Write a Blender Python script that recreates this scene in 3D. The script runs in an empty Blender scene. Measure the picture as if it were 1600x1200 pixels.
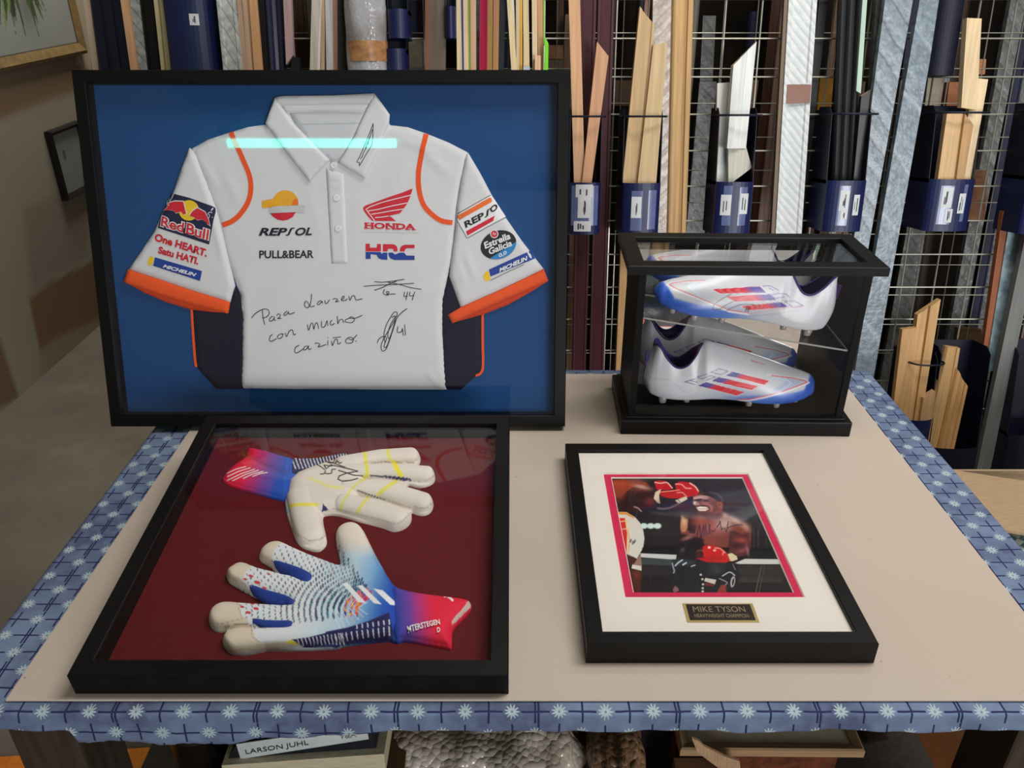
import bpy, bmesh, math, random
import numpy as np
from mathutils import Vector, Matrix, Euler, geometry

random.seed(7)
rng = np.random.default_rng(7)
sc = bpy.context.scene
col = sc.collection

# ------------------------------------------------------------------ camera
PITCH = math.radians(27.85)          # looking down at the work table
FPX = 1255.0                         # focal length in pixels of a 1600 x 1200 frame
CAM = np.array([0.0, 0.0, 1.62])
cd = bpy.data.cameras.new('camera')
cam = bpy.data.objects.new('camera', cd)
col.objects.link(cam)
cam.location = CAM
cam.rotation_euler = (math.pi / 2 - PITCH, 0, 0)
cd.sensor_width = 36.0
cd.lens = 36.0 * FPX / 1600.0
cd.clip_start = 0.02
sc.camera = cam

# ------------------------------------------------------------------ world and lamps
w = bpy.data.worlds.new('world')
sc.world = w
w.use_nodes = True
w.node_tree.nodes['Background'].inputs[0].default_value = (0.92, 0.96, 1.0, 1)
w.node_tree.nodes['Background'].inputs[1].default_value = 0.16


def area(name, loc, sx, sy, power, color=(1, 1, 1), rot=(0, 0, 0)):
    l = bpy.data.lights.new(name, 'AREA')
    l.shape = 'RECTANGLE'
    l.size, l.size_y = sx, sy
    l.energy = power
    l.color = color
    o = bpy.data.objects.new(name, l)
    col.objects.link(o)
    o.location = loc
    o.rotation_euler = rot
    return o


area('ceiling_light_above_table', (0.86, 0.95, 2.97), 1.5, 0.55, 25, (1.0, 0.97, 0.92))
area('ceiling_light_before_rack', (1.6, 1.75, 2.97), 1.9, 0.3, 10, (1.0, 0.97, 0.93))
area('front_fill_light', (2.85, -4.4, 1.5), 2.4, 1.9, 150, (0.97, 0.98, 1.0), (math.radians(90), 0, 0))  # unseen fill added behind the camera to brighten the upright shirt

area('left_wall_fill_light', (-1.5, 3.95, 2.96), 0.6, 1.1, 25, (1.0, 0.95, 0.86))  # added fill lamp, out of view, lifts the left wall and its picture

sc.view_settings.view_transform = 'Standard'
sc.view_settings.look = 'None'
sc.view_settings.gamma = 1.0
sc.view_settings.use_curve_mapping = False
sc.view_settings.exposure = 0.52

# ------------------------------------------------------------------ geometry helpers
FW = np.array([0, math.cos(PITCH), -math.sin(PITCH)])
UP = np.array([0, math.sin(PITCH), math.cos(PITCH)])
RT = np.array([1.0, 0, 0])


def ray(u, v):
    return RT * ((u - 800) / FPX) + UP * (-(v - 600) / FPX) + FW


def on_plane(u, v, p, n):
    d = ray(u, v)
    p = np.array(p, float)
    n = np.array(n, float)
    return CAM + d * (np.dot(p - CAM, n) / np.dot(d, n))


def onZ(u, v, z): return on_plane(u, v, (0, 0, z), (0, 0, 1))
def onY(u, v, y): return on_plane(u, v, (0, y, 0), (0, 1, 0))
def onX(u, v, x): return on_plane(u, v, (x, 0, 0), (1, 0, 0))


def project(P):
    d = np.asarray(P, float) - CAM
    z = d @ FW
    return 800 + FPX * (d @ RT) / z, 600 - FPX * (d @ UP) / z


def lin1(c):
    c = c / 255.0
    return c / 12.92 if c <= 0.04045 else ((c + 0.055) / 1.055) ** 2.4


def lin(c): return np.array([lin1(x) for x in c])


# ------------------------------------------------------------------ materials
class Ex:
    """arithmetic on shader sockets"""
    nt = None

    def __init__(s, k): s.k = k

    @staticmethod
    def op(name, a, b=None, c=None):
        n = Ex.nt.nodes.new('ShaderNodeMath')
        n.operation = name
        for i, x in enumerate((a, b, c)):
            if x is None: continue
            if isinstance(x, Ex): Ex.nt.links.new(x.k, n.inputs[i])
            else: n.inputs[i].default_value = x
        return Ex(n.outputs[0])

    def __add__(s, o): return Ex.op('ADD', s, o)
    __radd__ = __add__
    def __sub__(s, o): return Ex.op('SUBTRACT', s, o)
    def __rsub__(s, o): return Ex.op('SUBTRACT', o, s)
    def __mul__(s, o): return Ex.op('MULTIPLY', s, o)
    __rmul__ = __mul__
    def __truediv__(s, o): return Ex.op('DIVIDE', s, o)
    def lt(s, o): return Ex.op('LESS_THAN', s, o)
    def gt(s, o): return Ex.op('GREATER_THAN', s, o)
    def abs(s): return Ex.op('ABSOLUTE', s)
    def fract(s): return Ex.op('FRACT', s)
    def floor(s): return Ex.op('FLOOR', s)
    def mod(s, o): return Ex.op('FLOORED_MODULO', s, o)
    def sqrt(s): return Ex.op('SQRT', s)
    def cos(s): return Ex.op('COSINE', s)
    def sin(s): return Ex.op('SINE', s)
    def max(s, o): return Ex.op('MAXIMUM', s, o)
    def min(s, o): return Ex.op('MINIMUM', s, o)
    def sat(s): return Ex.op('MINIMUM', Ex.op('MAXIMUM', s, 0.0), 1.0)
    def pw(s, o): return Ex.op('POWER', s, o)


def base_mat(name, rough=0.6, spec=0.5, metal=0.0):
    m = bpy.data.materials.new(name)
    m.use_nodes = True
    b = m.node_tree.nodes['Principled BSDF']
    b.inputs['Roughness'].default_value = rough
    b.inputs['Metallic'].default_value = metal
    b.inputs['Specular IOR Level'].default_value = spec
    Ex.nt = m.node_tree
    return m, b


def coords(kind='Object'):
    n = Ex.nt.nodes.new('ShaderNodeTexCoord')
    s = Ex.nt.nodes.new('ShaderNodeSeparateXYZ')
    Ex.nt.links.new(n.outputs[kind], s.inputs[0])
    return Ex(s.outputs[0]), Ex(s.outputs[1]), Ex(s.outputs[2]), n.outputs[kind]


def noise(vec, scale, detail=3, rough=0.5, stretch=None):
    nt = Ex.nt
    if stretch:
        mp = nt.nodes.new('ShaderNodeMapping')
        mp.inputs['Scale'].default_value = stretch
        nt.links.new(vec, mp.inputs[0])
        vec = mp.outputs[0]
    n = nt.nodes.new('ShaderNodeTexNoise')
    n.inputs['Scale'].default_value = scale
    n.inputs['Detail'].default_value = detail
    n.inputs['Roughness'].default_value = rough
    nt.links.new(vec, n.inputs['Vector'])
    return Ex(n.outputs[0])


def mixc(f, a, b):
    """a, b: sRGB tuples or sockets"""
    n = Ex.nt.nodes.new('ShaderNodeMix')
    n.data_type = 'RGBA'
    if isinstance(f, Ex): Ex.nt.links.new(f.k, n.inputs[0])
    else: n.inputs[0].default_value = f
    for i, x in ((6, a), (7, b)):
        if isinstance(x, tuple): n.inputs[i].default_value = (*lin(x), 1)
        else: Ex.nt.links.new(x, n.inputs[i])
    return n.outputs[2]


def set_col(b, sock): Ex.nt.links.new(sock, b.inputs['Base Color'])


def bump(b, h, dist=0.001, strength=0.5):
    n = Ex.nt.nodes.new('ShaderNodeBump')
    n.inputs['Distance'].default_value = dist
    n.inputs['Strength'].default_value = strength
    Ex.nt.links.new(h.k, n.inputs['Height'])
    Ex.nt.links.new(n.outputs[0], b.inputs['Normal'])


_mc = {}


def plain(c, rough=0.6, spec=0.4, metal=0.0, vary=0.06, scale=30.0, stretch=None, bmp=0.0):
    """a slightly uneven procedural surface of one colour"""
    key = (tuple(c), rough, spec, metal, vary, scale, stretch, bmp)
    if key in _mc: return _mc[key]
    m, b = base_mat('surface_%d_%d_%d' % tuple(int(x) for x in c), rough, spec, metal)
    x, y, z, v = coords('Object')
    n = noise(v, scale, 4, 0.55, stretch)
    lo = tuple(max(0, q * (1 - vary)) for q in c)
    hi = tuple(min(255, q * (1 + vary)) for q in c)
    set_col(b, mixc(((n - 0.3) * 2.5).sat(), lo, hi))
    if bmp: bump(b, n, bmp, 0.6)
    _mc[key] = m
    return m


def wood(c, vary=0.07, axis=2):
    st = [7, 7, 7]
    st[axis] = 0.35
    return plain(c, 0.55, 0.3, 0, vary, 16.0, tuple(st))


def vcol_mat(name, rough=0.6, spec=0.4, bscale=0.0, bdist=0.0004):
    m, b = base_mat(name, rough, spec)
    a = m.node_tree.nodes.new('ShaderNodeVertexColor')
    a.layer_name = 'Col'
    set_col(b, a.outputs[0])
    if bscale:
        x, y, z, v = coords('Object')
        bump(b, noise(v, bscale, 3), bdist, 0.5)
    return m


def glass_mat(name, tint=(1, 1, 1), refl=1.0, ior=1.5):
    m = bpy.data.materials.new(name)
    m.use_nodes = True
    nt = m.node_tree
    nt.nodes.clear()
    o = nt.nodes.new('ShaderNodeOutputMaterial')
    t = nt.nodes.new('ShaderNodeBsdfTransparent')
    t.inputs[0].default_value = (*tint, 1)
    g = nt.nodes.new('ShaderNodeBsdfGlossy')
    g.inputs['Roughness'].default_value = 0.02
    f = nt.nodes.new('ShaderNodeFresnel')
    gm = nt.nodes.new('ShaderNodeNewGeometry')
    io = nt.nodes.new('ShaderNodeMix')
    io.inputs[2].default_value = ior
    io.inputs[3].default_value = 1.0 / ior
    nt.links.new(gm.outputs['Backfacing'], io.inputs[0])
    nt.links.new(io.outputs[0], f.inputs[0])
    ml = nt.nodes.new('ShaderNodeMath')
    ml.operation = 'MULTIPLY'
    ml.inputs[1].default_value = refl
    x = nt.nodes.new('ShaderNodeMixShader')
    nt.links.new(f.outputs[0], ml.inputs[0])
    nt.links.new(ml.outputs[0], x.inputs[0])
    nt.links.new(t.outputs[0], x.inputs[1])
    nt.links.new(g.outputs[0], x.inputs[2])
    nt.links.new(x.outputs[0], o.inputs[0])
    return m


def emit_mat(name, c, s):
    m, b = base_mat(name)
    b.inputs['Base Color'].default_value = (*c, 1)
    b.inputs['Emission Color'].default_value = (*c, 1)
    b.inputs['Emission Strength'].default_value = s
    return m


# ------------------------------------------------------------------ mesh builder
class MB:
    def __init__(s):
        s.v, s.f, s.m, s.mats, s.c, s.uv = [], [], [], [], None, None

    def mi(s, m):
        if m not in s.mats: s.mats.append(m)
        return s.mats.index(m)

    def add(s, verts, faces, m):
        k = len(s.v)
        i = s.mi(m)
        s.v.extend([tuple(map(float, p)) for p in verts])
        s.f.extend([tuple(int(q) + k for q in f) for f in faces])
        s.m.extend([i] * len(faces))
        return s

    def box(s, a, b, m, M=None, bev=0.0):
        x0, y0, z0 = a
        x1, y1, z1 = b
        if bev <= 0:
            vs = [(x, y, z) for z in (z0, z1) for x, y in ((x0, y0), (x1, y0), (x1, y1), (x0, y1))]
            fs = [(3, 2, 1, 0), (4, 5, 6, 7), (0, 1, 5, 4), (1, 2, 6, 5), (2, 3, 7, 6), (3, 0, 4, 7)]
        else:
            bm = bmesh.new()
            bmesh.ops.create_cube(bm, size=1)
            bmesh.ops.scale(bm, vec=(x1 - x0, y1 - y0, z1 - z0), verts=bm.verts)
            bmesh.ops.translate(bm, vec=((x0 + x1) / 2, (y0 + y1) / 2, (z0 + z1) / 2), verts=bm.verts)
            bmesh.ops.bevel(bm, geom=list(bm.edges), offset=bev, segments=2, affect='EDGES', profile=0.6)
            bm.verts.index_update()
            vs = [tuple(q.co) for q in bm.verts]
            fs = [tuple(q.index for q in f.verts) for f in bm.faces]
            bm.free()
        if M is not None: vs = [tuple(M @ Vector(p)) for p in vs]
        return s.add(vs, fs, m)

    def prism(s, poly, h0, h1, m, fn=lambda a, b, h: (a, b, h)):
        """polygon (a, b) extruded from h0 to h1"""
        n = len(poly)
        vs = [fn(a, b, h0) for a, b in poly] + [fn(a, b, h1) for a, b in poly]
        fs = [tuple(range(n - 1, -1, -1)), tuple(range(n, 2 * n))]
        fs += [(i, (i + 1) % n, (i + 1) % n + n, i + n) for i in range(n)]
        return s.add(vs, fs, m)

    def tube(s, path, r, m, n=8, closed=False, caps=True):
        P = [Vector(p) for p in path]
        k = len(P)
        rad = r if isinstance(r, (list, tuple)) else [r] * k
        vs, fs = [], []
        up = None
        for i in range(k):
            if closed: t = P[(i + 1) % k] - P[i - 1]
            else: t = P[min(i + 1, k - 1)] - P[max(i - 1, 0)]
            t.normalize()
            if up is None: up = t.orthogonal().normalized()
            up = (up - t * up.dot(t)).normalized()
            q = t.cross(up)
            for j in range(n):
                a = 2 * math.pi * j / n
                vs.append(P[i] + (up * math.cos(a) + q * math.sin(a)) * rad[i])
        for i in range(k if closed else k - 1):
            for j in range(n):
                a, b = i * n + j, i * n + (j + 1) % n
                c, d = ((i + 1) % k) * n + (j + 1) % n, ((i + 1) % k) * n + j
                fs.append((a, b, c, d))
        if caps and not closed:
            fs.append(tuple(range(n - 1, -1, -1)))
            fs.append(tuple(range((k - 1) * n, k * n)))
        return s.add(vs, fs, m)

    def lathe(s, prof, m, n=24, M=None):
        vs, fs = [], []
        for r, z in prof:
            for j in range(n):
                a = 2 * math.pi * j / n
                p = Vector((r * math.cos(a), r * math.sin(a), z))
                vs.append(M @ p if M is not None else p)
        for i in range(len(prof) - 1):
            for j in range(n):
                fs.append((i * n + j, i * n + (j + 1) % n, (i + 1) * n + (j + 1) % n, (i + 1) * n + j))
        fs.append(tuple(range(n - 1, -1, -1)))
        fs.append(tuple(range((len(prof) - 1) * n, len(prof) * n)))
        return s.add(vs, fs, m)

    def ring(s, w, h, prof, m):
        """mitred rectangular frame; prof = closed loop of (inset, height)"""
        n = len(prof)
        vs, fs = [], []
        for i, c in prof:
            vs += [(i, i, c), (w - i, i, c), (w - i, h - i, c), (i, h - i, c)]
        for k in range(n):
            q = (k + 1) % n
            for j in range(4):
                fs.append((k * 4 + j, k * 4 + (j + 1) % 4, q * 4 + (j + 1) % 4, q * 4 + j))
        return s.add(vs, fs, m)

    def build(s, name, parent=None, smooth=False, loc=None):
        me = bpy.data.meshes.new(name)
        me.from_pydata(s.v, [], s.f)
        for m in s.mats: me.materials.append(m)
        me.polygons.foreach_set('material_index', s.m)
        if smooth: me.polygons.foreach_set('use_smooth', [True] * len(s.f))
        if s.c is not None:
            at = me.color_attributes.new('Col', 'FLOAT_COLOR', 'POINT')
            arr = np.ones((len(s.v), 4), np.float32)
            arr[:len(s.c), :3] = s.c
            at.data.foreach_set('color', arr.ravel())
        if s.uv is not None:
            ul = me.uv_layers.new(name='UVMap')
            vi = np.empty(len(me.loops), np.int32)
            me.loops.foreach_get('vertex_index', vi)
            ul.data.foreach_set('uv', np.asarray(s.uv, np.float32)[vi].ravel())
        me.update()
        bm = bmesh.new()
        bm.from_mesh(me)
        bmesh.ops.recalc_face_normals(bm, faces=bm.faces)
        bm.to_mesh(me)
        bm.free()
        o = bpy.data.objects.new(name, me)
        col.objects.link(o)
        if parent is not None: o.parent = parent
        if loc is not None: o.location = loc
        return o


def tag(o, label, cat, group=None, kind=None):
    if label: o['label'] = label
    if cat: o['category'] = cat
    if group: o['group'] = group
    if kind: o['kind'] = kind
    elif label: o['kind'] = 'thing'
    return o


def thing(name, label, cat, M=None, group=None):
    o = bpy.data.objects.new(name, None)
    o.empty_display_size = 0.05
    col.objects.link(o)
    if M is not None: o.matrix_world = M
    return tag(o, label, cat, group)


def struct(name, mb):
    o = mb.build(name)
    o['kind'] = 'structure'
    return o


# ------------------------------------------------------------------ local sheets: pixels to a plane's own coordinates
class Sheet:
    """a plane with local axes a (right), b (up / away) and c (out towards the viewer)"""

    def __init__(s, M):
        s.M = M
        A = np.array(M)
        s.o, s.ea, s.eb, s.ec = A[:3, 3], A[:3, 0], A[:3, 1], A[:3, 2]

    def P(s, u, v, c=0.0):
        p = on_plane(u, v, s.o + s.ec * c, s.ec) - s.o
        return (float(p @ s.ea), float(p @ s.eb))

    def pts(s, px, c=0.0, T=None):
        if T: px = [(T[0] + x / T[2], T[1] + y / T[2]) for x, y in px]
        return [s.P(u, v, c) for u, v in px]

    def uv(s, A, B, c=0.0):
        W = s.o[None] + np.outer(A, s.ea) + np.outer(B, s.eb) + (np.outer(np.broadcast_to(c, A.shape), s.ec))
        return project(W)


def inpoly(X, Y, poly):
    r = np.zeros(X.shape, bool)
    n = len(poly)
    for i in range(n):
        x0, y0 = poly[i]
        x1, y1 = poly[(i + 1) % n]
        if y0 == y1: continue
        c = ((y0 > Y) != (y1 > Y)) & (X < (x1 - x0) * (Y - y0) / (y1 - y0) + x0)
        r ^= c
    return r


def segdist(X, Y, pts, closed=True):
    d = np.full(X.shape, 1e9)
    n = len(pts)
    for i in range(n if closed else n - 1):
        x0, y0 = pts[i]
        x1, y1 = pts[(i + 1) % n]
        dx, dy = x1 - x0, y1 - y0
        L = dx * dx + dy * dy + 1e-18
        t = np.clip(((X - x0) * dx + (Y - y0) * dy) / L, 0, 1)
        d = np.minimum(d, (X - x0 - t * dx) ** 2 + (Y - y0 - t * dy) ** 2)
    return np.sqrt(d)


def smooth_poly(pts, it=1, keep=None):
    """corner cutting (Chaikin) of a closed outline"""
    for _ in range(it):
        out = []
        n = len(pts)
        for i in range(n):
            a, b = pts[i], pts[(i + 1) % n]
            out += [(a[0] * .75 + b[0] * .25, a[1] * .75 + b[1] * .25), (a[0] * .25 + b[0] * .75, a[1] * .25 + b[1] * .75)]
        pts = out
    return pts


def dense(pts, step, closed=True):
    out = []
    n = len(pts)
    for i in range(n if closed else n - 1):
        a, b = pts[i], pts[(i + 1) % n]
        k = max(1, int(math.ceil(math.hypot(b[0] - a[0], b[1] - a[1]) / step)))
        out += [(a[0] + (b[0] - a[0]) * j / k, a[1] + (b[1] - a[1]) * j / k) for j in range(k)]
    if not closed: out.append(pts[-1])
    return out


def tri(outline, step):
    """fill a closed outline with triangles about `step` across -> points, faces, boundary count"""
    ol = dense(outline, step)
    A = np.array(ol)
    x0, y0 = A.min(0)
    x1, y1 = A.max(0)
    gx = np.arange(x0, x1 + step, step)
    gy = np.arange(y0, y1 + step, step * 0.866)
    X, Y = np.meshgrid(gx, gy)
    X = X + (np.arange(len(gy)) % 2)[:, None] * step * 0.5
    X, Y = X.ravel(), Y.ravel()
    k = inpoly(X, Y, ol)
    X, Y = X[k], Y[k]
    if len(X):
        k = segdist(X, Y, ol) > step * 0.5
        X, Y = X[k], Y[k]
    n = len(ol)
    pts = [Vector(p) for p in ol] + [Vector((a, b)) for a, b in zip(X, Y)]
    r = geometry.delaunay_2d_cdt(pts, [(i, (i + 1) % n) for i in range(n)], [], 1, 1e-7)
    V = np.array([tuple(p) for p in r[0]])
    F = [tuple(f) for f in r[2]]
    if F:
        cx = np.array([V[list(f)].mean(0) for f in F])
        ok = inpoly(cx[:, 0], cx[:, 1], ol)
        F = [f for f, q in zip(F, ok) if q]
    return V, F


def padded(mb, outline, H, step, m, base=0.0, floor=None):
    """a padded sheet: top surface base + H(x, y), skirt down to `floor`"""
    V, F = tri(outline, step)
    z = base + H(V[:, 0], V[:, 1])
    n = len(V)
    k0 = len(mb.v)
    mb.add(np.column_stack([V, z]), F, m)
    fl = base if floor is None else floor
    cnt = {}
    for f in F:
        for a, b in ((f[0], f[1]), (f[1], f[2]), (f[2], f[0])):
            e = (min(a, b), max(a, b))
            cnt[e] = cnt.get(e, 0) + 1
    be = [e for e, q in cnt.items() if q == 1]
    bv = sorted({q for e in be for q in e})
    ix = {q: i for i, q in enumerate(bv)}
    k1 = len(mb.v)
    mb.v.extend([(float(V[q, 0]), float(V[q, 1]), float(fl)) for q in bv])
    i = mb.mi(m)
    for a, b in be:
        mb.f.append((k0 + a, k0 + b, k1 + ix[b], k1 + ix[a]))
        mb.m.append(i)
    return V, k0, n, [k1, bv]


def drape(mb, outline, H, m, off=0.0006, step=0.006):
    V, F = tri(outline, step)
    if not F: return
    mb.add(np.column_stack([V, H(V[:, 0], V[:, 1]) + off]), F, m)


def ribbon(pts, wid):
    """quads along a polyline"""
    P = [Vector(p) for p in pts]
    vs, fs = [], []
    n = len(P)
    for i in range(n):
        t = P[min(i + 1, n - 1)] - P[max(i - 1, 0)]
        if t.length < 1e-9: t = Vector((1, 0))
        t.normalize()
        q = Vector((-t.y, t.x)) * (wid[i] if isinstance(wid, (list, tuple)) else wid) * 0.5
        vs += [P[i] + q, P[i] - q]
    for i in range(n - 1): fs.append((2 * i, 2 * i + 1, 2 * i + 3, 2 * i + 2))
    return np.array([tuple(v) for v in vs]), fs


def spline(pts, k=6):
    """Catmull-Rom through the points"""
    out = []
    n = len(pts)
    for i in range(n - 1):
        p0, p1, p2, p3 = (np.array(pts[max(0, i - 1)]), np.array(pts[i]), np.array(pts[i + 1]), np.array(pts[min(n - 1, i + 2)]))
        for j in range(k):
            t = j / k
            out.append(tuple(0.5 * (2 * p1 + (p2 - p0) * t + (2 * p0 - 5 * p1 + 4 * p2 - p3) * t * t + (3 * p1 - p0 - 3 * p2 + p3) * t ** 3)))
    out.append(tuple(pts[-1]))
    return out


def stroke(mb, pts, wid, H, m, off=0.0007, k=6, sp=True):
    if sp and len(pts) > 2: pts = spline(pts, k)
    pts = dense(pts, 0.004, False)
    V, F = ribbon(pts, wid)
    mb.add(np.column_stack([V, H(V[:, 0], V[:, 1]) + off]), F, m)


def text_mesh(s, bold=0.0, shear=0.0):
    c = bpy.data.curves.new('lettering', 'FONT')
    c.body = s
    c.offset = bold
    c.shear = shear
    c.resolution_u = 3
    o = bpy.data.objects.new('lettering', c)
    me = o.to_mesh()
    V = np.array([tuple(v.co) for v in me.vertices])
    F = [tuple(p.vertices) for p in me.polygons]
    o.to_mesh_clear()
    bpy.data.objects.remove(o)
    bpy.data.curves.remove(c)
    return V, F


def text_on(mb, s, bl, br, tl, H, m, off=0.0008, bold=0.02, shear=0.0, caps_h=None):
    """lettering fitted into the parallelogram bl, br, tl (local coordinates)"""
    V, F = text_mesh(s, bold, shear)
    x0, x1 = V[:, 0].min(), V[:, 0].max()
    y0, y1 = (V[:, 1].min(), V[:, 1].max()) if caps_h is None else caps_h
    a = (V[:, 0] - x0) / (x1 - x0)
    b = (V[:, 1] - y0) / (y1 - y0)
    bl, br, tl = np.array(bl), np.array(br), np.array(tl)
    Q = bl + np.outer(a, br - bl) + np.outer(b, tl - bl)
    mb.add(np.column_stack([Q, H(Q[:, 0], Q[:, 1]) + off]), F, m)


class Paint:
    """colours a thing's own surface pattern, evaluated at its vertices (U, V in pattern units)"""

    def __init__(s, U, V, base):
        s.U, s.V = np.asarray(U, float), np.asarray(V, float)
        s.C = np.tile(lin(base), (len(s.U), 1))
        s.T = (0, 0, 1)

    def X(s, pts):
        ox, oy, k = s.T
        return [(ox + x / k, oy + y / k) for x, y in pts]

    def put(s, a, c):
        a = np.clip(np.asarray(a, float), 0, 1)[:, None]
        s.C = s.C * (1 - a) + lin(c) * a
        return s

    def poly(s, pts, c, a=1.0, soft=0.0, sm=0):
        pts = s.X(pts)
        if sm: pts = smooth_poly(pts, sm)
        k = inpoly(s.U, s.V, pts)
        if soft:
            d = segdist(s.U, s.V, pts)
            f = np.clip(0.5 + np.where(k, d, -d) / (2 * soft), 0, 1)
            return s.put(f * a, c)
        return s.put(k * a, c)

    def line(s, pts, wd, c, a=1.0, sp=False, soft=0.35):
        pts = s.X(pts)
        if sp: pts = spline(pts, 5)
        d = segdist(s.U, s.V, pts, False)
        return s.put(np.clip((wd / 2 - d) / soft + 0.5, 0, 1) * a, c)

    def ell(s, cx, cy, rx, ry, c, a=1.0, soft=0.15, rot=0.0):
        (cx, cy), = s.X([(cx, cy)])
        rx, ry = rx / s.T[2], ry / s.T[2]
        x, y = s.U - cx, s.V - cy
        r = math.radians(rot)
        X, Y = x * math.cos(r) + y * math.sin(r), -x * math.sin(r) + y * math.cos(r)
        q = np.sqrt((X / rx) ** 2 + (Y / ry) ** 2)
        return s.put(np.clip((1 - q) / soft + 0.5, 0, 1) * a, c)

    def blob(s, cx, cy, rx, ry, c, a=1.0, rot=0.0):
        (cx, cy), = s.X([(cx, cy)])
        rx, ry = rx / s.T[2], ry / s.T[2]
        x, y = s.U - cx, s.V - cy
        r = math.radians(rot)
        X, Y = x * math.cos(r) + y * math.sin(r), -x * math.sin(r) + y * math.cos(r)
        return s.put(np.exp(-((X / rx) ** 2 + (Y / ry) ** 2)) * a, c)


def flat(z=0.0): return lambda x, y: np.full(np.shape(x), z)


def catmull(xs, ys):
    """smooth interpolation function through samples"""
    xs, ys = np.array(xs, float), np.array(ys, float)
    m = np.gradient(ys, xs)

    def f(x):
        x = np.clip(x, xs[0], xs[-1])
        i = np.clip(np.searchsorted(xs, x, side='right') - 1, 0, len(xs) - 2)
        h = xs[i + 1] - xs[i]
        t = (x - xs[i]) / h
        return ((2 * t ** 3 - 3 * t ** 2 + 1) * ys[i] + (t ** 3 - 2 * t ** 2 + t) * h * m[i] + (-2 * t ** 3 + 3 * t ** 2) * ys[i + 1] + (t ** 3 - t ** 2) * h * m[i + 1])
    return f

# ================================================================== the room
TOP = 0.90                                    # height of the work surface
WX, WY = -2.065, 4.6                          # left wall, back wall

m, b = base_mat('concrete', 0.75, 0.3)
x, y, z, v = coords('Object')
n1, n2 = noise(v, 1.3, 5, 0.6), noise(v, 14, 6, 0.65)
c1 = mixc(((n1 - 0.35) * 3).sat(), (104, 96, 86), (138, 130, 118))
set_col(b, mixc(((n2 - 0.45) * 3).sat(), c1, (118, 106, 94)))
bump(b, n2, 0.002, 0.3)
M_CONC = m
mb = MB()
mb.box((-2.3, -4.5, -0.1), (4.2, 4.8, 0.0), M_CONC)
struct('floor', mb)

m, b = base_mat('ceiling_paint', 0.9, 0.2)
x, y, z, v = coords('Object')
set_col(b, mixc(noise(v, 3), (150, 148, 142), (170, 168, 162)))
mb = MB()
mb.box((-2.3, -4.5, 3.0), (4.2, 4.8, 3.1), m)
struct('ceiling', mb)

m, b = base_mat('back_wall_paint', 0.9, 0.2)
x, y, z, v = coords('Object')
set_col(b, mixc(noise(v, 3), (96, 88, 78), (124, 116, 104)))
mb = MB()
mb.box((-2.3, WY, 0), (4.2, WY + 0.1, 3.0), m)
struct('wall_back', mb)
mb = MB()
mb.box((4.1, -4.5, 0), (4.2, WY, 3.0), m)
struct('wall_right', mb)

# left wall, patchily painted in greys and browns
mb = MB()
ny, nz = 300, 150
yy = np.concatenate([[-4.5], np.linspace(2.4, WY, ny)])
zz = np.linspace(0, 3.0, nz)
A, B = np.meshgrid(yy, zz, indexing='ij')
U, V = project(np.column_stack([np.full(A.size, WX), np.maximum(A.ravel(), 2.4), B.ravel()]))
p = Paint(U, V, (150, 142, 126))
p.poly([(-400, 150), (0, 114), (119, 92), (160, 84), (160, 130), (115, 143), (0, 186), (-400, 300)], (128, 104, 82), 1, 6)
p.poly([(-400, -100), (100, -300), (106, 0), (112, 60), (114, 110), (0, 150), (-400, 260)], (138, 122, 104), 0.6, 8)
p.poly([(104, -200), (160, -200), (160, 120), (120, 100)], (170, 158, 136), 1, 3)
p.poly([(132, -200), (160, -200), (160, 130), (144, 112)], (126, 92, 66), 1, 1.5)
p.poly([(45, 466), (80, 440), (200, 380), (200, 520), (150, 516), (62, 548)], (120, 94, 70), 1, 2.5)
p.poly([(62, 548), (95, 524), (160, 496), (160, 560), (62, 585)], (140, 126, 110), 1, 3)
p.poly([(-200, 400), (0, 530), (30, 621), (-200, 760)], (116, 94, 72), 1, 4)
p.poly([(36, 330), (90, 300), (140, 270), (140, 400), (50, 455)], (128, 114, 100), 0.6, 6)
p.poly([(13, 462), (17, 460), (20, 464), (16, 466)], (30, 26, 22))
mb.add(np.column_stack([np.full(A.size, WX), A.ravel(), B.ravel()]),
       [(i * nz + j, (i + 1) * nz + j, (i + 1) * nz + j + 1, i * nz + j + 1) for i in range(ny) for j in range(nz - 1)],
       vcol_mat('left_wall_paint', 0.85, 0.2, 20, 0.002))
k = len(mb.v)
mb.c = np.tile(lin((150, 142, 126)), (k + 8, 1))
mb.c[:k] = p.C
mb.box((WX - 0.1, -4.5, 0), (WX - 0.005, WY, 3.0), mb.mats[0])
struct('wall_left', mb)


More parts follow.
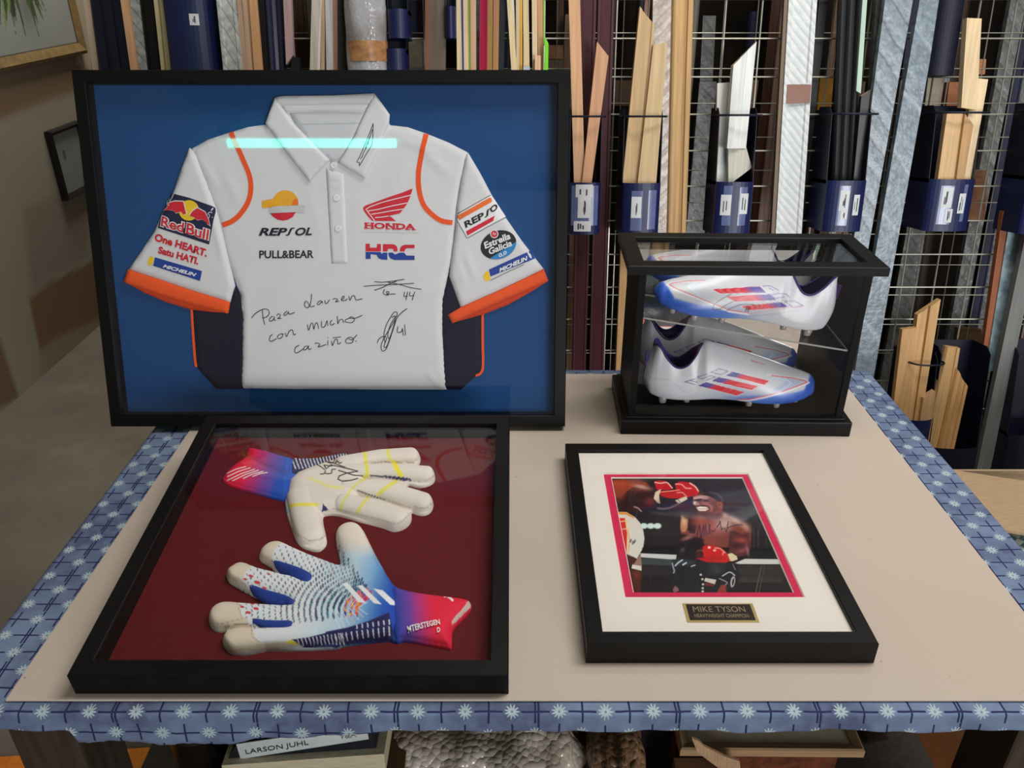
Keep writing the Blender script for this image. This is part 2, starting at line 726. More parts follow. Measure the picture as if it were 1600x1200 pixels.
def wall_picture(name, label, px, border, mfr, paint, inner, N=90, thick=0.035, mat_col=None):
    """a framed picture hanging on the left wall; px = outer corners TL, TR, BR, BL in the photo"""
    q = [onX(u, v, WX + thick) for u, v in px]
    y0, y1 = (q[0][1] + q[3][1]) / 2, (q[1][1] + q[2][1]) / 2
    z0, z1 = (q[2][2] + q[3][2]) / 2, (q[0][2] + q[1][2]) / 2
    W, H = y1 - y0, z1 - z0
    # local: a along +y, b up, c towards the room (+x)
    M = Matrix(((0, 0, 1, WX), (1, 0, 0, y0), (0, 1, 0, z0), (0, 0, 0, 1)))
    t = thing(name, label, 'picture', M)
    f = MB()
    bw = border
    f.ring(W, H, [(0, 0.002), (0, thick * 0.8), (bw * 0.3, thick), (bw * 0.75, thick * 0.75), (bw, thick * 0.6), (bw, 0.002)], mfr)
    f.build('picture_frame', t)
    g = MB()
    n = N
    a = np.linspace(bw * 0.9, W - bw * 0.9, n)
    c = np.linspace(bw * 0.9, H - bw * 0.9, n)
    A, B = np.meshgrid(a, c, indexing='ij')
    pp = Paint(A.ravel() / W, B.ravel() / H, inner)
    paint(pp)
    g.add(np.column_stack([A.ravel(), B.ravel(), np.full(A.size, thick * 0.45)]),
          [(i * n + j, (i + 1) * n + j, (i + 1) * n + j + 1, i * n + j + 1) for i in range(n - 1) for j in range(n - 1)],
          vcol_mat(name + '_print', 0.5, 0.4))
    g.c = pp.C
    g.build('print', t)
    gl = MB()
    gl.box((bw * 0.8, bw * 0.8, thick * 0.52), (W - bw * 0.8, H - bw * 0.8, thick * 0.56), glass_mat('picture_glass_' + name, refl=0.6))
    gl.build('glass', t)
    return t


def plant_paint(p):
    rr = random.Random(3)
    p.poly([(0.05, 0.05), (0.95, 0.05), (0.95, 0.95), (0.05, 0.95)], (174, 178, 172))
    p.poly([(0.05, 0.05), (0.95, 0.05), (0.95, 0.07), (0.05, 0.07)], (60, 52, 40))
    p.poly([(0.93, 0.05), (0.95, 0.05), (0.95, 0.95), (0.93, 0.95)], (60, 52, 40))
    for i in range(34):
        a = rr.uniform(-0.42, 0.42)
        L = rr.uniform(0.50, 0.70)
        x0, y0 = 0.42 + rr.uniform(-0.08, 0.08), 0.80
        x1, y1 = x0 + a * 0.9, y0 - L * (1 - abs(a) * 0.5)
        w_ = rr.uniform(0.016, 0.040)
        c = rr.choice([(70, 104, 42), (104, 140, 62), (46, 70, 30), (140, 164, 92), (58, 84, 40), (34, 46, 26)])
        p.poly([(x0 - w_, y0), ((x0 + x1) / 2 - w_, (y0 + y1) / 2), (x1, y1), ((x0 + x1) / 2 + w_, (y0 + y1) / 2), (x0 + w_, y0)], c, 0.92)
    p.blob(0.46, 0.3, 0.08, 0.12, (60, 64, 58), 0.5)


wall_picture('wall_picture', 'gold framed picture of long green leaves hanging on the left wall',
             [(-110, -235), (100, -190), (118, 87), (3, 114)], 0.05, plain((136, 112, 74), 0.45, 0.5, 0.1, 0.12), plant_paint, (168, 148, 112), 110)


def small_paint(p):
    p.poly([(0.3, 0.55), (0.36, 0.55), (0.36, 0.68), (0.3, 0.68)], (90, 90, 88))


wall_picture('wall_picture.001', 'small black framed pale picture low on the left wall beside the large framed shirt',
             [(83, 206), (131, 186), (148, 294), (105, 314)], 0.022, plain((26, 22, 20), 0.4), small_paint, (150, 152, 150), 40)

# ------------------------------------------------------------------ the lamp that the shirt's glass mirrors
M_TUBE = emit_mat('tube_glow', (0.04, 1.0, 0.80), 9.0)
t = thing('ceiling_lamp', 'fluorescent tube lamp under the ceiling', 'lamp', Matrix.Translation((-1.43, -3.08, 2.93)))
mb = MB()
mb.box((-0.66, -0.05, 0.02), (0.66, 0.05, 0.07), plain((220, 220, 216), 0.5))
mb.build('housing', t)
mb = MB()
mb.tube([(-0.6, 0, 0), (0.6, 0, 0)], 0.034, M_TUBE, 12)
mb.build('tube', t)

# ================================================================== work table
TX0, TX1, TY0, TY1 = -0.622, 0.705, 0.604, 1.425
t = thing('work_table', 'work table on dark legs under a blue daisy cloth', 'table', Matrix.Translation((0, 0, 0)))
M_LEG = plain((52, 44, 36), 0.6, 0.3, 0, 0.2, 14, (6, 6, 0.6))
mb = MB()
mb.box((TX0 + 0.004, TY0 + 0.004, TOP - 0.026), (TX1 - 0.004, TY1 - 0.004, TOP - 0.0045), M_LEG)
mb.build('tabletop', t)
for lx in (TX0 + 0.02, TX1 - 0.10):
    for ly in (TY0 + 0.05, TY1 - 0.13):
        mb = MB()
        mb.box((lx, ly, 0), (lx + 0.08, ly + 0.08, TOP - 0.026), M_LEG, bev=0.004)
        mb.build('leg', t)
SH = 0.48
mb = MB()
mb.box((TX0 + 0.03, TY0 + 0.06, SH - 0.02), (TX1 - 0.03, TY1 - 0.06, SH), M_LEG)
mb.build('lower_shelf', t)

# the cloth: one sheet with drops on the front and both sides
m, b = base_mat('daisy_cloth', 0.85, 0.2)
tc = m.node_tree.nodes.new('ShaderNodeUVMap')
sp = m.node_tree.nodes.new('ShaderNodeSeparateXYZ')
m.node_tree.links.new(tc.outputs[0], sp.inputs[0])
uvec = tc.outputs[0]
wob = (noise(uvec, 25, 2) - 0.5) * 0.004
X, Yc = Ex(sp.outputs[0]) + wob, Ex(sp.outputs[1]) + wob
PX, PY = 0.051, 0.0265
row = (Yc / PY + 0.5).floor()
par = row.mod(2.0)
dy = Yc - row * PY
fx = (X / PX + par * 0.5).fract() - 0.5
dx = fx * PX
ang = Ex.op('ARCTAN2', dy, dx)
rad = (dx * dx + dy * dy).sqrt()
petal = rad.lt(((ang * 11.0).cos() * 0.0021) + 0.0062)
core = rad.lt(0.0014)
cx = (Ex.op('ABSOLUTE', fx) * -1.0 + 0.5) * PX
arms = (dy.abs().lt(0.00115) * cx.lt(0.0155)).max(cx.lt(0.0011) * dy.abs().lt(0.0125))
dbl = ((X / (PX * 3.0) + 0.31).fract() - 0.5).abs().lt(0.0075) * dy.abs().lt(0.013)
arms = arms.max(dbl)
n1 = noise(uvec, 9, 3)
n2 = noise(uvec, 60, 3)
c = mixc(((n1 - 0.35) * 3.4).sat(), (80, 87, 118), (112, 128, 156))
c = mixc(((n2 - 0.4) * 2).sat() * 0.55, c, (128, 148, 178))
c = mixc(arms, c, (40, 44, 82))
c = mixc(petal, c, (166, 183, 188))
c = mixc(core, c, (120, 130, 150))
set_col(b, c)
M_CLOTH = m
mb = MB()
xs = np.linspace(TX0, TX1, 240)
V, UVs = [], []


def drop_front(x):
    u = 800 + x / 0.87 * 1255
    d = 0.0245 + 0.0012 * math.sin(x * 31) + 0.0006 * math.sin(x * 160)
    if u < 640:
        k = min(1, (640 - u) / 330)
        d += 0.019 * k * k * (3 - 2 * k) + 0.0016 * math.sin(x * 75) * k + 0.0007 * math.sin(x * 401) * k
    if u < 104: d = 0.0245 + (u < 98) * -0.002
    return d


prof = []
for x in xs:
    d = drop_front(x)
    wv = 0.0012 * math.sin(x * 40) + 0.0008 * math.sin(x * 90 + 1)
    rows = [(TY1, TOP - 0.002, TY1)]
    for q in np.linspace(TY1 - 0.03, TY0 + 0.02, 12): rows.append((q, TOP - 0.001, q))
    for a in np.linspace(0, math.pi / 2, 5):
        r = 0.006
        rows.append((TY0 + r - r * math.sin(a) - 0.003, TOP - 0.001 - r + r * math.cos(a), TY0 + 0.008 - a * r))
    for q in np.linspace(0.15, 1, 7):
        rows.append((TY0 - 0.003 + wv * q - 0.003 * q, TOP - 0.007 - (d - 0.007) * q, TY0 - (d - 0.007) * q))
    for a, c_, s_ in rows:
        V.append((x, a, c_))
        UVs.append((x, s_))
nr = len(rows)
F = [(i * nr + j, (i + 1) * nr + j, (i + 1) * nr + j + 1, i * nr + j + 1) for i in range(len(xs) - 1) for j in range(nr - 1)]
mb.add(V, F, M_CLOTH)
for sx, X0 in ((-1, TX0), (1, TX1)):                       # side drops
    k = len(mb.v)
    ys = np.linspace(TY0 - 0.004, TY1, 60)
    vs = []
    for yq in ys:
        for q in np.linspace(0, 1, 8):
            d = 0.040 + 0.006 * math.sin(yq * 23) + 0.003 * math.sin(yq * 61)
            vs.append((X0 + sx * (0.006 * min(1, q * 4) + 0.004 * q * math.sin(yq * 34)), yq, TOP - 0.001 - d * q))
            UVs.append((X0 + sx * d * q, yq))
    mb.add(vs, [(i * 8 + j, (i + 1) * 8 + j, (i + 1) * 8 + j + 1, i * 8 + j + 1) for i in range(59) for j in range(7)], M_CLOTH)
mb.uv = UVs
o = mb.build('tablecloth', None, True)
so = o.modifiers.new('thickness', 'SOLIDIFY')
so.thickness = 0.0012
so.offset = -1
tag(o, 'blue cloth printed with white daisies and dark crosses covering the table', 'tablecloth')

# the grey-beige board that lies on the cloth
m, b = base_mat('grey_board', 0.8, 0.25)
x, y, z, v = coords('Object')
n1, n2, n3 = noise(v, 2.2, 3), noise(v, 260, 3), noise(v, 24, 2)
c = mixc(((n1 - 0.35) * 3).sat(), (189, 174, 160), (194, 180, 167))
c = mixc(((n2 - 0.62) * 5).sat() * 0.35, c, (176, 160, 146))
c = mixc(noise(v, 90, 2).gt(0.765) * 0.55, c, (132, 112, 98))
set_col(b, c)
bump(b, n2, 0.0003, 0.25)
mb = MB()
mb.box((-0.5555, 0.6165, TOP), (0.637, 1.40, TOP + 0.0028), m, bev=0.0008)
tag(mb.build('cardboard_sheet'), 'large grey-beige sheet of board lying on the daisy cloth', 'board')
BT = TOP + 0.0028

# ------------------------------------------------------------------ orange paint on the floor
mb = MB()
m, b = base_mat('orange_floor_paint', 0.6, 0.4)
x, y, z, v = coords('Object')
set_col(b, mixc(((noise(v, 30, 4) - 0.35) * 3).sat(), (226, 124, 16), (246, 150, 34)))
mb.prism([(-1.5, 0.3), (1.6, 0.3), (1.6, 1.44), (-1.5, 1.205)], 0.0, 0.003, m)
o = mb.build('floor_marking')
o['kind'] = 'structure'

# ------------------------------------------------------------------ things under the table
M_BLACK = plain((20, 17, 15), 0.35, 0.5)


def slab(name, label, cat, px, y, depth, mat_, parent=None, bev=0.002):
    """a block whose front face has the four pixel corners (TL, TR, BR, BL) at distance y"""
    q = [onY(u, v, y) for u, v in px]
    mb = MB()
    vs = [tuple(p) for p in q] + [(p[0], p[1] + depth, p[2]) for p in q]
    mb.add(vs, [(0, 1, 2, 3), (7, 6, 5, 4), (0, 4, 5, 1), (1, 5, 6, 2), (2, 6, 7, 3), (3, 7, 4, 0)], mat_)
    o = mb.build(name, parent)
    if label: tag(o, label, cat)
    return o


def floor_px(u, y, zt):
    """pixel row where the vertical at pixel u, distance y reaches height zt"""
    d = ray(u, 600)
    lo, hi = 600.0, 1900.0
    for _ in range(60):
        mid = (lo + hi) / 2
        if onY(u, mid, y)[2] > zt: lo = mid
        else: hi = mid
    return lo


def onshelf(px_top, y, zt=SH):
    """TL, TR pixel corners -> front face down to the shelf"""
    (u0, v0), (u1, v1) = px_top
    a, b_ = onY(u0, v0, y), onY(u1, v1, y)
    return a, b_


# black waste bin
a, b_ = onY(238, 1158, 0.74), onY(347, 1158, 0.74)
mb = MB()
xc, r = (a[0] + b_[0]) / 2, (b_[0] - a[0]) / 2
mb.lathe([(r * 0.9, SH), (r, a[2]), (r + 0.003, a[2]), (r + 0.003, a[2] - 0.01), (r * 0.96, a[2] - 0.012), (r * 0.88, SH + 0.01)], M_BLACK, 28, Matrix.Translation((xc, 0.74 + r, 0)))
tag(mb.build('waste_bin', None, True), 'black round bin under the left end of the table', 'bin')

# moulding sample book on a cream book
t = thing('sample_book', 'black sample book with a lettered white spine label lying tilted under the table', 'book')
slab('cover', None, None, [(370, 1163), (573, 1133), (590, 1173), (352, 1194)], 0.72, 0.17, plain((24, 26, 34), 0.4), t)
mb = MB()
q = [onY(u, v, 0.7185) for u, v in ((369, 1163), (572, 1133), (576, 1155), (376, 1186))]
mb.add([tuple(p) for p in q] + [(p[0], p[1] + 0.0012, p[2]) for p in q], [(0, 1, 2, 3), (7, 6, 5, 4), (0, 4, 5, 1), (1, 5, 6, 2), (2, 6, 7, 3), (3, 7, 4, 0)], plain((188, 194, 196), 0.5))
lab = mb.build('spine_label', t)
mb = MB()
V, F = text_mesh('LARSON JUHL', 0.0)
q = [onY(u, v, 0.7175) for u, v in ((385, 1181), (483, 1166), (383, 1172))]
V = (V - V.min(0)) / (V.max(0) - V.min(0) + 1e-9)
mb.add([tuple(q[0] + (q[1] - q[0]) * a_ + (q[2] - q[0]) * c_) for a_, c_ in V[:, :2]], F, plain((40, 40, 44), 0.6))
mb.build('printed_name', lab)
mb = MB()
V, F = text_mesh('V&A', 0.0)
q = [onY(u, v, 0.7175) for u, v in ((531, 1156), (557, 1152), (530, 1147))]
V = (V - V.min(0)) / (V.max(0) - V.min(0) + 1e-9)
mb.add([tuple(q[0] + (q[1] - q[0]) * a_ + (q[2] - q[0]) * c_) for a_, c_ in V[:, :2]], F, plain((120, 124, 128), 0.6))

mb.build('printed_code', lab)
q0, q1 = onY(346, 1196, 0.71), onY(600, 1178, 0.71)
mb = MB()
mb.prism([(q0[0], q0[2]), (q1[0], q1[2]), (q1[0], q1[2] - 0.035), (q0[0], q0[2] - 0.035)], 0.71, 0.90, plain((186, 176, 150), 0.7, 0.2, 0, 0.08, 200, (0.2, 1, 4)), lambda a_, c_, h: (a_, h, c_))
tag(mb.build('catalogue'), 'thick cream paged catalogue beneath the black sample book', 'book')
mb = MB()
mb.box((q0[0] - 0.01, 0.70, SH), (q1[0] + 0.02, 0.92, min(q0[2], q1[2]) - 0.036), plain((92, 66, 44), 0.8, 0.2))
tag(mb.build('carton'), 'brown carton carrying the stacked books under the table', 'box')

# bubble wrap bundles
def bubble_mat(name, c0, c1, dark):
    m, b = base_mat(name, 0.22, 0.7)
    x, y, z, v = coords('Object')
    vo = m.node_tree.nodes.new('ShaderNodeTexVoronoi')
    vo.inputs['Scale'].default_value = 105
    m.node_tree.links.new(v, vo.inputs['Vector'])
    n = noise(v, 18, 4)
    set_col(b, mixc(((n - 0.35) * 3).sat(), c0, c1))
    d = Ex(vo.outputs['Distance'])
    bump(b, 1.0 - d * d, 0.004, 0.9)
    return m


def bundle(name, label, cx, cy, cz, rx, ry, rz, mat_, seed):
    bm = bmesh.new()
    bmesh.ops.create_icosphere(bm, subdivisions=5, radius=1)
    rr = random.Random(seed)
    ph = [rr.uniform(0, 6.28) for _ in range(9)]
    for q in bm.verts:
        p = q.co
        e = 3.2
        n_ = (abs(p.x) ** e + abs(p.y) ** e + abs(p.z) ** e) ** (1 / e)
        p /= n_
        d = 1 + 0.05 * math.sin(5 * p.x + ph[0] + 3 * p.z) + 0.04 * math.sin(9 * p.y + 4 * p.x + ph[1]) + 0.03 * math.sin(14 * p.x - 8 * p.z + ph[2]) + 0.015 * math.sin(31 * p.x + 17 * p.y + ph[3])
        q.co = Vector((p.x * rx * d, p.y * ry * d, p.z * rz * d))
    zmin = min(q.co.z for q in bm.verts)
    me = bpy.data.meshes.new(name)
    bm.to_mesh(me)
    bm.free()
    me.polygons.foreach_set('use_smooth', [True] * len(me.polygons))
    me.materials.append(mat_)
    o = bpy.data.objects.new(name, me)
    col.objects.link(o)
    o.location = (cx, cy, cz)
    return tag(o, label, 'bubble wrap')


a, b_ = onY(585, 1146, 0.78), onY(915, 1146, 0.78)
hh = (onY(750, 1133, 0.80)[2] - SH) / 2
bundle('bubble_wrap', 'clear bubble wrap bundle bulging out under the middle of the table', (a[0] + b_[0]) / 2 - 0.02, 0.83, SH + hh, (b_[0] - a[0]) / 2 + 0.01, 0.12, hh * 0.97, bubble_mat('bubble_film', (150, 134, 118), (206, 194, 182), 0), 4)
a, b_ = onY(918, 1150, 0.78), onY(1012, 1150, 0.78)
hh = (onY(960, 1138, 0.80)[2] - SH) / 2
bundle('bubble_wrap.001', 'brownish bubble wrap bundle beside the clear one under the table', (a[0] + b_[0]) / 2, 0.83, SH + hh, (b_[0] - a[0]) / 2, 0.12, hh * 0.97, bubble_mat('bubble_film_brown', (92, 66, 48), (150, 116, 88), 0), 9)

q = [onY(990, 1142, 0.86), onY(1066, 1142, 0.86)]
mb = MB()
mb.box((q[0][0], 0.86, SH), (q[1][0], 1.05, q[0][2]), plain((36, 26, 40), 0.6))
tag(mb.build('storage_box'), 'dark purple box standing under the table beside the brown bubble wrap', 'box')
q = [onY(1066, 1160, 0.80), onY(1335, 1160, 0.80)]
mb = MB()
mb.box((q[0][0], 0.83, SH), (q[1][0], 1.1, 0.583), plain((92, 46, 26), 0.5, 0.4, 0, 0.25, 60, None, 0.001))
tag(mb.build('leather_case'), 'red-brown leather covered case under the right half of the table', 'case')
# thin pale frame lying on the case
FX0, FX1 = q[0][0] - 0.004, q[1][0] + 0.012
t = thing('picture_frame', 'thin pale wooden frame lying on top of the leather case', 'frame', Matrix.Translation((FX0, 0.79, 0.5832)) @ Matrix.Rotation(-0.01, 4, 'Z'))
mb = MB()
mb.ring(FX1 - FX0, 0.25, [(0, 0), (0, 0.013), (0.003, 0.015), (0.014, 0.011), (0.014, 0)], wood((158, 126, 92), 0.08, 0))
mb.build('frame_moulding', t)
mb = MB()
mb.box((0.012, 0.012, 0.002), (FX1 - FX0 - 0.012, 0.238, 0.008), plain((196, 182, 160), 0.6))
mb.build('print', t)
# serrated carton flap
pts = [(1081, 1154), (1092, 1158), (1100, 1166), (1132, 1182), (1156, 1190), (1158, 1215), (1128, 1204), (1090, 1176)]
mb = MB()
mb.prism([(p[0], p[2]) for p in (onY(u, v, 0.765) for u, v in pts)], 0.765, 0.769, plain((170, 138, 106), 0.8, 0.2, 0, 0.12, 300, (4, 1, 0.3)), lambda a_, c_, h: (a_, h, c_))
fl = mb
q = [onY(1060, 1196, 0.77), onY(1160, 1196, 0.77)]
mb.box((q[0][0], 0.769, SH), (q[1][0], 0.798, q[0][2] - 0.02), plain((120, 84, 54), 0.8))
tag(mb.build('carton.001'), 'open brown carton with a torn flap in front of the leather case', 'box')
# dark offcuts leaning by the right leg
for i, (u0, u1, c, lab_) in enumerate([(1338, 1420, (46, 30, 22), 'dark brown plank leaning under the table, nearest the leather case'),
                                       (1368, 1446, (66, 52, 42), 'grey-brown plank leaning under the table between two dark ones'),
                                       (1398, 1470, (38, 26, 20), 'nearly black plank leaning under the table, closest to the right leg')]):
    a, b_ = onY(u0, 1139, 0.90 + i * 0.016), onY(u1, 1210, 0.90 + i * 0.016)
    d = Vector((b_[0] - a[0], 0, b_[2] - a[2])).normalized()
    k = (b_[2] - SH) / -d.z
    e = (b_[0] + d.x * k, SH)
    s = (a[0] - d.x * 0.05, a[2] - d.z * 0.05)
    mb = MB()
    mb.prism([(s[0], s[1]), (s[0] + 0.035, s[1]), (e[0] + 0.035, e[1]), (e[0], e[1])], 0.90 + i * 0.016, 0.912 + i * 0.016, wood(c), lambda a_, c_, h: (a_, h, c_))
    tag(mb.build('plank'), lab_, 'plank', 'planks leaning under the table')

# ------------------------------------------------------------------ right of the table: open carton with chequered cloth
zt = 0.62
P = [onZ(1470, 731, zt), onZ(1680, 764, zt), onZ(1680, 846, zt), onZ(1540, 823, zt)]
M_CARD = plain((176, 150, 120), 0.85, 0.15, 0, 0.06, 120, (0.4, 6, 1))
t = thing('carton', 'open corrugated cardboard carton standing right of the table', 'box')
mb = MB()
vs = [tuple(p) for p in P] + [(p[0], p[1], p[2] - 0.006) for p in P]
mb.add(vs, [(0, 1, 2, 3), (7, 6, 5, 4), (0, 4, 5, 1), (1, 5, 6, 2), (2, 6, 7, 3), (3, 7, 4, 0)], M_CARD)
mb.build('flap', t)
x0, x1, y0, y1 = 0.86, 1.75, P[3][1] - 0.02, P[0][1]
mb = MB()
for a_, b2 in (((x0, y0 - 0.35, 0.0), (x0 + 0.006, y1, zt - 0.008)), ((x1, y0 - 0.35, 0), (x1 + 0.006, y1, zt - 0.008)), ((x0, y1, 0), (x1, y1 + 0.006, zt - 0.008)), ((x0, y0 - 0.356, 0), (x1, y0 - 0.35, zt - 0.1)), ((x0, y0 - 0.35, 0.0), (x1, y1, 0.006))):
    mb.box(a_, b2, M_CARD)
mb.build('carton_walls', t)
m, b = base_mat('chequered_cloth', 0.85, 0.2)
x, y, z, v = coords('Object')
k1 = ((x / 0.03 + y / 0.05).fract() - 0.5).gt(0.0)
k2 = ((y / 0.03 - x / 0.06).fract() - 0.5).gt(0.0)
set_col(b, mixc(k1, mixc(k2, (196, 206, 204), (110, 142, 150)), mixc(k2, (92, 124, 140), (210, 214, 210))))
mb = MB()
n = 40
xs, ys = np.linspace(x0 + 0.02, x1 - 0.02, n), np.linspace(y0 - 0.33, y0 + 0.10, n)
A, B = np.meshgrid(xs, ys, indexing='ij')
Zc = zt - 0.055 + 0.015 * np.sin(A * 23) * np.cos(B * 17) + 0.006 * np.sin(A * 61 + B * 40)
mb.add(np.column_stack([A.ravel(), B.ravel(), Zc.ravel()]), [(i * n + j, (i + 1) * n + j, (i + 1) * n + j + 1, i * n + j + 1) for i in range(n - 1) for j in range(n - 1)], m)
mb.add([(x0 + 0.02, y0 - 0.33, 0.006), (x1 - 0.02, y0 - 0.33, 0.006), (x1 - 0.02, y0 + 0.10, 0.006), (x0 + 0.02, y0 + 0.10, 0.006)], [(3, 2, 1, 0)], m)
k0 = len(mb.v) - 4
mb.f += [(0, n - 1, k0 + 3, k0), ((n - 1) * n, k0 + 1, k0 + 2, n * n - 1), (0, k0, k0 + 1, (n - 1) * n), (n - 1, n * n - 1, k0 + 2, k0 + 3)]
mb.m += [0] * 4
tag(mb.build('folded_cloth', None, True), 'white and teal chequered cloth heaped in the carton right of the table', 'cloth')

# ================================================================== large shadow-box frame with the polo shirt
M_FRAME = plain((11, 10, 10), 0.45, 0.2, 0, 0.12, 60, (30, 2, 30))
LEAN = math.radians(15.4)
WF, HF, DF = 0.7785, 0.5765, 0.036
ZF = BT + DF * math.sin(LEAN)                           # it stands on its rear lower edge
SB = onZ(172, 668, ZF)
# a right, b up the leaning face, c out towards the viewer
R = Matrix(((1, 0, 0), (0, math.sin(LEAN), -math.cos(LEAN)), (0, math.cos(LEAN), math.sin(LEAN)))).to_4x4()
MS = Matrix.Translation((SB[0], SB[1] + 0.003, ZF)) @ R
SS = Sheet(MS)
shirt_frame = thing('shadow_box_frame', 'large black framed shadow box with a blue backing leaning at the back of the table', 'frame', MS)
mb = MB()
bw = 0.0195
mb.ring(WF, HF, [(0, -DF), (0, -0.001), (0.001, 0), (bw - 0.001, 0), (bw, -0.001), (bw, -DF + 0.004), (bw - 0.004, -DF)], M_FRAME)
mb.build('frame_moulding', shirt_frame)
mb = MB()
CB = -0.0265                                            # surface of the blue backing
mb.box((bw - 0.003, bw - 0.003, CB - 0.006), (WF - bw + 0.003, HF - bw + 0.003, CB), plain((16, 68, 122), 0.75, 0.25, 0, 0.04, 500, None, 0.0002))
mb.build('backing_board', shirt_frame)
mb = MB()
mb.box((bw - 0.002, bw - 0.002, -0.0062), (WF - bw + 0.002, HF - bw + 0.002, -0.0042), glass_mat('frame_glass', refl=0.8))
mb.build('glass', shirt_frame)
mb = MB()                                               # easel strut behind, down to the table
mb.add([(0.60, 0.40, -DF), (0.68, 0.40, -DF), (0.68, 0.395, -DF - 0.008), (0.60, 0.395, -DF - 0.008),
        (0.60, 0.034, -DF - 0.115), (0.68, 0.034, -DF - 0.115), (0.68, 0.0325, -DF - 0.122), (0.60, 0.0325, -DF - 0.122)],
       [(0, 1, 2, 3), (7, 6, 5, 4), (0, 4, 5, 1), (1, 5, 6, 2), (2, 6, 7, 3), (3, 7, 4, 0)], M_BLACK)
mb.build('easel_strut', shirt_frame)

# ------------------------------------------------------------------ the polo shirt
CS = -0.020                                             # plane used to read positions
shirt = thing('polo_shirt', 'white signed racing polo shirt with orange trim mounted in the blue shadow box', 'shirt', MS @ Matrix.Translation((0, 0, CB)))


def fabric(name, c, rough=0.8):
    m, b = base_mat(name, rough, 0.25)
    x, y, z, v = coords('Object')
    n = noise(v, 700, 2)
    n2 = noise(v, 22, 3)
    set_col(b, mixc(n, tuple(q * 0.97 for q in c), tuple(min(255, q * 1.02) for q in c)))
    bump(b, n * 0.15 + n2, 0.0016, 0.55)
    return m


M_WHITE = fabric('white_jersey', (218, 218, 220))
M_WHITE2 = fabric('white_jersey_lining', (205, 206, 212))
M_NAVYF = fabric('navy_jersey', (20, 20, 42))
M_ORANGE = fabric('orange_trim', (240, 88, 36))
INK = plain((42, 40, 44), 0.6, 0.3, 0, 0.02)
P_RED = plain((208, 34, 52), 0.6, 0.3, 0, 0.03)
P_BLUE = plain((30, 62, 150), 0.6, 0.3, 0, 0.03)
P_NAVY = plain((26, 28, 66), 0.6, 0.3, 0, 0.03)
P_DARK = plain((28, 26, 42), 0.6, 0.3, 0, 0.03)
P_WHITE = plain((232, 232, 234), 0.6, 0.3, 0, 0.01)
P_YEL = plain((238, 200, 40), 0.6, 0.3, 0, 0.03)
P_GOLD = plain((232, 168, 40), 0.6, 0.3, 0, 0.04)
P_ORNG = plain((238, 112, 40), 0.6, 0.3, 0, 0.03)
P_GREY = plain((196, 196, 198), 0.5, 0.4, 0, 0.05)
P_BLK = plain((30, 30, 30), 0.6, 0.3, 0, 0.03)
P_SKY = plain((40, 132, 196), 0.6, 0.3, 0, 0.03)


def S(px, T=None, c=CS): return SS.pts(px, c, T)


def ridge(a, b, h, w_, fade=True):
    """a soft fold from a to b"""
    a, b = np.array(a), np.array(b)
    d = b - a
    L = np.hypot(*d)
    d = d / L
    n = np.array([-d[1], d[0]])

    def f(x, y):
        s = (x - a[0]) * d[0] + (y - a[1]) * d[1]
        t = (x - a[0]) * n[0] + (y - a[1]) * n[1]
        e = np.exp(-(t / w_) ** 2)
        k = np.clip(s / L, 0, 1)
        return h * e * np.where((s > -0.01) & (s < L + 0.01), np.sin(np.pi * k) ** 0.6, 0)
    return f


def pillow(outline, h, r, folds=()):
    ol = list(outline)

    def H(x, y):
        x, y = np.asarray(x, float), np.asarray(y, float)
        d = segdist(x, y, ol)
        d = np.where(inpoly(x, y, ol), d, 0)
        k = np.clip(d / r, 0, 1)
        z = h * np.sqrt(np.clip(1 - (1 - k) ** 2, 0, 1))
        for f in folds: z = z + f(x, y) * np.clip(d / 0.004, 0, 1)
        return z
    return H


# --- outlines in photo pixels
torso_px = [(414, 194), (431, 158), (500, 150), (584, 150), (609, 195), (636, 198), (665, 208), (700, 222), (731, 238), (727, 262), (718, 300), (712, 345), (706, 405),
            (699, 436), (692, 470), (691, 520), (694, 560), (698, 610), (600, 610), (450, 609), (374, 608), (376, 560), (377, 500), (374, 462), (362, 430),
            (350, 396), (340, 345), (322, 300), (296, 233), (322, 218), (352, 208), (385, 198)]
T_OL = S(torso_px)
f2 = [ridge(S([(310, 245)])[0], S([(345, 300)])[0], 0.0016, 0.006), ridge(S([(640, 250)])[0], S([(600, 330)])[0], 0.0014, 0.010),
      ridge(S([(655, 230)])[0], S([(705, 275)])[0], 0.002, 0.008), ridge(S([(620, 215)])[0], S([(690, 240)])[0], 0.0016, 0.006),
      ridge(S([(400, 215)])[0], S([(350, 222)])[0], 0.0018, 0.006), ridge(S([(345, 260)])[0], S([(375, 320)])[0], 0.0014, 0.009),
      ridge(S([(665, 580)])[0], S([(690, 608)])[0], 0.0016, 0.004), ridge(S([(650, 470)])[0], S([(690, 440)])[0], 0.0012, 0.008),
      ridge(S([(385, 420)])[0], S([(380, 560)])[0], 0.0010, 0.010), ridge(S([(570, 300)])[0], S([(545, 400)])[0], 0.0010, 0.012),
      ridge(S([(480, 290)])[0], S([(505, 380)])[0], 0.0010, 0.010), ridge(S([(560, 352)])[0], S([(655, 355)])[0], 0.0006, 0.003)]
HT0 = pillow(T_OL, 0.0060, 0.012, f2)


def HT(x, y): return HT0(x, y)


mb = MB()
padded(mb, T_OL, HT, 0.0055, M_WHITE, 0, 0)
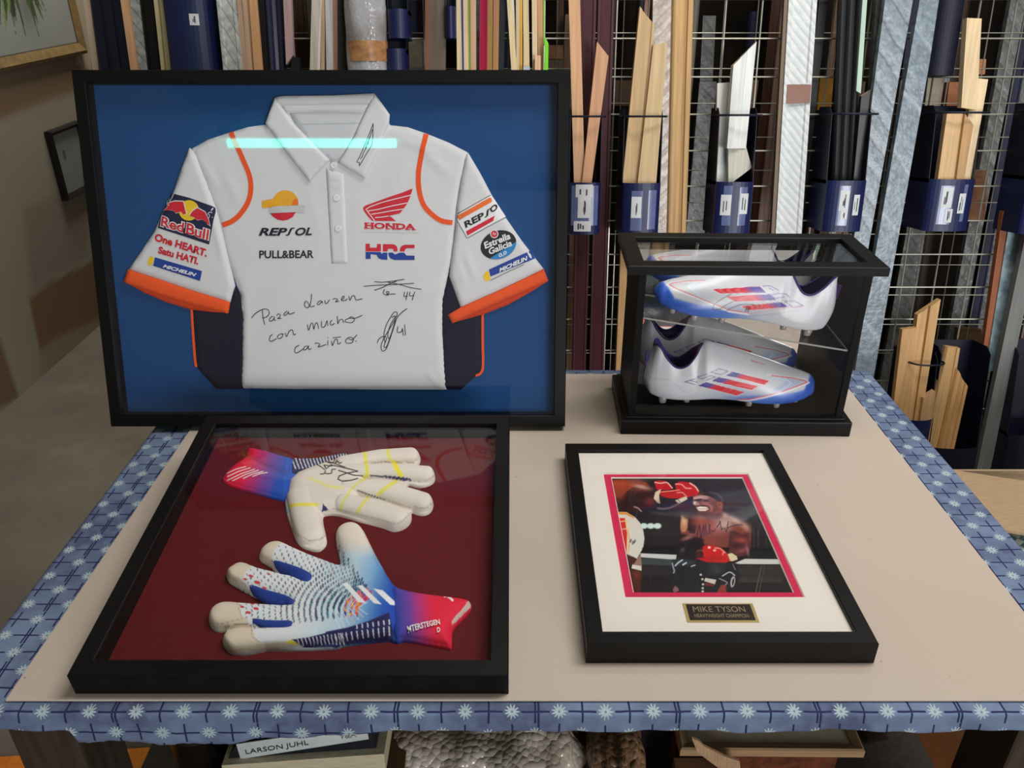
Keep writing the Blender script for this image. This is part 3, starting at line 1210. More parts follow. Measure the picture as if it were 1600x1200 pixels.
# printed marks -----------------------------------------------------
D = lambda px, m_, T=None, off=0.0006, H=HT: drape(mb, S(px, T), H, m_, off, 0.008)
Z7 = (390, 280, 8.573)
arc = lambda cx, cy, r, a0, a1, n=18: [(cx + r * math.cos(math.radians(a0 + (a1 - a0) * i / n)), cy + r * math.sin(math.radians(a0 + (a1 - a0) * i / n))) for i in range(n + 1)]
D(arc(480, 325, 176, 190, 366) + [(640, 345), (270, 385)], P_GOLD, Z7)
D([(165, 292), (320, 262), (330, 350), (270, 378), (170, 386)], P_GOLD, Z7, 0.0009)
D([(590, 270), (640, 260), (655, 345), (560, 345)], P_ORNG, Z7, 0.0009)
D([(275, 458), (620, 440), (580, 505), (510, 545), (440, 556), (370, 540), (310, 500)], P_RED, Z7)
D([(258, 395), (330, 362), (745, 350), (740, 445), (620, 440), (275, 456)], P_GREY, Z7, 0.0012)


def TX(s, bl, br, tl, m_, T=None, bold=0.02, shear=0.0, off=0.0009, H=HT):
    q = S([bl, br, tl], T)
    text_on(mb, s, q[0], q[1], q[2], H, m_, off, bold, shear)


TX('REP', (122, 758), (500, 758), (130, 652), P_DARK, Z7, 0.035, 0.22)
TX('\u0283', (480, 757), (600, 757), (486, 648), P_DARK, Z7, 0.035, 0.22)
TX('OL', (608, 758), (835, 752), (616, 650), P_DARK, Z7, 0.035, 0.22)
TX('PULL&BEAR', (130, 1062), (860, 1058), (130, 955), P_BLK, Z7, 0.022)
Z8 = (550, 280, 8.573)
D([(150, 395), (155, 372), (185, 352), (330, 300), (500, 238), (660, 185), (812, 125), (795, 190), (770, 262), (735, 335), (690, 398), (640, 458), (490, 492), (530, 510), (590, 562), (272, 558), (215, 500), (165, 430)], P_RED, Z8)
for L in ([(305, 560), (188, 402), (240, 370), (380, 318), (500, 285), (640, 250), (795, 212)], [(215, 425), (350, 405), (550, 355), (740, 318)], [(260, 470), (415, 445), (550, 420), (695, 398)], [(310, 515), (400, 508), (490, 494)]):
    stroke(mb, S(L, Z8), 0.0013, HT, P_WHITE, 0.0010, 4, False)
TX('HONDA', (172, 660), (850, 680), (172, 578), P_RED, Z8, 0.04)
for x0, x1 in ((165, 235), (248, 298), (462, 510), (540, 592), (600, 650), (720, 780), (800, 856)):
    for yy in (655, 582):
        if yy == 582 and x0 > 700: continue
        k = (x0 - 165) / 690 * 20
        D([(x0, yy + k - 2), (x1, yy + k - 2), (x1, yy + k + 10), (x0, yy + k + 10)], P_RED, Z8, 0.0010)
for q in ([(183, 865), (240, 865), (240, 968), (183, 968)], [(335, 868), (388, 868), (388, 968), (335, 968)], [(238, 918), (337, 918), (337, 968), (238, 968)],
          [(415, 870), (560, 872), (598, 895), (610, 930), (608, 968), (560, 968), (548, 932), (484, 932), (474, 968), (415, 968)],
          [(640, 968), (645, 925), (665, 895), (710, 878), (838, 878), (838, 925), (730, 925), (710, 945), (705, 968)]):
    D(q, P_RED, Z8)
for q in ([(183, 976), (250, 976), (250, 1068), (183, 1068)], [(248, 976), (388, 978), (398, 1003), (415, 985), (474, 985), (474, 1080), (400, 1077), (355, 1058), (328, 1012), (248, 1004)],
          [(490, 984), (545, 984), (575, 1008), (605, 1000), (635, 985), (700, 985), (730, 1022), (838, 1025), (838, 1082), (570, 1082), (515, 1062), (490, 1020)]):
    D(q, P_BLUE, Z8)
# orange piping on both shoulders
pip_l = [(360, 206), (369, 225), (380, 250), (390, 275), (392, 297), (387, 317), (375, 335), (362, 346), (347, 352)]
pip_r = [(666, 209), (659, 240), (654, 270), (655, 297), (662, 320), (675, 335), (690, 345), (707, 348)]
for q in (pip_l, pip_r): stroke(mb, S(q), 0.0080, HT, M_ORANGE, 0.0008, 5)
# chest pocket seam and collar-side seam
stroke(mb, S([(562, 362), (600, 363), (655, 364)]), 0.0007, HT, P_GREY, 0.0005)
# handwriting, read from a five times enlargement
W5 = (380, 420, 5)
hand = [[(66, 385), (95, 350), (150, 318), (190, 318), (205, 345), (185, 375), (150, 385)], [(150, 320), (155, 370), (168, 436)],
        [(235, 370), (215, 380), (205, 400), (215, 410), (238, 395), (245, 375), (243, 400), (256, 402)], [(262, 365), (275, 352), (290, 360), (285, 380), (268, 388), (300, 388)],
        [(345, 330), (325, 345), (318, 360), (330, 365), (350, 345), (355, 335), (358, 355), (380, 350), (404, 340)],
        [(535, 196), (532, 240), (520, 290), (496, 304), (480, 285), (486, 255), (505, 262), (525, 295), (560, 290)],
        [(610, 250), (590, 255), (580, 275), (592, 280), (610, 262), (616, 252), (620, 272)], [(640, 245), (642, 270), (660, 265), (675, 240)],
        [(700, 238), (720, 232), (738, 240), (722, 258), (750, 252)], [(765, 245), (785, 232), (790, 215), (775, 220), (768, 245), (790, 250), (815, 235)], [(825, 212), (835, 246), (850, 215), (870, 212), (880, 242), (905, 240), (932, 234)],
        [(230, 512), (210, 530), (206, 560), (225, 565), (262, 545)], [(290, 510), (270, 525), (275, 545), (300, 538), (310, 515), (292, 508), (320, 510)], [(330, 500), (340, 530), (360, 488), (385, 478), (395, 515), (412, 508)],
        [(502, 435), (512, 480), (530, 430), (545, 428), (552, 472), (565, 430), (580, 425), (590, 468)], [(612, 408), (615, 455), (640, 448), (655, 405), (662, 445)], [(695, 400), (680, 420), (690, 440), (715, 425)],
        [(735, 368), (738, 400), (740, 430), (755, 400), (775, 395), (785, 420)], [(830, 385), (800, 400), (800, 415), (850, 420), (870, 395), (850, 375), (832, 385), (880, 385), (932, 362)],
        [(440, 595), (410, 615), (404, 650), (425, 655), (470, 625)], [(500, 600), (478, 612), (475, 635), (498, 625), (510, 600), (512, 630), (535, 622)], [(560, 585), (580, 580), (600, 590), (585, 610), (620, 602), (648, 590)], [(662, 560), (662, 598)], [(660, 532), (664, 538)],
        [(690, 565), (698, 600), (715, 558), (735, 552), (742, 588), (765, 575)], [(700, 540), (740, 535), (765, 532)], [(820, 540), (800, 560), (808, 578), (845, 580), (862, 555), (845, 535), (822, 540), (850, 555), (890, 515)], [(878, 560), (886, 570)],
        [(1025, 100), (1090, 105), (1180, 95), (1260, 82)], [(942, 137), (1050, 128), (1200, 122), (1335, 113)], [(1025, 168), (1090, 145), (1150, 115), (1200, 95)], [(1130, 105), (1220, 122), (1300, 145), (1392, 160)],
        [(1105, 160), (1095, 190), (1120, 205), (1140, 182), (1118, 180), (1135, 210)], [(1118, 200), (1190, 196)], [(1262, 180), (1258, 215), (1285, 210)], [(1285, 180), (1272, 245)], [(1305, 180), (1300, 210), (1330, 208)], [(1342, 178), (1320, 245)],
        [(1282, 310), (1235, 345), (1200, 390), (1170, 480), (1140, 570), (1115, 630), (1085, 640), (1080, 590), (1110, 525), (1150, 460), (1190, 390), (1205, 345), (1180, 340), (1145, 390), (1115, 450), (1100, 520), (1110, 580)],
        [(1048, 580), (1060, 550), (1090, 530), (1120, 540), (1100, 610), (1125, 600), (1160, 500), (1190, 400)], [(1160, 380), (1190, 370), (1150, 440), (1130, 520), (1145, 540), (1185, 420)],
        [(1210, 450), (1205, 495), (1240, 490), (1240, 470)], [(1245, 465), (1252, 522)], [(1262, 435), (1268, 520)]]
for q in hand: stroke(mb, S(q, W5), 0.0012, HT, INK, 0.0009, 5)
torso = mb.build('torso', shirt, True)

# --- navy side panels with orange edges
for nm, px, edge in (('side_panel', [(352, 400), (364, 440), (374, 462), (382, 500), (380, 609), (336, 609), (306, 576), (303, 560), (299, 480), (320, 440)], [(297, 470), (300, 520), (303, 560), (305, 574)]),
                     ('side_panel', [(704, 405), (757, 480), (751, 500), (752, 577), (744, 588), (720, 610), (692, 610), (690, 520), (688, 475)], [(754, 480), (754, 530), (754, 578), (743, 588)])):
    ol = S(px)
    mb = MB()
    Hn = pillow(ol, 0.0035, 0.004)
    padded(mb, ol, Hn, 0.006, M_NAVYF, 0, 0)
    stroke(mb, S(edge), 0.0042, flat(0.0020), M_ORANGE, 0, 4)
    mb.build(nm, shirt, True)

# --- sleeves, each with its orange cuff
def sleeve(px, cuff, mouth, marks, folds=()):
    ol = S(px)
    H = lambda x, y: 0.0046 + pillow(ol, 0.0050, 0.010, folds)(x, y)
    b_ = MB()
    padded(b_, ol, H, 0.005, M_WHITE, 0, 0)
    marks(b_, H)
    o = b_.build('sleeve', shirt, True)
    c = MB()
    ol2 = S(mouth)
    padded(c, ol2, lambda x, y: 0.004 + pillow(ol2, 0.002, 0.004)(x, y), 0.006, fabric('orange_cuff_inside', (216, 68, 26)), 0, 0)
    ol3 = S(cuff)
    padded(c, ol3, lambda x, y: 0.0075 + pillow(ol3, 0.0028, 0.003)(x, y), 0.005, M_ORANGE, 0, 0.003)
    c.build('cuff', o, True)
    return o


def left_marks(b_, H):
    T5 = (230, 290, 7.5)
    d = lambda px, m_, off=0.0006: drape(b_, S(px, T5), H, m_, off, 0.007)

    def tx(s, bl, br, tl, m_, bold=0.03, shear=0.0, off=0.0010):
        q = S([bl, br, tl], T5)
        text_on(b_, s, q[0], q[1], q[2], H, m_, off, bold, shear)
    d([(262, 125), (292, 88), (500, 142), (770, 240), (800, 262), (806, 310), (735, 690), (135, 495), (150, 420), (200, 290)], P_NAVY)
    d([(500 + 118 * math.cos(k), 290 + 120 * math.sin(k)) for k in np.linspace(0, 6.28, 25)[:-1]], P_YEL, 0.0010)
    bl_ = [(205, 290), (250, 255), (240, 215), (330, 185), (435, 188), (470, 330), (440, 338), (410, 305), (390, 312), (345, 322), (325, 295), (262, 285)]
    br_ = [(508, 352), (545, 300), (600, 262), (690, 310), (725, 385), (748, 468), (712, 445), (690, 415), (655, 395), (600, 405), (560, 370)]
    for q in (bl_, br_):
        cx, cy = np.mean([p[0] for p in q]), np.mean([p[1] for p in q])
        d([(cx + (p[0] - cx) * 1.07, cy + (p[1] - cy) * 1.12) for p in q], P_WHITE, 0.0013)
        d(q, P_RED, 0.0017)
    for L in ([(240, 225), (232, 190), (262, 170), (262, 140)], [(725, 390), (745, 350), (722, 330), (745, 312), (772, 318)]):
        stroke(b_, S(L, T5), 0.0010, H, P_WHITE, 0.0014, 4)
    tx('Red', (160, 480), (440, 562), (176, 345), P_WHITE, 0.085)
    tx('Bull', (455, 566), (732, 655), (474, 424), P_WHITE, 0.085)
    tx('Red', (170, 474), (434, 552), (184, 356), P_RED, 0.02, 0, 0.0014)
    tx('Bull', (464, 560), (722, 643), (481, 434), P_RED, 0.02, 0, 0.0014)
    tx('One HEART.', (92, 645), (705, 838), (112, 555), P_RED, 0.045)
    tx('Satu HATI.', (135, 792), (605, 928), (152, 708), P_RED, 0.045)
    d([(100, 838), (652, 1000), (628, 1116), (82, 935)], P_BLUE)
    d([(82, 838), (60, 825), (30, 840), (15, 890), (25, 940), (58, 930), (84, 900)], P_YEL, 0.0004)
    stroke(b_, S([(65, 928), (280, 1000), (490, 1062)], T5), 0.0007, H, P_BLK, 0.0010)
    tx('MICHELIN', (192, 958), (578, 1066), (205, 918), P_WHITE, 0.04, 0.25)


sleeve([(295, 231), (306, 243), (322, 285), (337, 325), (347, 365), (354, 396), (362, 430), (366, 447), (359, 473), (300, 455), (250, 438), (200, 421), (220, 392), (240, 362), (258, 322), (270, 300), (283, 262)],
       [(200, 421), (250, 437), (300, 454), (359, 472), (356, 490), (300, 476), (250, 461), (193, 441)],
       [(194, 441), (250, 458), (300, 472), (356, 489), (330, 488), (297, 484), (260, 473), (225, 458)], left_marks,
       [ridge(S([(330, 330)])[0], S([(352, 410)])[0], 0.0015, 0.004)])


def right_marks(b_, H):
    T6 = (700, 290, 7.5)
    d = lambda px, m_, off=0.0006: drape(b_, S(px, T6), H, m_, off, 0.007)

    def tx(s, bl, br, tl, m_, bold=0.03, shear=0.0, off=0.0012):
        q = S([bl, br, tl], T6)
        text_on(b_, s, q[0], q[1], q[2], H, m_, off, bold, shear)
    box = [(105, 345), (500, 112), (530, 140), (678, 365), (225, 612), (108, 400)]
    d(box, P_WHITE)
    stroke(b_, S([(500, 112), (300, 225), (115, 330), (105, 400), (225, 614), (450, 490), (680, 368)], T6), 0.0008, H, P_BLK, 0.0009, 3, False)
    d([(114, 352), (490, 140), (512, 150), (516, 190), (135, 402), (116, 382)], P_ORNG, 0.0009)
    d([(212, 535), (548, 352), (532, 412), (228, 586)], P_RED, 0.0009)
    tx('REP', (208, 498), (440, 376), (178, 430), P_BLK, 0.035, 0.1)
    tx('\u0283', (430, 378), (510, 340), (420, 300), P_BLK, 0.035, 0.1)
    tx('O', (500, 322), (586, 282), (490, 248), P_BLK, 0.035, 0.1)
    c20, s20 = math.cos(math.radians(-20)), math.sin(math.radians(-20))
    el = lambda k, rx, ry: (592 + rx * math.cos(k) * c20 - ry * math.sin(k) * s20, 692 + rx * math.cos(k) * s20 + ry * math.sin(k) * c20)
    d([el(k, 214, 164) for k in np.linspace(0, 6.283, 33)[:-1]], P_BLK)
    d([el(k, 212, 162) for k in np.linspace(0.22, 2.35, 17)], P_SKY, 0.0010)
    d([(543 + 48 * math.cos(k), 565 + 50 * math.sin(k)) for k in np.linspace(0, 6.283, 21)[:-1]], P_WHITE, 0.0010)
    d([(543 + 38 * math.cos(k), 565 + 40 * math.sin(k)) for k in np.linspace(0, 6.283, 21)[:-1]], P_RED, 0.0013)
    stroke(b_, S([(525, 575), (535, 550), (545, 580), (555, 552), (562, 575)], T6), 0.0006, H, P_WHITE, 0.0016)
    tx('Estrella', (438, 742), (738, 622), (420, 665), P_WHITE, 0.03)
    tx('Galicia', (486, 812), (756, 702), (470, 738), P_WHITE, 0.03)
    tx('0,0', (602, 850), (692, 806), (592, 800), P_WHITE, 0.02)
    d([(480, 982), (958, 765), (1022, 852), (500, 1062)], P_BLUE)
    d([(478, 1000), (440, 1010), (412, 1060), (430, 1110), (462, 1122), (500, 1095)], P_YEL, 0.0004)
    stroke(b_, S([(500, 1108), (700, 1010), (890, 922)], T6), 0.0007, H, P_BLK, 0.0010)
    tx('MICHELIN', (605, 1018), (938, 868), (594, 970), P_WHITE, 0.04, 0.25)


sleeve([(731, 238), (750, 270), (770, 308), (790, 340), (815, 376), (850, 421), (800, 446), (760, 464), (720, 482), (710, 455), (702, 432), (703, 420), (711, 362), (714, 320), (720, 280), (727, 248)],
       [(850, 421), (857, 439), (800, 464), (755, 483), (707, 505), (700, 492), (720, 480), (780, 454)],
       [(857, 439), (830, 456), (795, 476), (757, 491), (706, 505), (755, 480), (800, 461)], right_marks,
       [ridge(S([(725, 390)])[0], S([(745, 440)])[0], 0.0014, 0.006), ridge(S([(712, 400)])[0], S([(730, 455)])[0], 0.0012, 0.005)])

# --- neck opening, collar, placket, buttons
mb = MB()
ol = S([(450, 172), (574, 168), (562, 192), (553, 214), (540, 238), (526, 252), (515, 252), (490, 228), (462, 196)])
Hc = lambda x, y: 0.0068 + 0.0006 * np.sin(y * 900)
padded(mb, ol, lambda x, y: np.full(x.shape, 0.0071), 0.008, M_WHITE2, 0, 0.004)
stroke(mb, S([(463, 194), (515, 193), (563, 192)]), 0.0012, flat(0.0076), P_GREY, 0)
mb.build('neck_lining', shirt, True)
collar = MB()
for px, h in (([(431, 152), (442, 150), (520, 149), (584, 146), (588, 152), (577, 164), (520, 164), (440, 166), (431, 160)], 0.0022),
              ([(440, 164), (520, 162), (578, 162), (566, 178), (520, 176), (448, 177)], 0.0012)):
    ol = S(px)
    padded(collar, ol, lambda x, y, ol=ol, h=h: 0.0078 + pillow(ol, h, 0.004)(x, y), 0.004, M_WHITE, 0, 0.004)
stroke(collar, S([(446, 174), (520, 173), (568, 173)]), 0.0009, flat(0.0099), P_GREY, 0)
leaves = ([(430, 153), (434, 158), (460, 194), (490, 225), (515, 250), (484, 284), (450, 241), (415, 193), (421, 176)],
          [(585, 146), (597, 162), (609, 179), (608, 192), (590, 235), (570, 279), (548, 266), (528, 254), (540, 236), (553, 214), (564, 190), (575, 166)])
for px in leaves:
    ol = S(px)
    padded(collar, ol, lambda x, y, ol=ol: 0.0088 + pillow(ol, 0.0026, 0.004)(x, y), 0.004, M_WHITE, 0, 0.006)
hz = lambda x, y: np.full(np.shape(x), 0.0114)
ZK = (400, 130, 6.667)
for q in ([(1218, 418), (1180, 520), (1130, 640), (1080, 760), (1045, 820), (1075, 825), (1070, 865), (1110, 800), (1140, 745), (1175, 690), (1205, 640), (1215, 540), (1218, 418)],
          [(1210, 480), (1185, 560), (1150, 640), (1135, 690)], [(1125, 700), (1105, 760), (1085, 790)], [(1180, 560), (1160, 640)], [(1150, 660), (1130, 700)]):
    stroke(collar, S(q, ZK, -0.012), 0.0012, hz, INK, 0.0003, 3, False)
collar.build('collar', shirt, True)
mb = MB()
ol = S([(509, 262), (537, 272), (538, 300), (543, 411), (518, 412), (513, 330)])
padded(mb, ol, lambda x, y: HT(x, y) + pillow(ol, 0.0022, 0.003, [ridge(S([(510, 275)])[0], S([(536, 283)])[0], 0.001, 0.003), ridge(S([(512, 290)])[0], S([(538, 294)])[0], 0.0008, 0.003)])(x, y), 0.004, M_WHITE, 0, 0.005)
plk = mb.build('placket', shirt, True)
for u, v in ((521, 258), (525, 309), (528, 357)):
    a_, b2 = SS.P(u, v, -0.016)
    mb = MB()
    mb.lathe([(0.0045, 0), (0.0052, 0.0008), (0.0050, 0.0016), (0.0040, 0.0013), (0.0008, 0.0012)], P_WHITE, 18)
    for k in range(4):
        mb.lathe([(0.0006, 0.0012), (0.0006, 0.0015)], P_GREY, 8, Matrix.Translation((0.0014 * math.cos(k * 1.571 + .785), 0.0014 * math.sin(k * 1.571 + .785), 0)))
    z = float(HT(np.array([a_]), np.array([b2]))[0])
    mb.build('button', plk, True, (a_, b2, z + 0.0023))

# ================================================================== shadow box with the goalkeeper gloves
TLT = math.radians(5.9)
WG, HG, DG = 0.4785, 0.478, 0.0325
q = onZ(120, 1084, BT)
RG = Matrix(((1, 0, 0), (0, math.cos(TLT), -math.sin(TLT)), (0, math.sin(TLT), math.cos(TLT)))).to_4x4()
MG = Matrix.Translation((-0.4822, q[1], BT)) @ RG @ Matrix.Translation((0, 0, DG))   # origin on the top face, near left corner
SG = Sheet(MG)
glove_frame = thing('shadow_box_frame', 'square black shadow box with a dark red backing lying below the framed shirt', 'frame', MG)
mb = MB()
bg = 0.0205
mb.ring(WG, HG, [(0, -DG), (0, -0.001), (0.001, 0), (bg - 0.001, 0), (bg, -0.001), (bg, -DG + 0.002), (bg - 0.004, -DG)], M_FRAME)
mb.build('frame_moulding', glove_frame)
mb = MB()
CR = -0.0285
mb.box((bg - 0.003, bg - 0.003, CR - 0.003), (WG - bg + 0.003, HG - bg + 0.003, CR), plain((96, 12, 20), 0.75, 0.25, 0, 0.05, 500, None, 0.0002))
mb.build('backing_board', glove_frame)
mb = MB()
mb.box((bg - 0.002, bg - 0.002, -0.0066), (WG - bg + 0.002, HG - bg + 0.002, -0.0046), glass_mat('glove_glass', refl=0.75))
mb.build('glass', glove_frame)
mb = MB()
hz_ = math.sin(TLT) * HG * 0.86
mb.box((WG * 0.3, HG * 0.83, -DG - 0.0382), (WG * 0.7, HG * 0.86, -DG), M_BLACK)
mb.build('support_foot', glove_frame)

CG = -0.018
def G(px, T=None, c=CG): return SG.pts(px, c, T)
M_GL = vcol_mat('glove_latex', 0.75, 0.25, 500, 0.0004)
gl_base = MG @ Matrix.Translation((0, 0, CR))


def capsule(pts, rads, h):
    """rounded finger: height over the plane along a polyline with radii"""
    P = [np.array(p) for p in pts]

    def f(x, y):
        z = np.zeros(np.shape(x))
        for i in range(len(P) - 1):
            a, b = P[i], P[i + 1]
            d = b - a
            t = np.clip(((x - a[0]) * d[0] + (y - a[1]) * d[1]) / (d @ d), 0, 1)
            r = rads[i] + (rads[i + 1] - rads[i]) * t
            q = np.hypot(x - a[0] - t * d[0], y - a[1] - t * d[1]) / r
            z = np.maximum(z, h * np.sqrt(np.clip(1 - q ** 2.6, 0, 1)))
        return z
    return f


def glove_part(name, parent, px, fingers, body, h, step, paint, T=None, folds=(), edge=0.0035, base=0.0):
    ol = smooth_poly(G(px, T), 2)
    caps = [capsule(G(p, T), r, hh) for p, r, hh in fingers]
    bo = smooth_poly(G(body, T), 1) if body else None

    def H(x, y):
        z = np.zeros(np.shape(x))
        for c in caps: z = np.maximum(z, c(x, y))
        if bo:
            d = segdist(x, y, bo) * np.where(inpoly(x, y, bo), 1, 0)
            k = np.clip(d / 0.022, 0, 1)
            z = np.maximum(z, h * np.sqrt(np.clip(1 - (1 - k) ** 2.2, 0, 1)))
        d = segdist(x, y, ol)
        k = np.clip(d / edge, 0, 1)
        low = 0.0045 * np.sqrt(np.clip(1 - (1 - k) ** 2, 0, 1))
        z = np.maximum(z * np.sqrt(np.clip(1 - (1 - np.clip(d / 0.006, 0, 1)) ** 2, 0, 1)), low)
        for f in folds: z = z + f(x, y)
        return z + base
    mb = MB()
    V, k0, n, extra = padded(mb, ol, H, step, M_GL, 0, 0)
    z = H(V[:, 0], V[:, 1])
    U, Vv = SG.uv(V[:, 0], V[:, 1], CR + z)
    p = Paint(U, Vv, (232, 224, 212))
    paint(p)
    C = np.zeros((len(mb.v), 3))
    C[k0:k0 + n] = p.C
    k1, bv = extra
    C[k1:k1 + len(bv)] = p.C[bv]
    mb.c = C
    return mb, H, ol


# ------------------------------------------------------------------ upper glove, palm side up
g1 = thing('goalkeeper_glove', 'goalkeeper glove lying palm up with a black signature, the upper of the two gloves', 'glove', gl_base, 'signed goalkeeper gloves')
A8, B8 = (340, 680, 8), (500, 680, 8)
a8 = lambda *p: [(340 + x / 8, 680 + y / 8) for x, y in p]
b8 = lambda *p: [(500 + x / 8, 680 + y / 8) for x, y in p]
palm_px = (a8((950, 390), (1100, 330), (1230, 310), (1500, 235), (1600, 205)) + b8((440, 180), (570, 168), (800, 148), (860, 122), (980, 108), (1110, 106), (1190, 140), (1245, 190), (1256, 240), (1240, 300), (1200, 338),
           (1330, 330), (1390, 350), (1425, 410), (1440, 470), (1425, 525), (1380, 565), (1270, 597), (1180, 585), (1110, 560), (1075, 590), (1100, 602), (1220, 645), (1320, 678), (1385, 710), (1412, 770), (1416, 830),
           (1385, 900), (1330, 935), (1270, 945), (1200, 930), (1145, 905), (1135, 925), (1142, 970), (1130, 1030), (1080, 1090), (1000, 1130), (920, 1145), (850, 1125), (790, 1098), (640, 1060), (480, 1020), (300, 965), (160, 935), (60, 945))
           + [(503, 800), (504, 812), (508, 828), (510, 842), (504, 850), (496, 855), (484, 853), (470, 848), (461, 838), (456, 824), (450, 808), (445, 792), (443, 775), (445, 758), (450, 742), (458, 732)])
fing1 = [(b8((300, 330), (750, 250), (1120, 225)), [0.018, 0.017, 0.017], 0.016), (b8((350, 440), (800, 420), (1320, 465)), [0.016, 0.016, 0.0175], 0.0165),
         (b8((350, 620), (800, 660), (1270, 810)), [0.017, 0.0175, 0.0195], 0.017), (b8((300, 820), (600, 900), (960, 1010)), [0.018, 0.019, 0.020], 0.017),
         ([(470, 770), (478, 810), (485, 830)], [0.022, 0.021, 0.0205], 0.0165)]


def paint_palm(p):
    p.C[:] = lin((232, 224, 214))
    p.T = A8
    YEL = (240, 232, 60)
    p.line([(880, 500), (960, 440), (1100, 370), (1220, 330)], 5.0, YEL, 0.75, True, 2.5)
    p.line([(1150, 540), (1280, 590), (1400, 640), (1560, 655)], 4.6, YEL, 0.6, True, 3)
    p.line([(910, 885), (1000, 868), (1130, 865), (1240, 870)], 5.5, (244, 228, 40), 0.85, True, 2)
    p.T = B8
    p.line([(562, 170), (565, 260), (580, 380), (590, 470), (560, 540)], 6.0, YEL, 0.9, True, 1.6)
    p.line([(560, 540), (460, 610), (360, 720), (290, 830), (262, 930)], 4.0, (232, 226, 90), 0.8, True, 1.6)
    p.line([(840, 150), (855, 240), (885, 320)], 5, (240, 232, 70), 0.85, True, 1.5)
    p.line([(930, 345), (960, 420), (1010, 495)], 8, (246, 232, 30), 0.95, True, 1.5)
    p.line([(950, 575), (850, 640), (730, 735)], 6, (240, 230, 60), 0.85, True, 1.8)
    p.line([(600, 780), (530, 870), (465, 965)], 5.5, (236, 226, 80), 0.75, True, 1.8)
    p.line([(640, 350), (720, 345), (830, 330), (1000, 345), (1180, 348)], 1.6, (150, 134, 124), 0.7)
    p.line([(640, 508), (800, 515), (1000, 535), (1130, 560)], 3.4, (44, 42, 92), 1.0)
    p.poly([(760, 510), (900, 512), (1080, 530), (1135, 555), (1050, 575), (900, 550)], (46, 44, 100))
    p.line([(470, 690), (600, 740), (800, 808)], 2.2, (60, 50, 70), 0.9)
    p.line([(800, 808), (1000, 860), (1140, 905)], 1.2, (150, 134, 124), 0.6)
    p.line([(1440, 480), (1390, 540), (1280, 580), (1180, 575)], 1.2, (176, 160, 148), 0.8)
    p.line([(1410, 840), (1360, 895), (1290, 915), (1190, 895)], 1.2, (176, 160, 148), 0.8)
    p.line([(1135, 960), (1060, 1050), (960, 1110), (860, 1085), (500, 990), (160, 915)], 1.2, (176, 160, 148), 0.8)
    p.poly([(20, 960), (40, 850), (60, 880), (110, 935)], (60, 54, 100))
    p.T = (0, 0, 1)
    p.line([(455, 823), (462, 834), (484, 845), (500, 843), (509, 836)], 1.2, (170, 154, 142), 0.8)
    p.line([(443, 776), (446, 790), (449, 800)], 3.4, (120, 190, 226), 0.9)
    Hk = (44, 44, 36)
    for L in ([(1590, 400), (1380, 330), (1225, 340), (1300, 400), (1345, 440), (1330, 480), (1285, 485)], [(1330, 375), (1430, 385)], [(1330, 380), (1360, 420)], [(1400, 385), (1370, 410)], [(1475, 425), (1430, 430), (1420, 475), (1350, 480)],
              [(1350, 330), (1420, 290), (1460, 300), (1440, 345), (1380, 340), (1370, 325)], [(1490, 310), (1470, 350)], [(1490, 340), (1510, 325), (1520, 350), (1550, 340)]):
        p.T = A8
        p.line(L, 1.8, Hk, 1, len(L) > 3, 0.6)
    p.T = B8
    for L in ([(130, 370), (280, 400), (475, 450), (330, 475), (240, 510), (225, 550), (280, 575), (380, 565), (470, 540)], [(230, 440), (330, 470), (420, 500), (530, 508)]):
        p.line(L, 1.9, Hk, 1, False, 0.6)


mb, H1, ol1 = glove_part('palm', g1, palm_px, fing1, a8((900, 470), (1250, 330)) + b8((440, 200), (600, 180), (560, 500), (440, 900), (100, 930)) + [(506, 800), (455, 800), (446, 770)], 0.015, 0.00115, paint_palm)
pal = mb.build('palm', g1, True)


def paint_cuff1(p):
    d = (p.U * 0.93 + p.V * 0.36)
    lo, hi = 346 * 0.93 + 742 * 0.36, 455 * 0.93 + 740 * 0.36
    t_ = np.clip((d - lo) / (hi - lo), 0, 1)
    p.C[:] = lin((238, 34, 64))
    p.put(np.clip((t_ - 0.30) / 0.30, 0, 1), (150, 60, 140))
    p.put(np.clip((t_ - 0.55) / 0.30, 0, 1), (44, 88, 190))
    p.T = A8
    for x0, y0, x1, y1 in ((120, 475, 350, 393), (120, 520, 405, 408), (120, 565, 460, 425), (190, 568, 510, 437), (320, 540, 565, 452), (440, 515, 620, 466)):
        p.line([(x0, y0), ((x0 + x1) / 2, (y0 + y1) / 2 - 12), (x1, y1)], 1.5, (250, 226, 226), 1, False, 0.6)
    p.line([(345, 240), (500, 330), (700, 410), (860, 470)], 2.0, (120, 40, 110), 0.5)
    p.line([(900, 240), (850, 480), (830, 760)], 1.5, (60, 110, 200), 0.7)


cuff_px = a8((370, 108), (480, 122), (620, 155), (760, 200), (930, 245), (1000, 300), (1000, 560), (930, 760), (820, 772), (620, 715), (400, 650), (230, 605), (130, 572), (60, 530), (40, 495), (120, 385), (240, 290), (345, 235), (352, 170))
mb, Hq, _ = glove_part('wrist_cuff', g1, cuff_px, [], cuff_px, 0.0105, 0.0013, paint_cuff1, None, [ridge(G(a8((330, 250)))[0], G(a8((860, 480)))[0], -0.004, 0.006)], 0.002)
mb.build('wrist_cuff', g1, True)


def paint_strip1(p):
    p.C[:] = lin((34, 34, 84))
    p.T = A8
    for i in range(30):
        x = 925 + i * 46 - 0.35 * i * i
        if x > 1640: break
        k = i / 20
        p.line([(x, 262 - k * 40), (x + 18, 330 - k * 45), (x + 52, 420 - k * 60)], 1.7 - 0.4 * k, (226, 228, 240), 1, True, 0.6)


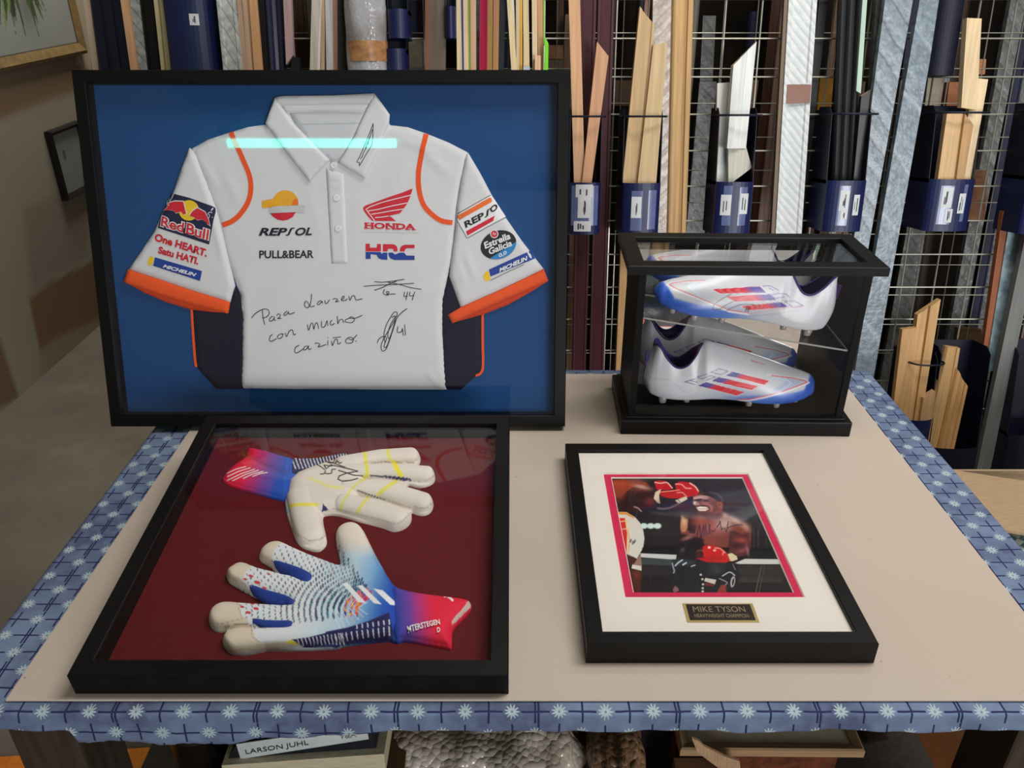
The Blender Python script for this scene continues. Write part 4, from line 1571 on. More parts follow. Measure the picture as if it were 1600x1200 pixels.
strip1 = a8((930, 250), (1000, 270), (1150, 270), (1250, 262), (1400, 235), (1600, 198)) + a8((1640, 230), (1400, 300), (1220, 360), (1060, 440), (960, 460), (900, 480))
mb, Hq, _ = glove_part('side_mesh', g1, strip1, [], None, 0.008, 0.0012, paint_strip1, None, (), 0.004, 0.0048)
mb.build('side_mesh', g1, True)

# ------------------------------------------------------------------ lower glove, back of the hand up
g2 = thing('goalkeeper_glove', 'goalkeeper glove lying back side up with blue fade, the lower of the two gloves', 'glove', gl_base, 'signed goalkeeper gloves')
C7, D7, E5 = (310, 800, 7.273), (310, 880, 7.273), (520, 800, 5.456)
c7 = lambda *p: [(310 + x / 7.273, 800 + y / 7.273) for x, y in p]
d7 = lambda *p: [(310 + x / 7.273, 880 + y / 7.273) for x, y in p]
e5 = lambda *p: [(520 + x / 5.456, 800 + y / 5.456) for x, y in p]
back_px = (c7((690, 500), (668, 450), (690, 400), (800, 325), (870, 302), (950, 298), (1015, 322), (1045, 358), (1180, 405), (1300, 448), (1440, 500), (1590, 556)) + e5((60, 402), (40, 310), (20, 210), (18, 145), (40, 100), (90, 75), (150, 70), (215, 82), (265, 130), (300, 205),
           (370, 345), (420, 430), (460, 500), (520, 592), (610, 640), (600, 900), (560, 1075), (500, 1070), (480, 1055), (380, 1068), (200, 1088), (60, 1106)) + d7((1590, 915), (1400, 930), (1150, 937), (960, 942), (770, 938), (700, 958), (560, 984), (460, 990), (380, 985), (320, 950), (270, 890), (250, 830), (262, 770),
           (300, 725), (290, 722), (200, 728), (140, 690), (108, 640), (98, 590), (112, 530), (155, 468), (220, 430), (300, 410), (370, 398), (430, 412), (560, 430), (680, 432)) + d7((860, 440), (900, 412), (760, 392), (650, 340), (560, 296), (400, 205), (330, 165), (300, 90)) +
           c7((298, 660), (330, 590), (390, 540), (460, 515), (540, 530), (630, 582), (665, 606), (680, 625), (760, 640), (900, 670), (985, 700), (1010, 690), (900, 650), (830, 590), (760, 540)))
fing2 = [(c7((1600, 800), (1200, 600), (850, 430)), [0.0215, 0.0205, 0.0195], 0.0165), (d7((1500, 400), (900, 230), (450, 110)), [0.020, 0.0195, 0.0195], 0.017),
         (d7((1500, 560), (900, 590), (270, 560)), [0.019, 0.0185, 0.0205], 0.0165), (d7((1300, 780), (800, 830), (410, 850)), [0.017, 0.0165, 0.0185], 0.015),
         (e5((260, 560), (200, 300), (140, 160)), [0.025, 0.0215, 0.0205], 0.0165)]


def paint_back(p):
    U, V = p.U, p.V
    p.C[:] = lin((228, 232, 236))
    # blue fade towards the wrist
    d = (U - 470) * 0.86 + (V - 900) * 0.25
    p.put(np.clip((d - 10) / 90, 0, 1) * 0.75, (128, 196, 226))
    p.put(np.clip((d - 70) / 55, 0, 1) * 0.95, (20, 116, 200))
    p.put(np.clip((d - 98) / 35, 0, 1) * 0.95, (34, 74, 178))
    rr = random.Random(5)
    # thumb stays pale at the tip
    p.put(np.clip((872 - V) / 26, 0, 1) * np.clip((U - 516) / 8, 0, 1), (232, 222, 208))
    p.put(np.clip((884 - V) / 10, 0, 1) * np.clip((848 - V) / 12, 0, 1) * np.clip((U - 516) / 8, 0, 1), (234, 224, 210))
    # raised print: rows of flecks fanning from the wrist
    ox, oy = 600, 955
    for i in range(30):
        r0 = 40 + i * 8.4
        for j in range(26):
            an = math.radians(168 + j * 3.1 + (i % 2) * 1.55)
            x, y = ox + r0 * math.cos(an) * 1.08, oy - r0 * math.sin(-an) * -0.72
            y = oy + r0 * math.sin(an) * 0.66
            if not (360 < x < 585 and 850 < y < 1000): continue
            f = min(1, i / 26)
            cl = (28, 34, 74) if rr.random() < 0.75 else (36, 130, 150)
            if f < 0.10: cl = rr.choice([(232, 60, 90), (226, 110, 60), (40, 60, 150), (190, 40, 110), (240, 170, 60)])
            if i > 24 and 880 < y < 960 and rr.random() < 0.5: cl = (214, 40, 66)
            s = (0.55 + 1.1 * (1 - f)) * rr.uniform(0.6, 1.2)
            p.ell(x, y, 2.2 * s + 0.5, 0.95 * s + 0.25, cl, 0.85, 0.5, math.degrees(math.atan2(y - oy, x - ox)) * 0.6)
    for i in range(7):                                  # ripples by the stripes
        p.line([(588 - i * 7 - 22 * abs(k) ** 1.6 * 0, 955 + k * (16 + i * 4)) if False else (560 - i * 7 + abs(k) * 14, 950 + k * (10 + i * 4)) for k in np.linspace(-1, 1, 9)], 1.3, rr.choice([(232, 240, 244), (250, 200, 90), (210, 232, 244)]), 0.65)
    for i in range(16):                                 # ribs below the thumb
        p.line([(488 + i * 3, 866 + i * 3.2), (520 + i, 880 + i * 2.6), (560 - i, 888 + i * 1.8)], 0.9, (200, 208, 216), 0.6)
    for (x, y, s) in ((392, 900, 3.4), (402, 910, 4.2), (383, 905, 2.8), (413, 919, 3.4), (388, 957, 3.6), (400, 951, 3.6), (378, 948, 3.0), (394, 943, 2.8), (426, 888, 2.4), (420, 897, 2.4)):
        p.ell(x, y, s * 1.25, s * 0.62, (210, 32, 60), 0.95, 0.3, 14)
    # finger tips in cream
    CRM = (226, 212, 192)
    p.T = C7
    p.poly([(600, 560), (640, 400), (800, 270), (1000, 270), (1050, 360), (930, 350), (860, 430), (830, 560), (720, 560)], CRM, 1, 0.7)
    p.poly([(250, 700), (300, 520), (480, 480), (660, 600), (600, 620), (530, 680), (500, 780), (540, 840), (430, 830)], CRM, 1, 0.7)
    p.line([(672, 470), (760, 520), (840, 560)], 1.0, (176, 158, 138), 0.8)
    p.line([(310, 700), (400, 760), (540, 830)], 1.0, (176, 158, 138), 0.8)
    p.poly([(820, 560), (860, 600), (1000, 700), (1010, 720), (900, 680), (760, 600), (690, 520)], CRM)
    p.poly([(540, 840), (600, 900), (760, 970), (900, 1005), (890, 1030), (700, 970), (520, 870)], CRM)
    p.T = D7
    p.poly([(80, 600), (100, 450), (300, 380), (440, 400), (480, 500), (490, 590), (560, 640), (560, 700), (200, 760), (90, 700)], CRM, 1, 0.7)
    p.poly([(220, 800), (280, 690), (600, 690), (625, 760), (650, 850), (690, 890), (760, 910), (1010, 880), (1140, 930), (700, 1000), (300, 1010)], CRM, 1, 0.7)
    p.line([(130, 680), (250, 690), (400, 650), (500, 630)], 1.0, (170, 150, 130), 0.8)
    p.line([(300, 722), (420, 695), (560, 690), (640, 725), (760, 740)], 1.1, (120, 100, 86), 0.8)
    p.line([(600, 720), (610, 830), (680, 890), (770, 900)], 1.0, (150, 132, 114), 0.8)
    p.line([(440, 440), (470, 560), (500, 620)], 1.0, (180, 162, 142), 0.8)
    p.poly([(1000, 880), (1060, 875), (1140, 920), (1110, 932), (1040, 925)], (240, 222, 50))
    for i in range(16):
        p.line([(700 + i * 26, 800 + (i % 3) * 6), (705 + i * 26, 860)], 1.0, (206, 212, 220), 0.7)
    # three white stripes
    p.T = E5
    for q_ in ([(82, 612), (122, 600), (285, 778), (218, 768)], [(208, 630), (250, 622), (418, 788), (352, 778)], [(345, 652), (425, 668), (568, 800), (490, 790)]):
        p.poly(q_, (236, 238, 242), 1, 0.4)
    # navy mesh along the lower edge
    p.poly([(-60, 1020), (120, 985), (300, 930), (480, 855), (510, 1000), (520, 1100), (200, 1130), (-100, 1150)], (36, 34, 88), 1, 0.6)
    p.T = D7
    p.poly([(1060, 868), (1250, 840), (1600, 755), (1620, 960), (1200, 960), (1120, 905)], (36, 34, 88), 1, 0.6)
    for i in range(13):
        x = 1130 + i * 42
        p.line([(x, 862 - i * 5.5), (x + 22, 925 - i * 0.5)], 1.3, (228, 230, 240), 1, False, 0.6)
    p.T = E5
    for i in range(11):
        x = 20 + i * 46
        p.line([(x, 1040 - i * 6), (x + 14 - i, 1100 - i * 5)], 1.7, (228, 230, 240), 1, False, 0.6)
        if i > 3: p.line([(x, 990 - i * 7), (x + 3, 1015 - i * 6)], 1.6, (228, 230, 240), 1, False, 0.6)


mb, H2, ol2 = glove_part('hand_back', g2, back_px, fing2, e5((100, 430), (370, 380), (560, 640), (560, 1050), (200, 1080)) + d7((1200, 930), (900, 860), (1000, 300)) + c7((1100, 560), (1300, 470), (1550, 580)), 0.0150, 0.00115, paint_back)
hb = mb.build('hand_back', g2, True)


def paint_cuff2(p):
    t_ = ((p.U - 612) * 0.97 - (p.V - 960) * 0.1) / 115
    p.C[:] = lin((36, 78, 180))
    p.put(np.clip((t_ - 0.02) / 0.32, 0, 1), (130, 66, 160))
    p.put(np.clip((t_ - 0.24) / 0.30, 0, 1), (236, 38, 70))
    p.T = E5
    p.line([(975, 712), (1020, 752)], 3.4, (250, 236, 236), 1, False, 0.6)
    p.line([(975, 712), (955, 722)], 2.4, (250, 236, 236), 1, False, 0.6)
    p.line([(1060, 697), (1075, 700)], 2.4, (250, 236, 236), 1, False, 0.6)
    p.poly([(1180, 735), (1190, 760), (1175, 810), (1020, 965), (1012, 930), (1100, 830), (1165, 745)], (222, 200, 190), 1, 0.4)


cuff2_px = e5((470, 640), (520, 600), (620, 634), (700, 650), (800, 664), (900, 678), (1010, 690), (1110, 702), (1165, 722), (1184, 752), (1170, 810), (1100, 880), (1016, 962), (1014, 1040), (1014, 1100), (1008, 1132), (930, 1120), (800, 1095), (700, 1072), (600, 1058), (545, 1085), (505, 1060), (480, 900))
mb, H3, _ = glove_part('wrist_cuff', g2, cuff2_px, [], cuff2_px, 0.0125, 0.0013, paint_cuff2, None, (), 0.002)
qq = G(e5((640, 1020), (918, 962), (632, 975)), None, -0.015)
text_on(mb, 'MTERSTEGEN', qq[0], qq[1], qq[2], H3, P_WHITE, 0.0026, 0.03)
qq = G(e5((890, 1028), (918, 1024), (888, 990)), None, -0.015)
text_on(mb, 'D', qq[0], qq[1], qq[2], H3, P_WHITE, 0.0026, 0.03)
mb.c = np.vstack([mb.c, np.ones((len(mb.v) - len(mb.c), 3))])
mb.build('wrist_cuff', g2, True)
# blue inserts between the fingers
for px in (c7((835, 540), (880, 538), (960, 565), (1120, 620), (1255, 680), (1300, 720), (1290, 770), (1235, 800), (1170, 792), (1100, 745), (980, 670), (890, 610)),
           c7((560, 818), (620, 820), (760, 870), (900, 905), (1030, 945), (1095, 1000), (1085, 1035), (1040, 1050), (900, 1010), (740, 960), (620, 895)),
           d7((565, 640), (620, 622), (760, 640), (920, 645), (1040, 640), (1080, 670), (1060, 710), (980, 730), (840, 722), (680, 690))):
    ol = smooth_poly(G(px, None, -0.014), 2)
    mb = MB()
    padded(mb, ol, lambda x, y, ol=ol: H2(x, y) * 0.75 + 0.0032 + pillow(ol, 0.0032, 0.005)(x, y), 0.003, fabric('blue_insert', (38, 66, 150), 0.7), 0, 0.002)
    mb.build('finger_insert', g2, True)

# ================================================================== framed boxing photograph, lying flat
WT, HT_, DT = 0.3315, 0.4275, 0.0305
q = onZ(917, 1036, BT)
MT = Matrix.Translation((0.0855, q[1], BT + DT))
ST = Sheet(MT)
t = thing('photo_frame', 'black framed signed boxing photograph with white and pink mounts lying flat', 'frame', MT)
mb = MB()
bt = 0.0195
mb.ring(WT, HT_, [(0, -DT), (0, -0.001), (0.001, 0), (bt - 0.001, 0), (bt, -0.001), (bt, -0.012), (bt - 0.004, -DT)], M_FRAME)
mb.build('frame_moulding', t)


def mount(name, outer, inner, z0, z1, mt, mcore):
    """card with a bevelled window; corners BL, BR, TR, TL"""
    mb = MB()
    e = 0.0012
    cx, cy = np.mean([p[0] for p in inner]), np.mean([p[1] for p in inner])
    inn2 = [(p[0] + (e if p[0] < cx else -e), p[1] + (e if p[1] < cy else -e)) for p in inner]
    vs = [(a, b, z1) for a, b in outer] + [(a, b, z1) for a, b in inner] + [(a, b, z0) for a, b in inn2] + [(a, b, z0) for a, b in outer]
    f1 = [(i, (i + 1) % 4, (i + 1) % 4 + 4, i + 4) for i in range(4)] + [(i + 12, (i + 1) % 4 + 12, (i + 1) % 4, i) for i in range(4)]
    f2 = [(i + 4, (i + 1) % 4 + 4, (i + 1) % 4 + 8, i + 8) for i in range(4)]
    mb.add(vs, f1, mt)
    k = mb.mi(mcore)
    mb.f += f2
    mb.m += [k] * 4
    return mb.build(name, t)


CP = -0.0105
pk = ST.pts([(976, 935), (1258, 933), (1168, 739.5), (942, 740)], -0.0075)
px0, px1 = (pk[0][0] + pk[3][0]) / 2, (pk[1][0] + pk[2][0]) / 2
py0, py1 = (pk[0][1] + pk[1][1]) / 2, (pk[2][1] + pk[3][1]) / 2
ph = ST.pts([(988, 927), (1241.3, 926.5), (1159.4, 745.3), (956, 747.6)], -0.0095)
qx0, qx1 = (ph[0][0] + ph[3][0]) / 2, (ph[1][0] + ph[2][0]) / 2
qy0, qy1 = (ph[0][1] + ph[1][1]) / 2, (ph[2][1] + ph[3][1]) / 2
M_CORE = plain((240, 232, 222), 0.8, 0.2, 0, 0.01)
e = 0.004
OUT = [(bt - e, bt - e), (WT - bt + e, bt - e), (WT - bt + e, HT_ - bt + e), (bt - e, HT_ - bt + e)]
mount('outer_mount', OUT, [(px0, py0), (px1, py0), (px1, py1), (px0, py1)], -0.0085, -0.0065, plain((233, 226, 217), 0.85, 0.2, 0, 0.01, 300), M_CORE)
mount('inner_mount', OUT, [(qx0, qy0), (qx1, qy0), (qx1, qy1), (qx0, qy1)], -0.0102, -0.0085, plain((208, 48, 84), 0.85, 0.2, 0, 0.03, 300), M_CORE)
mb = MB()
mb.box((bt - e, bt - e, -0.02), (WT - bt + e, HT_ - bt + e, -0.0112), M_BLACK)
mb.build('backing_board', t)
mb = MB()
mb.box((bt - 0.002, bt - 0.002, -0.0052), (WT - bt + 0.002, HT_ - bt + 0.002, -0.0034), glass_mat('photo_glass', refl=0.6))
mb.build('glass', t)
# brass plaque
pq = ST.pts([(1074, 972.5), (1185, 972), (1177, 943), (1066.5, 943)], -0.006)
ax0, ax1, ay0, ay1 = (pq[0][0] + pq[3][0]) / 2, (pq[1][0] + pq[2][0]) / 2, (pq[0][1] + pq[1][1]) / 2, (pq[2][1] + pq[3][1]) / 2
mb = MB()
mb.box((ax0, ay0, -0.0065), (ax1, ay1, -0.0057), plain((196, 174, 112), 0.35, 0.6, 0.5, 0.06))
mb.box((ax0 + 0.0036, ay0 + 0.003, -0.0058), (ax1 - 0.0036, ay1 - 0.002, -0.0054), plain((34, 22, 18), 0.35, 0.5, 0, 0.2, 200))
PLQ = plain((150, 132, 104), 0.4, 0.5, 0.2, 0.05)
hz = flat(-0.0054)
w_, h_ = ax1 - ax0, ay1 - ay0
text_on(mb, 'MIKE TYSON', (ax0 + w_ * .125, ay0 + h_ * .52), (ax0 + w_ * .86, ay0 + h_ * .52), (ax0 + w_ * .125, ay0 + h_ * .82), hz, PLQ, 0.0002, 0.0)
text_on(mb, 'HEAVYWEIGHT CHAMPION', (ax0 + w_ * .12, ay0 + h_ * .22), (ax0 + w_ * .88, ay0 + h_ * .22), (ax0 + w_ * .12, ay0 + h_ * .42), hz, PLQ, 0.0002, 0.0)
mb.build('plaque', t)

# the photograph itself: a print, painted from its own pattern of colours
nx, nyp = 300, 370
A, B = np.meshgrid(np.linspace(qx0 - 0.002, qx1 + 0.002, nx), np.linspace(qy0 - 0.002, qy1 + 0.002, nyp), indexing='ij')
U, V = ST.uv(A.ravel(), B.ravel(), CP)
p = Paint(U, V, (30, 24, 28))
P1, P2, P3, P4 = (940, 735, 10), (1050, 735, 10), (960, 830, 10), (1100, 830, 10)
# arena behind
p.T = (0, 0, 1)
p.blob(1130, 760, 60, 40, (44, 40, 50), 0.8)
p.blob(1170, 800, 40, 16, (62, 60, 68), 0.5, 20)
p.blob(1035, 830, 40, 30, (46, 38, 40), 0.7)
p.T = P4
for x, wd in ((770, 20), (830, 26), (960, 22), (1020, 16)):
    p.poly([(x, -50), (x + wd, -50), (x + wd + 8, 255), (x + 4, 255)], (56, 58, 54), 0.7, 0.4)
p.T = (0, 0, 1)
p.poly([(985, 853), (1260, 855), (1260, 874), (985, 868)], (14, 12, 13), 0.9, 3)
p.T = P3
p.poly([(400, 425), (960, 440), (930, 540), (430, 520)], (62, 70, 70), 0.95, 0.8)
p.poly([(400, 345), (970, 370), (960, 445), (400, 405)], (206, 208, 204), 1, 0.5)
p.poly([(430, 540), (1000, 540), (1000, 700), (430, 700)], (44, 40, 42), 0.7, 2)
p.poly([(280, 700), (1300, 700), (1300, 1000), (280, 1000)], (26, 24, 25), 0.7, 3)
p.T = P4
p.poly([(480, 500), (640, 432), (1190, 440), (1200, 515), (560, 512)], (206, 206, 198), 1, 0.5)
p.poly([(490, 540), (1240, 520), (1280, 720), (520, 720)], (50, 44, 42), 0.8, 1.2)
p.poly([(520, 725), (1230, 725), (1240, 800), (500, 800)], (62, 58, 54), 0.7, 1)
p.line([(900, 540), (840, 800), (810, 960)], 2.2, (84, 80, 72), 0.7)
p.line([(950, 540), (890, 800), (860, 960)], 1.6, (76, 72, 66), 0.7)
p.T = P1
for x in (660, 768, 872): p.ell(x, 868, 58, 42, (214, 236, 226), 1, 0.4)
# the opponent at the left edge: bent back, upper arm, striped trunks, leg
p.poly([(150, 150), (600, 150), (760, 200), (830, 290), (820, 420), (800, 560), (620, 640), (240, 660)], (52, 24, 24), 1, 0.6)
p.poly([(180, 160), (560, 160), (700, 190), (740, 240), (560, 250), (440, 290), (330, 400), (200, 430)], (150, 60, 34), 1, 1.2)
p.blob(300, 210, 150, 70, (176, 70, 36), 0.9)
p.blob(540, 160, 110, 34, (120, 72, 66), 0.8)
p.blob(630, 262, 110, 28, (214, 170, 150), 0.95, 12)
p.blob(590, 300, 140, 36, (132, 56, 42), 0.6)
p.blob(290, 400, 80, 70, (136, 60, 46), 0.8)
p.blob(760, 490, 70, 60, (124, 36, 44), 0.9)
p.blob(440, 480, 120, 80, (40, 20, 22), 0.9)
p.line([(510, 570), (570, 590), (620, 640)], 2.2, (190, 140, 136), 0.7, True, 1)
p.poly([(250, 650), (380, 650), (520, 730), (600, 820), (650, 940), (668, 1060), (650, 1200), (330, 1200)], (222, 216, 202), 1, 0.5)
p.poly([(250, 648), (400, 655), (520, 740), (500, 750), (380, 690), (255, 690)], (226, 150, 60), 1, 0.5)
p.poly([(270, 740), (370, 745), (420, 1200), (330, 1210)], (216, 50, 40), 1, 0.7)
p.line([(375, 760), (420, 1000), (440, 1200)], 2.6, (238, 206, 140), 0.9)
p.line([(300, 800), (380, 790)], 2, (236, 190, 160), 0.7)
p.line([(330, 920), (400, 905)], 2, (236, 190, 160), 0.7)
p.T = P3
p.poly([(110, 0), (200, 0), (220, 120), (210, 340), (170, 340)], (210, 48, 38), 1, 0.6)
p.poly([(200, 0), (440, 0), (466, 130), (430, 290), (350, 430), (280, 390), (190, 350)], (222, 218, 206), 1, 0.5)
p.line([(210, 0), (235, 130), (220, 330)], 2.4, (236, 180, 110), 0.9)
p.line([(190, 355), (280, 395)], 1.2, (170, 160, 150), 0.8)
for x, y in ((255, 150), (290, 180), (318, 160)): p.ell(x, y, 16, 34, (70, 60, 70), 0.8, 0.4, 15)
p.poly([(190, 365), (330, 430), (300, 540), (240, 540)], (72, 34, 32), 1, 0.5)
p.poly([(350, 440), (410, 350), (420, 450), (430, 560), (300, 520)], (150, 120, 100), 1, 0.6)
p.poly([(280, 520), (420, 545), (425, 618), (268, 580)], (224, 220, 210), 1, 0.4)
p.poly([(250, 600), (430, 620), (410, 960), (300, 960)], (74, 32, 24), 1, 0.8)
p.blob(350, 680, 50, 60, (128, 54, 30), 0.8)
# the central fighter
p.T = P2
SK, SKD, SKL = (122, 60, 52), (62, 30, 34), (196, 142, 122)
p.poly([(150, 690), (330, 640), (420, 690), (560, 730), (800, 690), (900, 720), (1090, 820), (1200, 890), (1240, 960), (1220, 1200), (150, 1200), (135, 900)], SK, 1, 0.8)
p.poly([(60, 560), (300, 540), (400, 640), (420, 760), (350, 1000), (280, 980), (150, 760), (80, 690)], (40, 22, 32), 1, 1)
p.blob(180, 560, 130, 40, (86, 36, 46), 0.8, -8)
p.poly([(150, 700), (200, 760), (250, 760), (240, 900), (210, 960), (150, 960), (130, 880)], (190, 130, 96), 1, 1)
p.blob(190, 800, 34, 60, (226, 184, 150), 0.9)
p.blob(240, 1040, 70, 30, (210, 150, 124), 0.7, -20)
p.poly([(170, 1080), (300, 1030), (430, 1080), (560, 1200), (150, 1200)], (44, 22, 24), 0.9, 1.5)
p.blob(430, 790, 110, 70, (166, 78, 66), 0.9)
p.blob(650, 900, 190, 110, (168, 96, 92), 0.9)
p.blob(820, 840, 120, 80, (206, 168, 156), 0.9)
p.blob(1000, 790, 130, 40, (196, 160, 148), 0.9, 28)
p.blob(1140, 880, 80, 50, (196, 150, 132), 0.85, 35)
p.blob(1040, 930, 90, 60, (132, 62, 46), 0.9)
p.blob(1080, 1060, 110, 34, (150, 70, 58), 0.8)
p.poly([(900, 960), (960, 940), (1100, 1000), (1200, 980), (1200, 1040), (1000, 1040), (930, 1200), (880, 1200)], (44, 24, 26), 0.85, 2)
p.blob(560, 1100, 180, 40, (150, 66, 54), 0.7, 20)
# neck and head
p.poly([(420, 640), (780, 560), (800, 700), (740, 760), (560, 770), (430, 700)], (96, 44, 48), 1, 1)
p.poly([(330, 480), (333, 420), (380, 385), (480, 350), (600, 340), (720, 370), (790, 440), (800, 560), (780, 640), (640, 700), (540, 705), (420, 650), (385, 600), (352, 545)], (128, 70, 68), 1, 0.5)
p.poly([(560, 480), (700, 480), (720, 600), (660, 690), (560, 690)], (104, 54, 56), 0.8, 2.5)
p.poly([(336, 415), (480, 388), (575, 405), (550, 448), (440, 440), (338, 455)], (208, 164, 152), 0.95, 1.2)
p.blob(540, 420, 50, 22, (160, 98, 98), 0.6)
p.poly([(425, 376), (520, 345), (620, 336), (720, 360), (792, 430), (806, 530), (782, 505), (700, 482), (645, 432), (560, 398), (470, 386)], (38, 28, 34), 1, 0.6)
p.line([(600, 348), (700, 370), (770, 430), (790, 490)], 3.0, (98, 82, 92), 0.6, True, 2)
p.poly([(345, 458), (440, 440), (490, 458), (440, 482), (350, 482)], (54, 26, 30), 1, 0.6)
p.poly([(492, 456), (575, 462), (565, 492), (505, 486)], (62, 30, 34), 0.95, 0.6)
p.poly([(334, 490), (380, 482), (425, 522), (445, 548), (372, 552), (340, 532)], (190, 132, 122), 1, 0.6)
p.blob(352, 508, 18, 20, (244, 228, 218), 0.95)
p.poly([(450, 500), (560, 500), (640, 560), (630, 640), (570, 650), (550, 580), (480, 545)], (172, 100, 96), 0.9, 1.5)
p.line([(365, 558), (450, 548), (550, 556), (592, 600), (575, 640)], 1.8, (62, 28, 32), 0.9, True, 0.8)
p.poly([(388, 578), (440, 564), (540, 574), (566, 606), (520, 634), (430, 630), (398, 612)], (240, 226, 214), 1, 0.4)
p.line([(395, 598), (470, 604), (555, 600)], 1.0, (150, 100, 96), 0.8)
p.poly([(398, 636), (440, 648), (540, 650), (600, 660), (560, 705), (470, 690)], (74, 38, 42), 0.9, 1)
p.poly([(700, 500), (760, 488), (788, 530), (772, 582), (722, 572)], (160, 90, 68), 1, 0.6)
p.blob(742, 536, 16, 24, (84, 42, 38), 0.85)
p.blob(830, 700, 50, 36, (206, 160, 150), 0.7, 30)
p.blob(560, 690, 120, 24, (54, 28, 32), 0.8)
# raised gloves
p.T = P1
RD, RDL = (196, 22, 34), (250, 150, 140)
p.poly([(820, 180), (860, 158), (1000, 165), (1080, 220), (1110, 290), (1000, 310), (860, 300)], RD, 1, 0.5)
p.line([(835, 185), (920, 200), (1020, 190), (1080, 250), (1105, 275)], 1.6, (252, 196, 188), 0.9, True)
p.poly([(1150, 210), (1230, 170), (1380, 190), (1480, 260), (1530, 350), (1490, 385), (1340, 420), (1250, 420), (1160, 310)], RD, 1, 0.5)
p.line([(1155, 215), (1250, 220), (1310, 275), (1400, 280)], 2, (250, 160, 150), 0.8, True)
p.line([(1380, 200), (1460, 250), (1510, 320)], 2.4, (252, 180, 170), 0.85, True)
p.poly([(880, 330), (1000, 320), (1140, 310), (1260, 300), (1320, 360), (1310, 420), (1180, 440), (1020, 430), (930, 400)], (188, 24, 30), 1, 0.5)
p.line([(900, 340), (1000, 330), (1100, 320), (1220, 305)], 1.6, (250, 150, 130), 0.8, True)
p.line([(1180, 350), (1260, 345), (1310, 390)], 1.8, (250, 160, 140), 0.7, True)
p.poly([(840, 340), (930, 290), (900, 380), (900, 450), (920, 520), (880, 510), (815, 440)], (228, 204, 178), 1, 0.5)
p.poly([(1150, 470), (1330, 400), (1340, 450), (1210, 520)], (222, 206, 186), 1, 0.5)
p.line([(1190, 455), (1240, 510)], 1.4, (120, 90, 80), 0.9)
p.line([(880, 590), (960, 600), (1080, 580), (1200, 520)], 3.2, (120, 100, 112), 0.8, True, 1.4)
p.blob(1000, 510, 130, 50, (44, 24, 34), 0.9)
# lower arm, glove, trunks
p.T = P4
p.poly([(430, 40), (700, 60), (730, 240), (690, 370), (520, 400), (380, 360), (400, 260)], (88, 40, 42), 1, 1)
p.blob(580, 140, 90, 40, (164, 72, 58), 0.85, 10)
p.blob(520, 220, 90, 36, (44, 24, 26), 0.8)
p.blob(600, 300, 90, 30, (146, 74, 74), 0.8, -20)
p.blob(680, 300, 20, 80, (170, 130, 130), 0.5, -10)
p.poly([(-130, 320), (-60, 250), (60, 215), (220, 240), (330, 310), (400, 400), (430, 460), (300, 500), (0, 500), (-120, 440)], (206, 28, 30), 1, 0.5)
p.blob(180, 420, 180, 50, (170, 22, 26), 0.7)
p.ell(82, 255, 22, 18, (255, 220, 210), 0.9, 0.5)
p.ell(165, 300, 24, 16, (255, 200, 190), 0.8, 0.6)
p.line([(170, 265), (250, 270), (330, 340)], 2, (250, 150, 140), 0.8, True)
p.line([(-100, 310), (-30, 300)], 2.6, (250, 200, 190), 0.8)
p.line([(290, 370), (300, 330)], 1.6, (250, 170, 160), 0.7)
p.poly([(370, 360), (430, 340), (510, 390), (525, 440), (440, 470), (410, 460)], (220, 208, 170), 1, 0.5)
p.T = P3
p.poly([(960, 250), (1040, 40), (1200, 60), (1400, 120), (1380, 300), (1400, 420), (1000, 440)], (26, 18, 24), 0.92, 1.5)
p.blob(1150, 100, 90, 26, (170, 110, 100), 0.8, -20)
p.blob(1070, 290, 30, 30, (110, 84, 110), 0.6)
p.poly([(900, 440), (1300, 430), (1440, 480), (1900, 500), (1960, 700), (1860, 960), (900, 960), (880, 640)], (30, 29, 33), 1, 1)
p.blob(1080, 490, 160, 40, (64, 74, 80), 0.7)
p.line([(905, 500), (920, 570), (940, 620), (925, 650)], 2.4, (150, 160, 180), 0.8)
p.line([(950, 540), (1000, 490), (1060, 450)], 2.2, (196, 210, 220), 0.8)
p.line([(1070, 525), (1120, 495)], 2.2, (220, 230, 236), 0.8)
p.line([(1200, 550), (1260, 530)], 1.8, (200, 210, 220), 0.7)
for x, y in ((1350, 680), (1375, 750), (1385, 830), (1380, 890), (1380, 940)): p.ell(x, y, 18, 16, (210, 208, 206), 0.85, 0.5)
p.poly([(1420, 730), (1590, 760), (1570, 830), (1405, 780)], (206, 198, 186), 1, 0.4)
p.poly([(1420, 800), (1560, 840), (1550, 860), (1420, 850)], (130, 40, 44), 0.8, 0.6)
p.poly([(910, 920), (950, 850), (1000, 900), (1010, 930), (940, 960)], (150, 104, 104), 0.8, 0.6)
p.T = P4
p.poly([(200, 960), (270, 840), (340, 840), (350, 960)], (140, 56, 50), 1, 0.8)
p.blob(180, 580, 120, 90, (66, 68, 70), 0.6)
p.line([(290, 700), (400, 640), (480, 690)], 1.8, (196, 200, 200), 0.8, True)
p.line([(240, 740), (360, 800), (330, 840)], 1.6, (160, 164, 166), 0.7, True)
p.ell(450, 790, 34, 84, (196, 196, 196), 0.8, 0.3, 10)
p.ell(455, 790, 16, 60, (36, 32, 34), 1, 0.3, 10)
p.line([(450, 520), (490, 600)], 1.6, (130, 134, 134), 0.7)
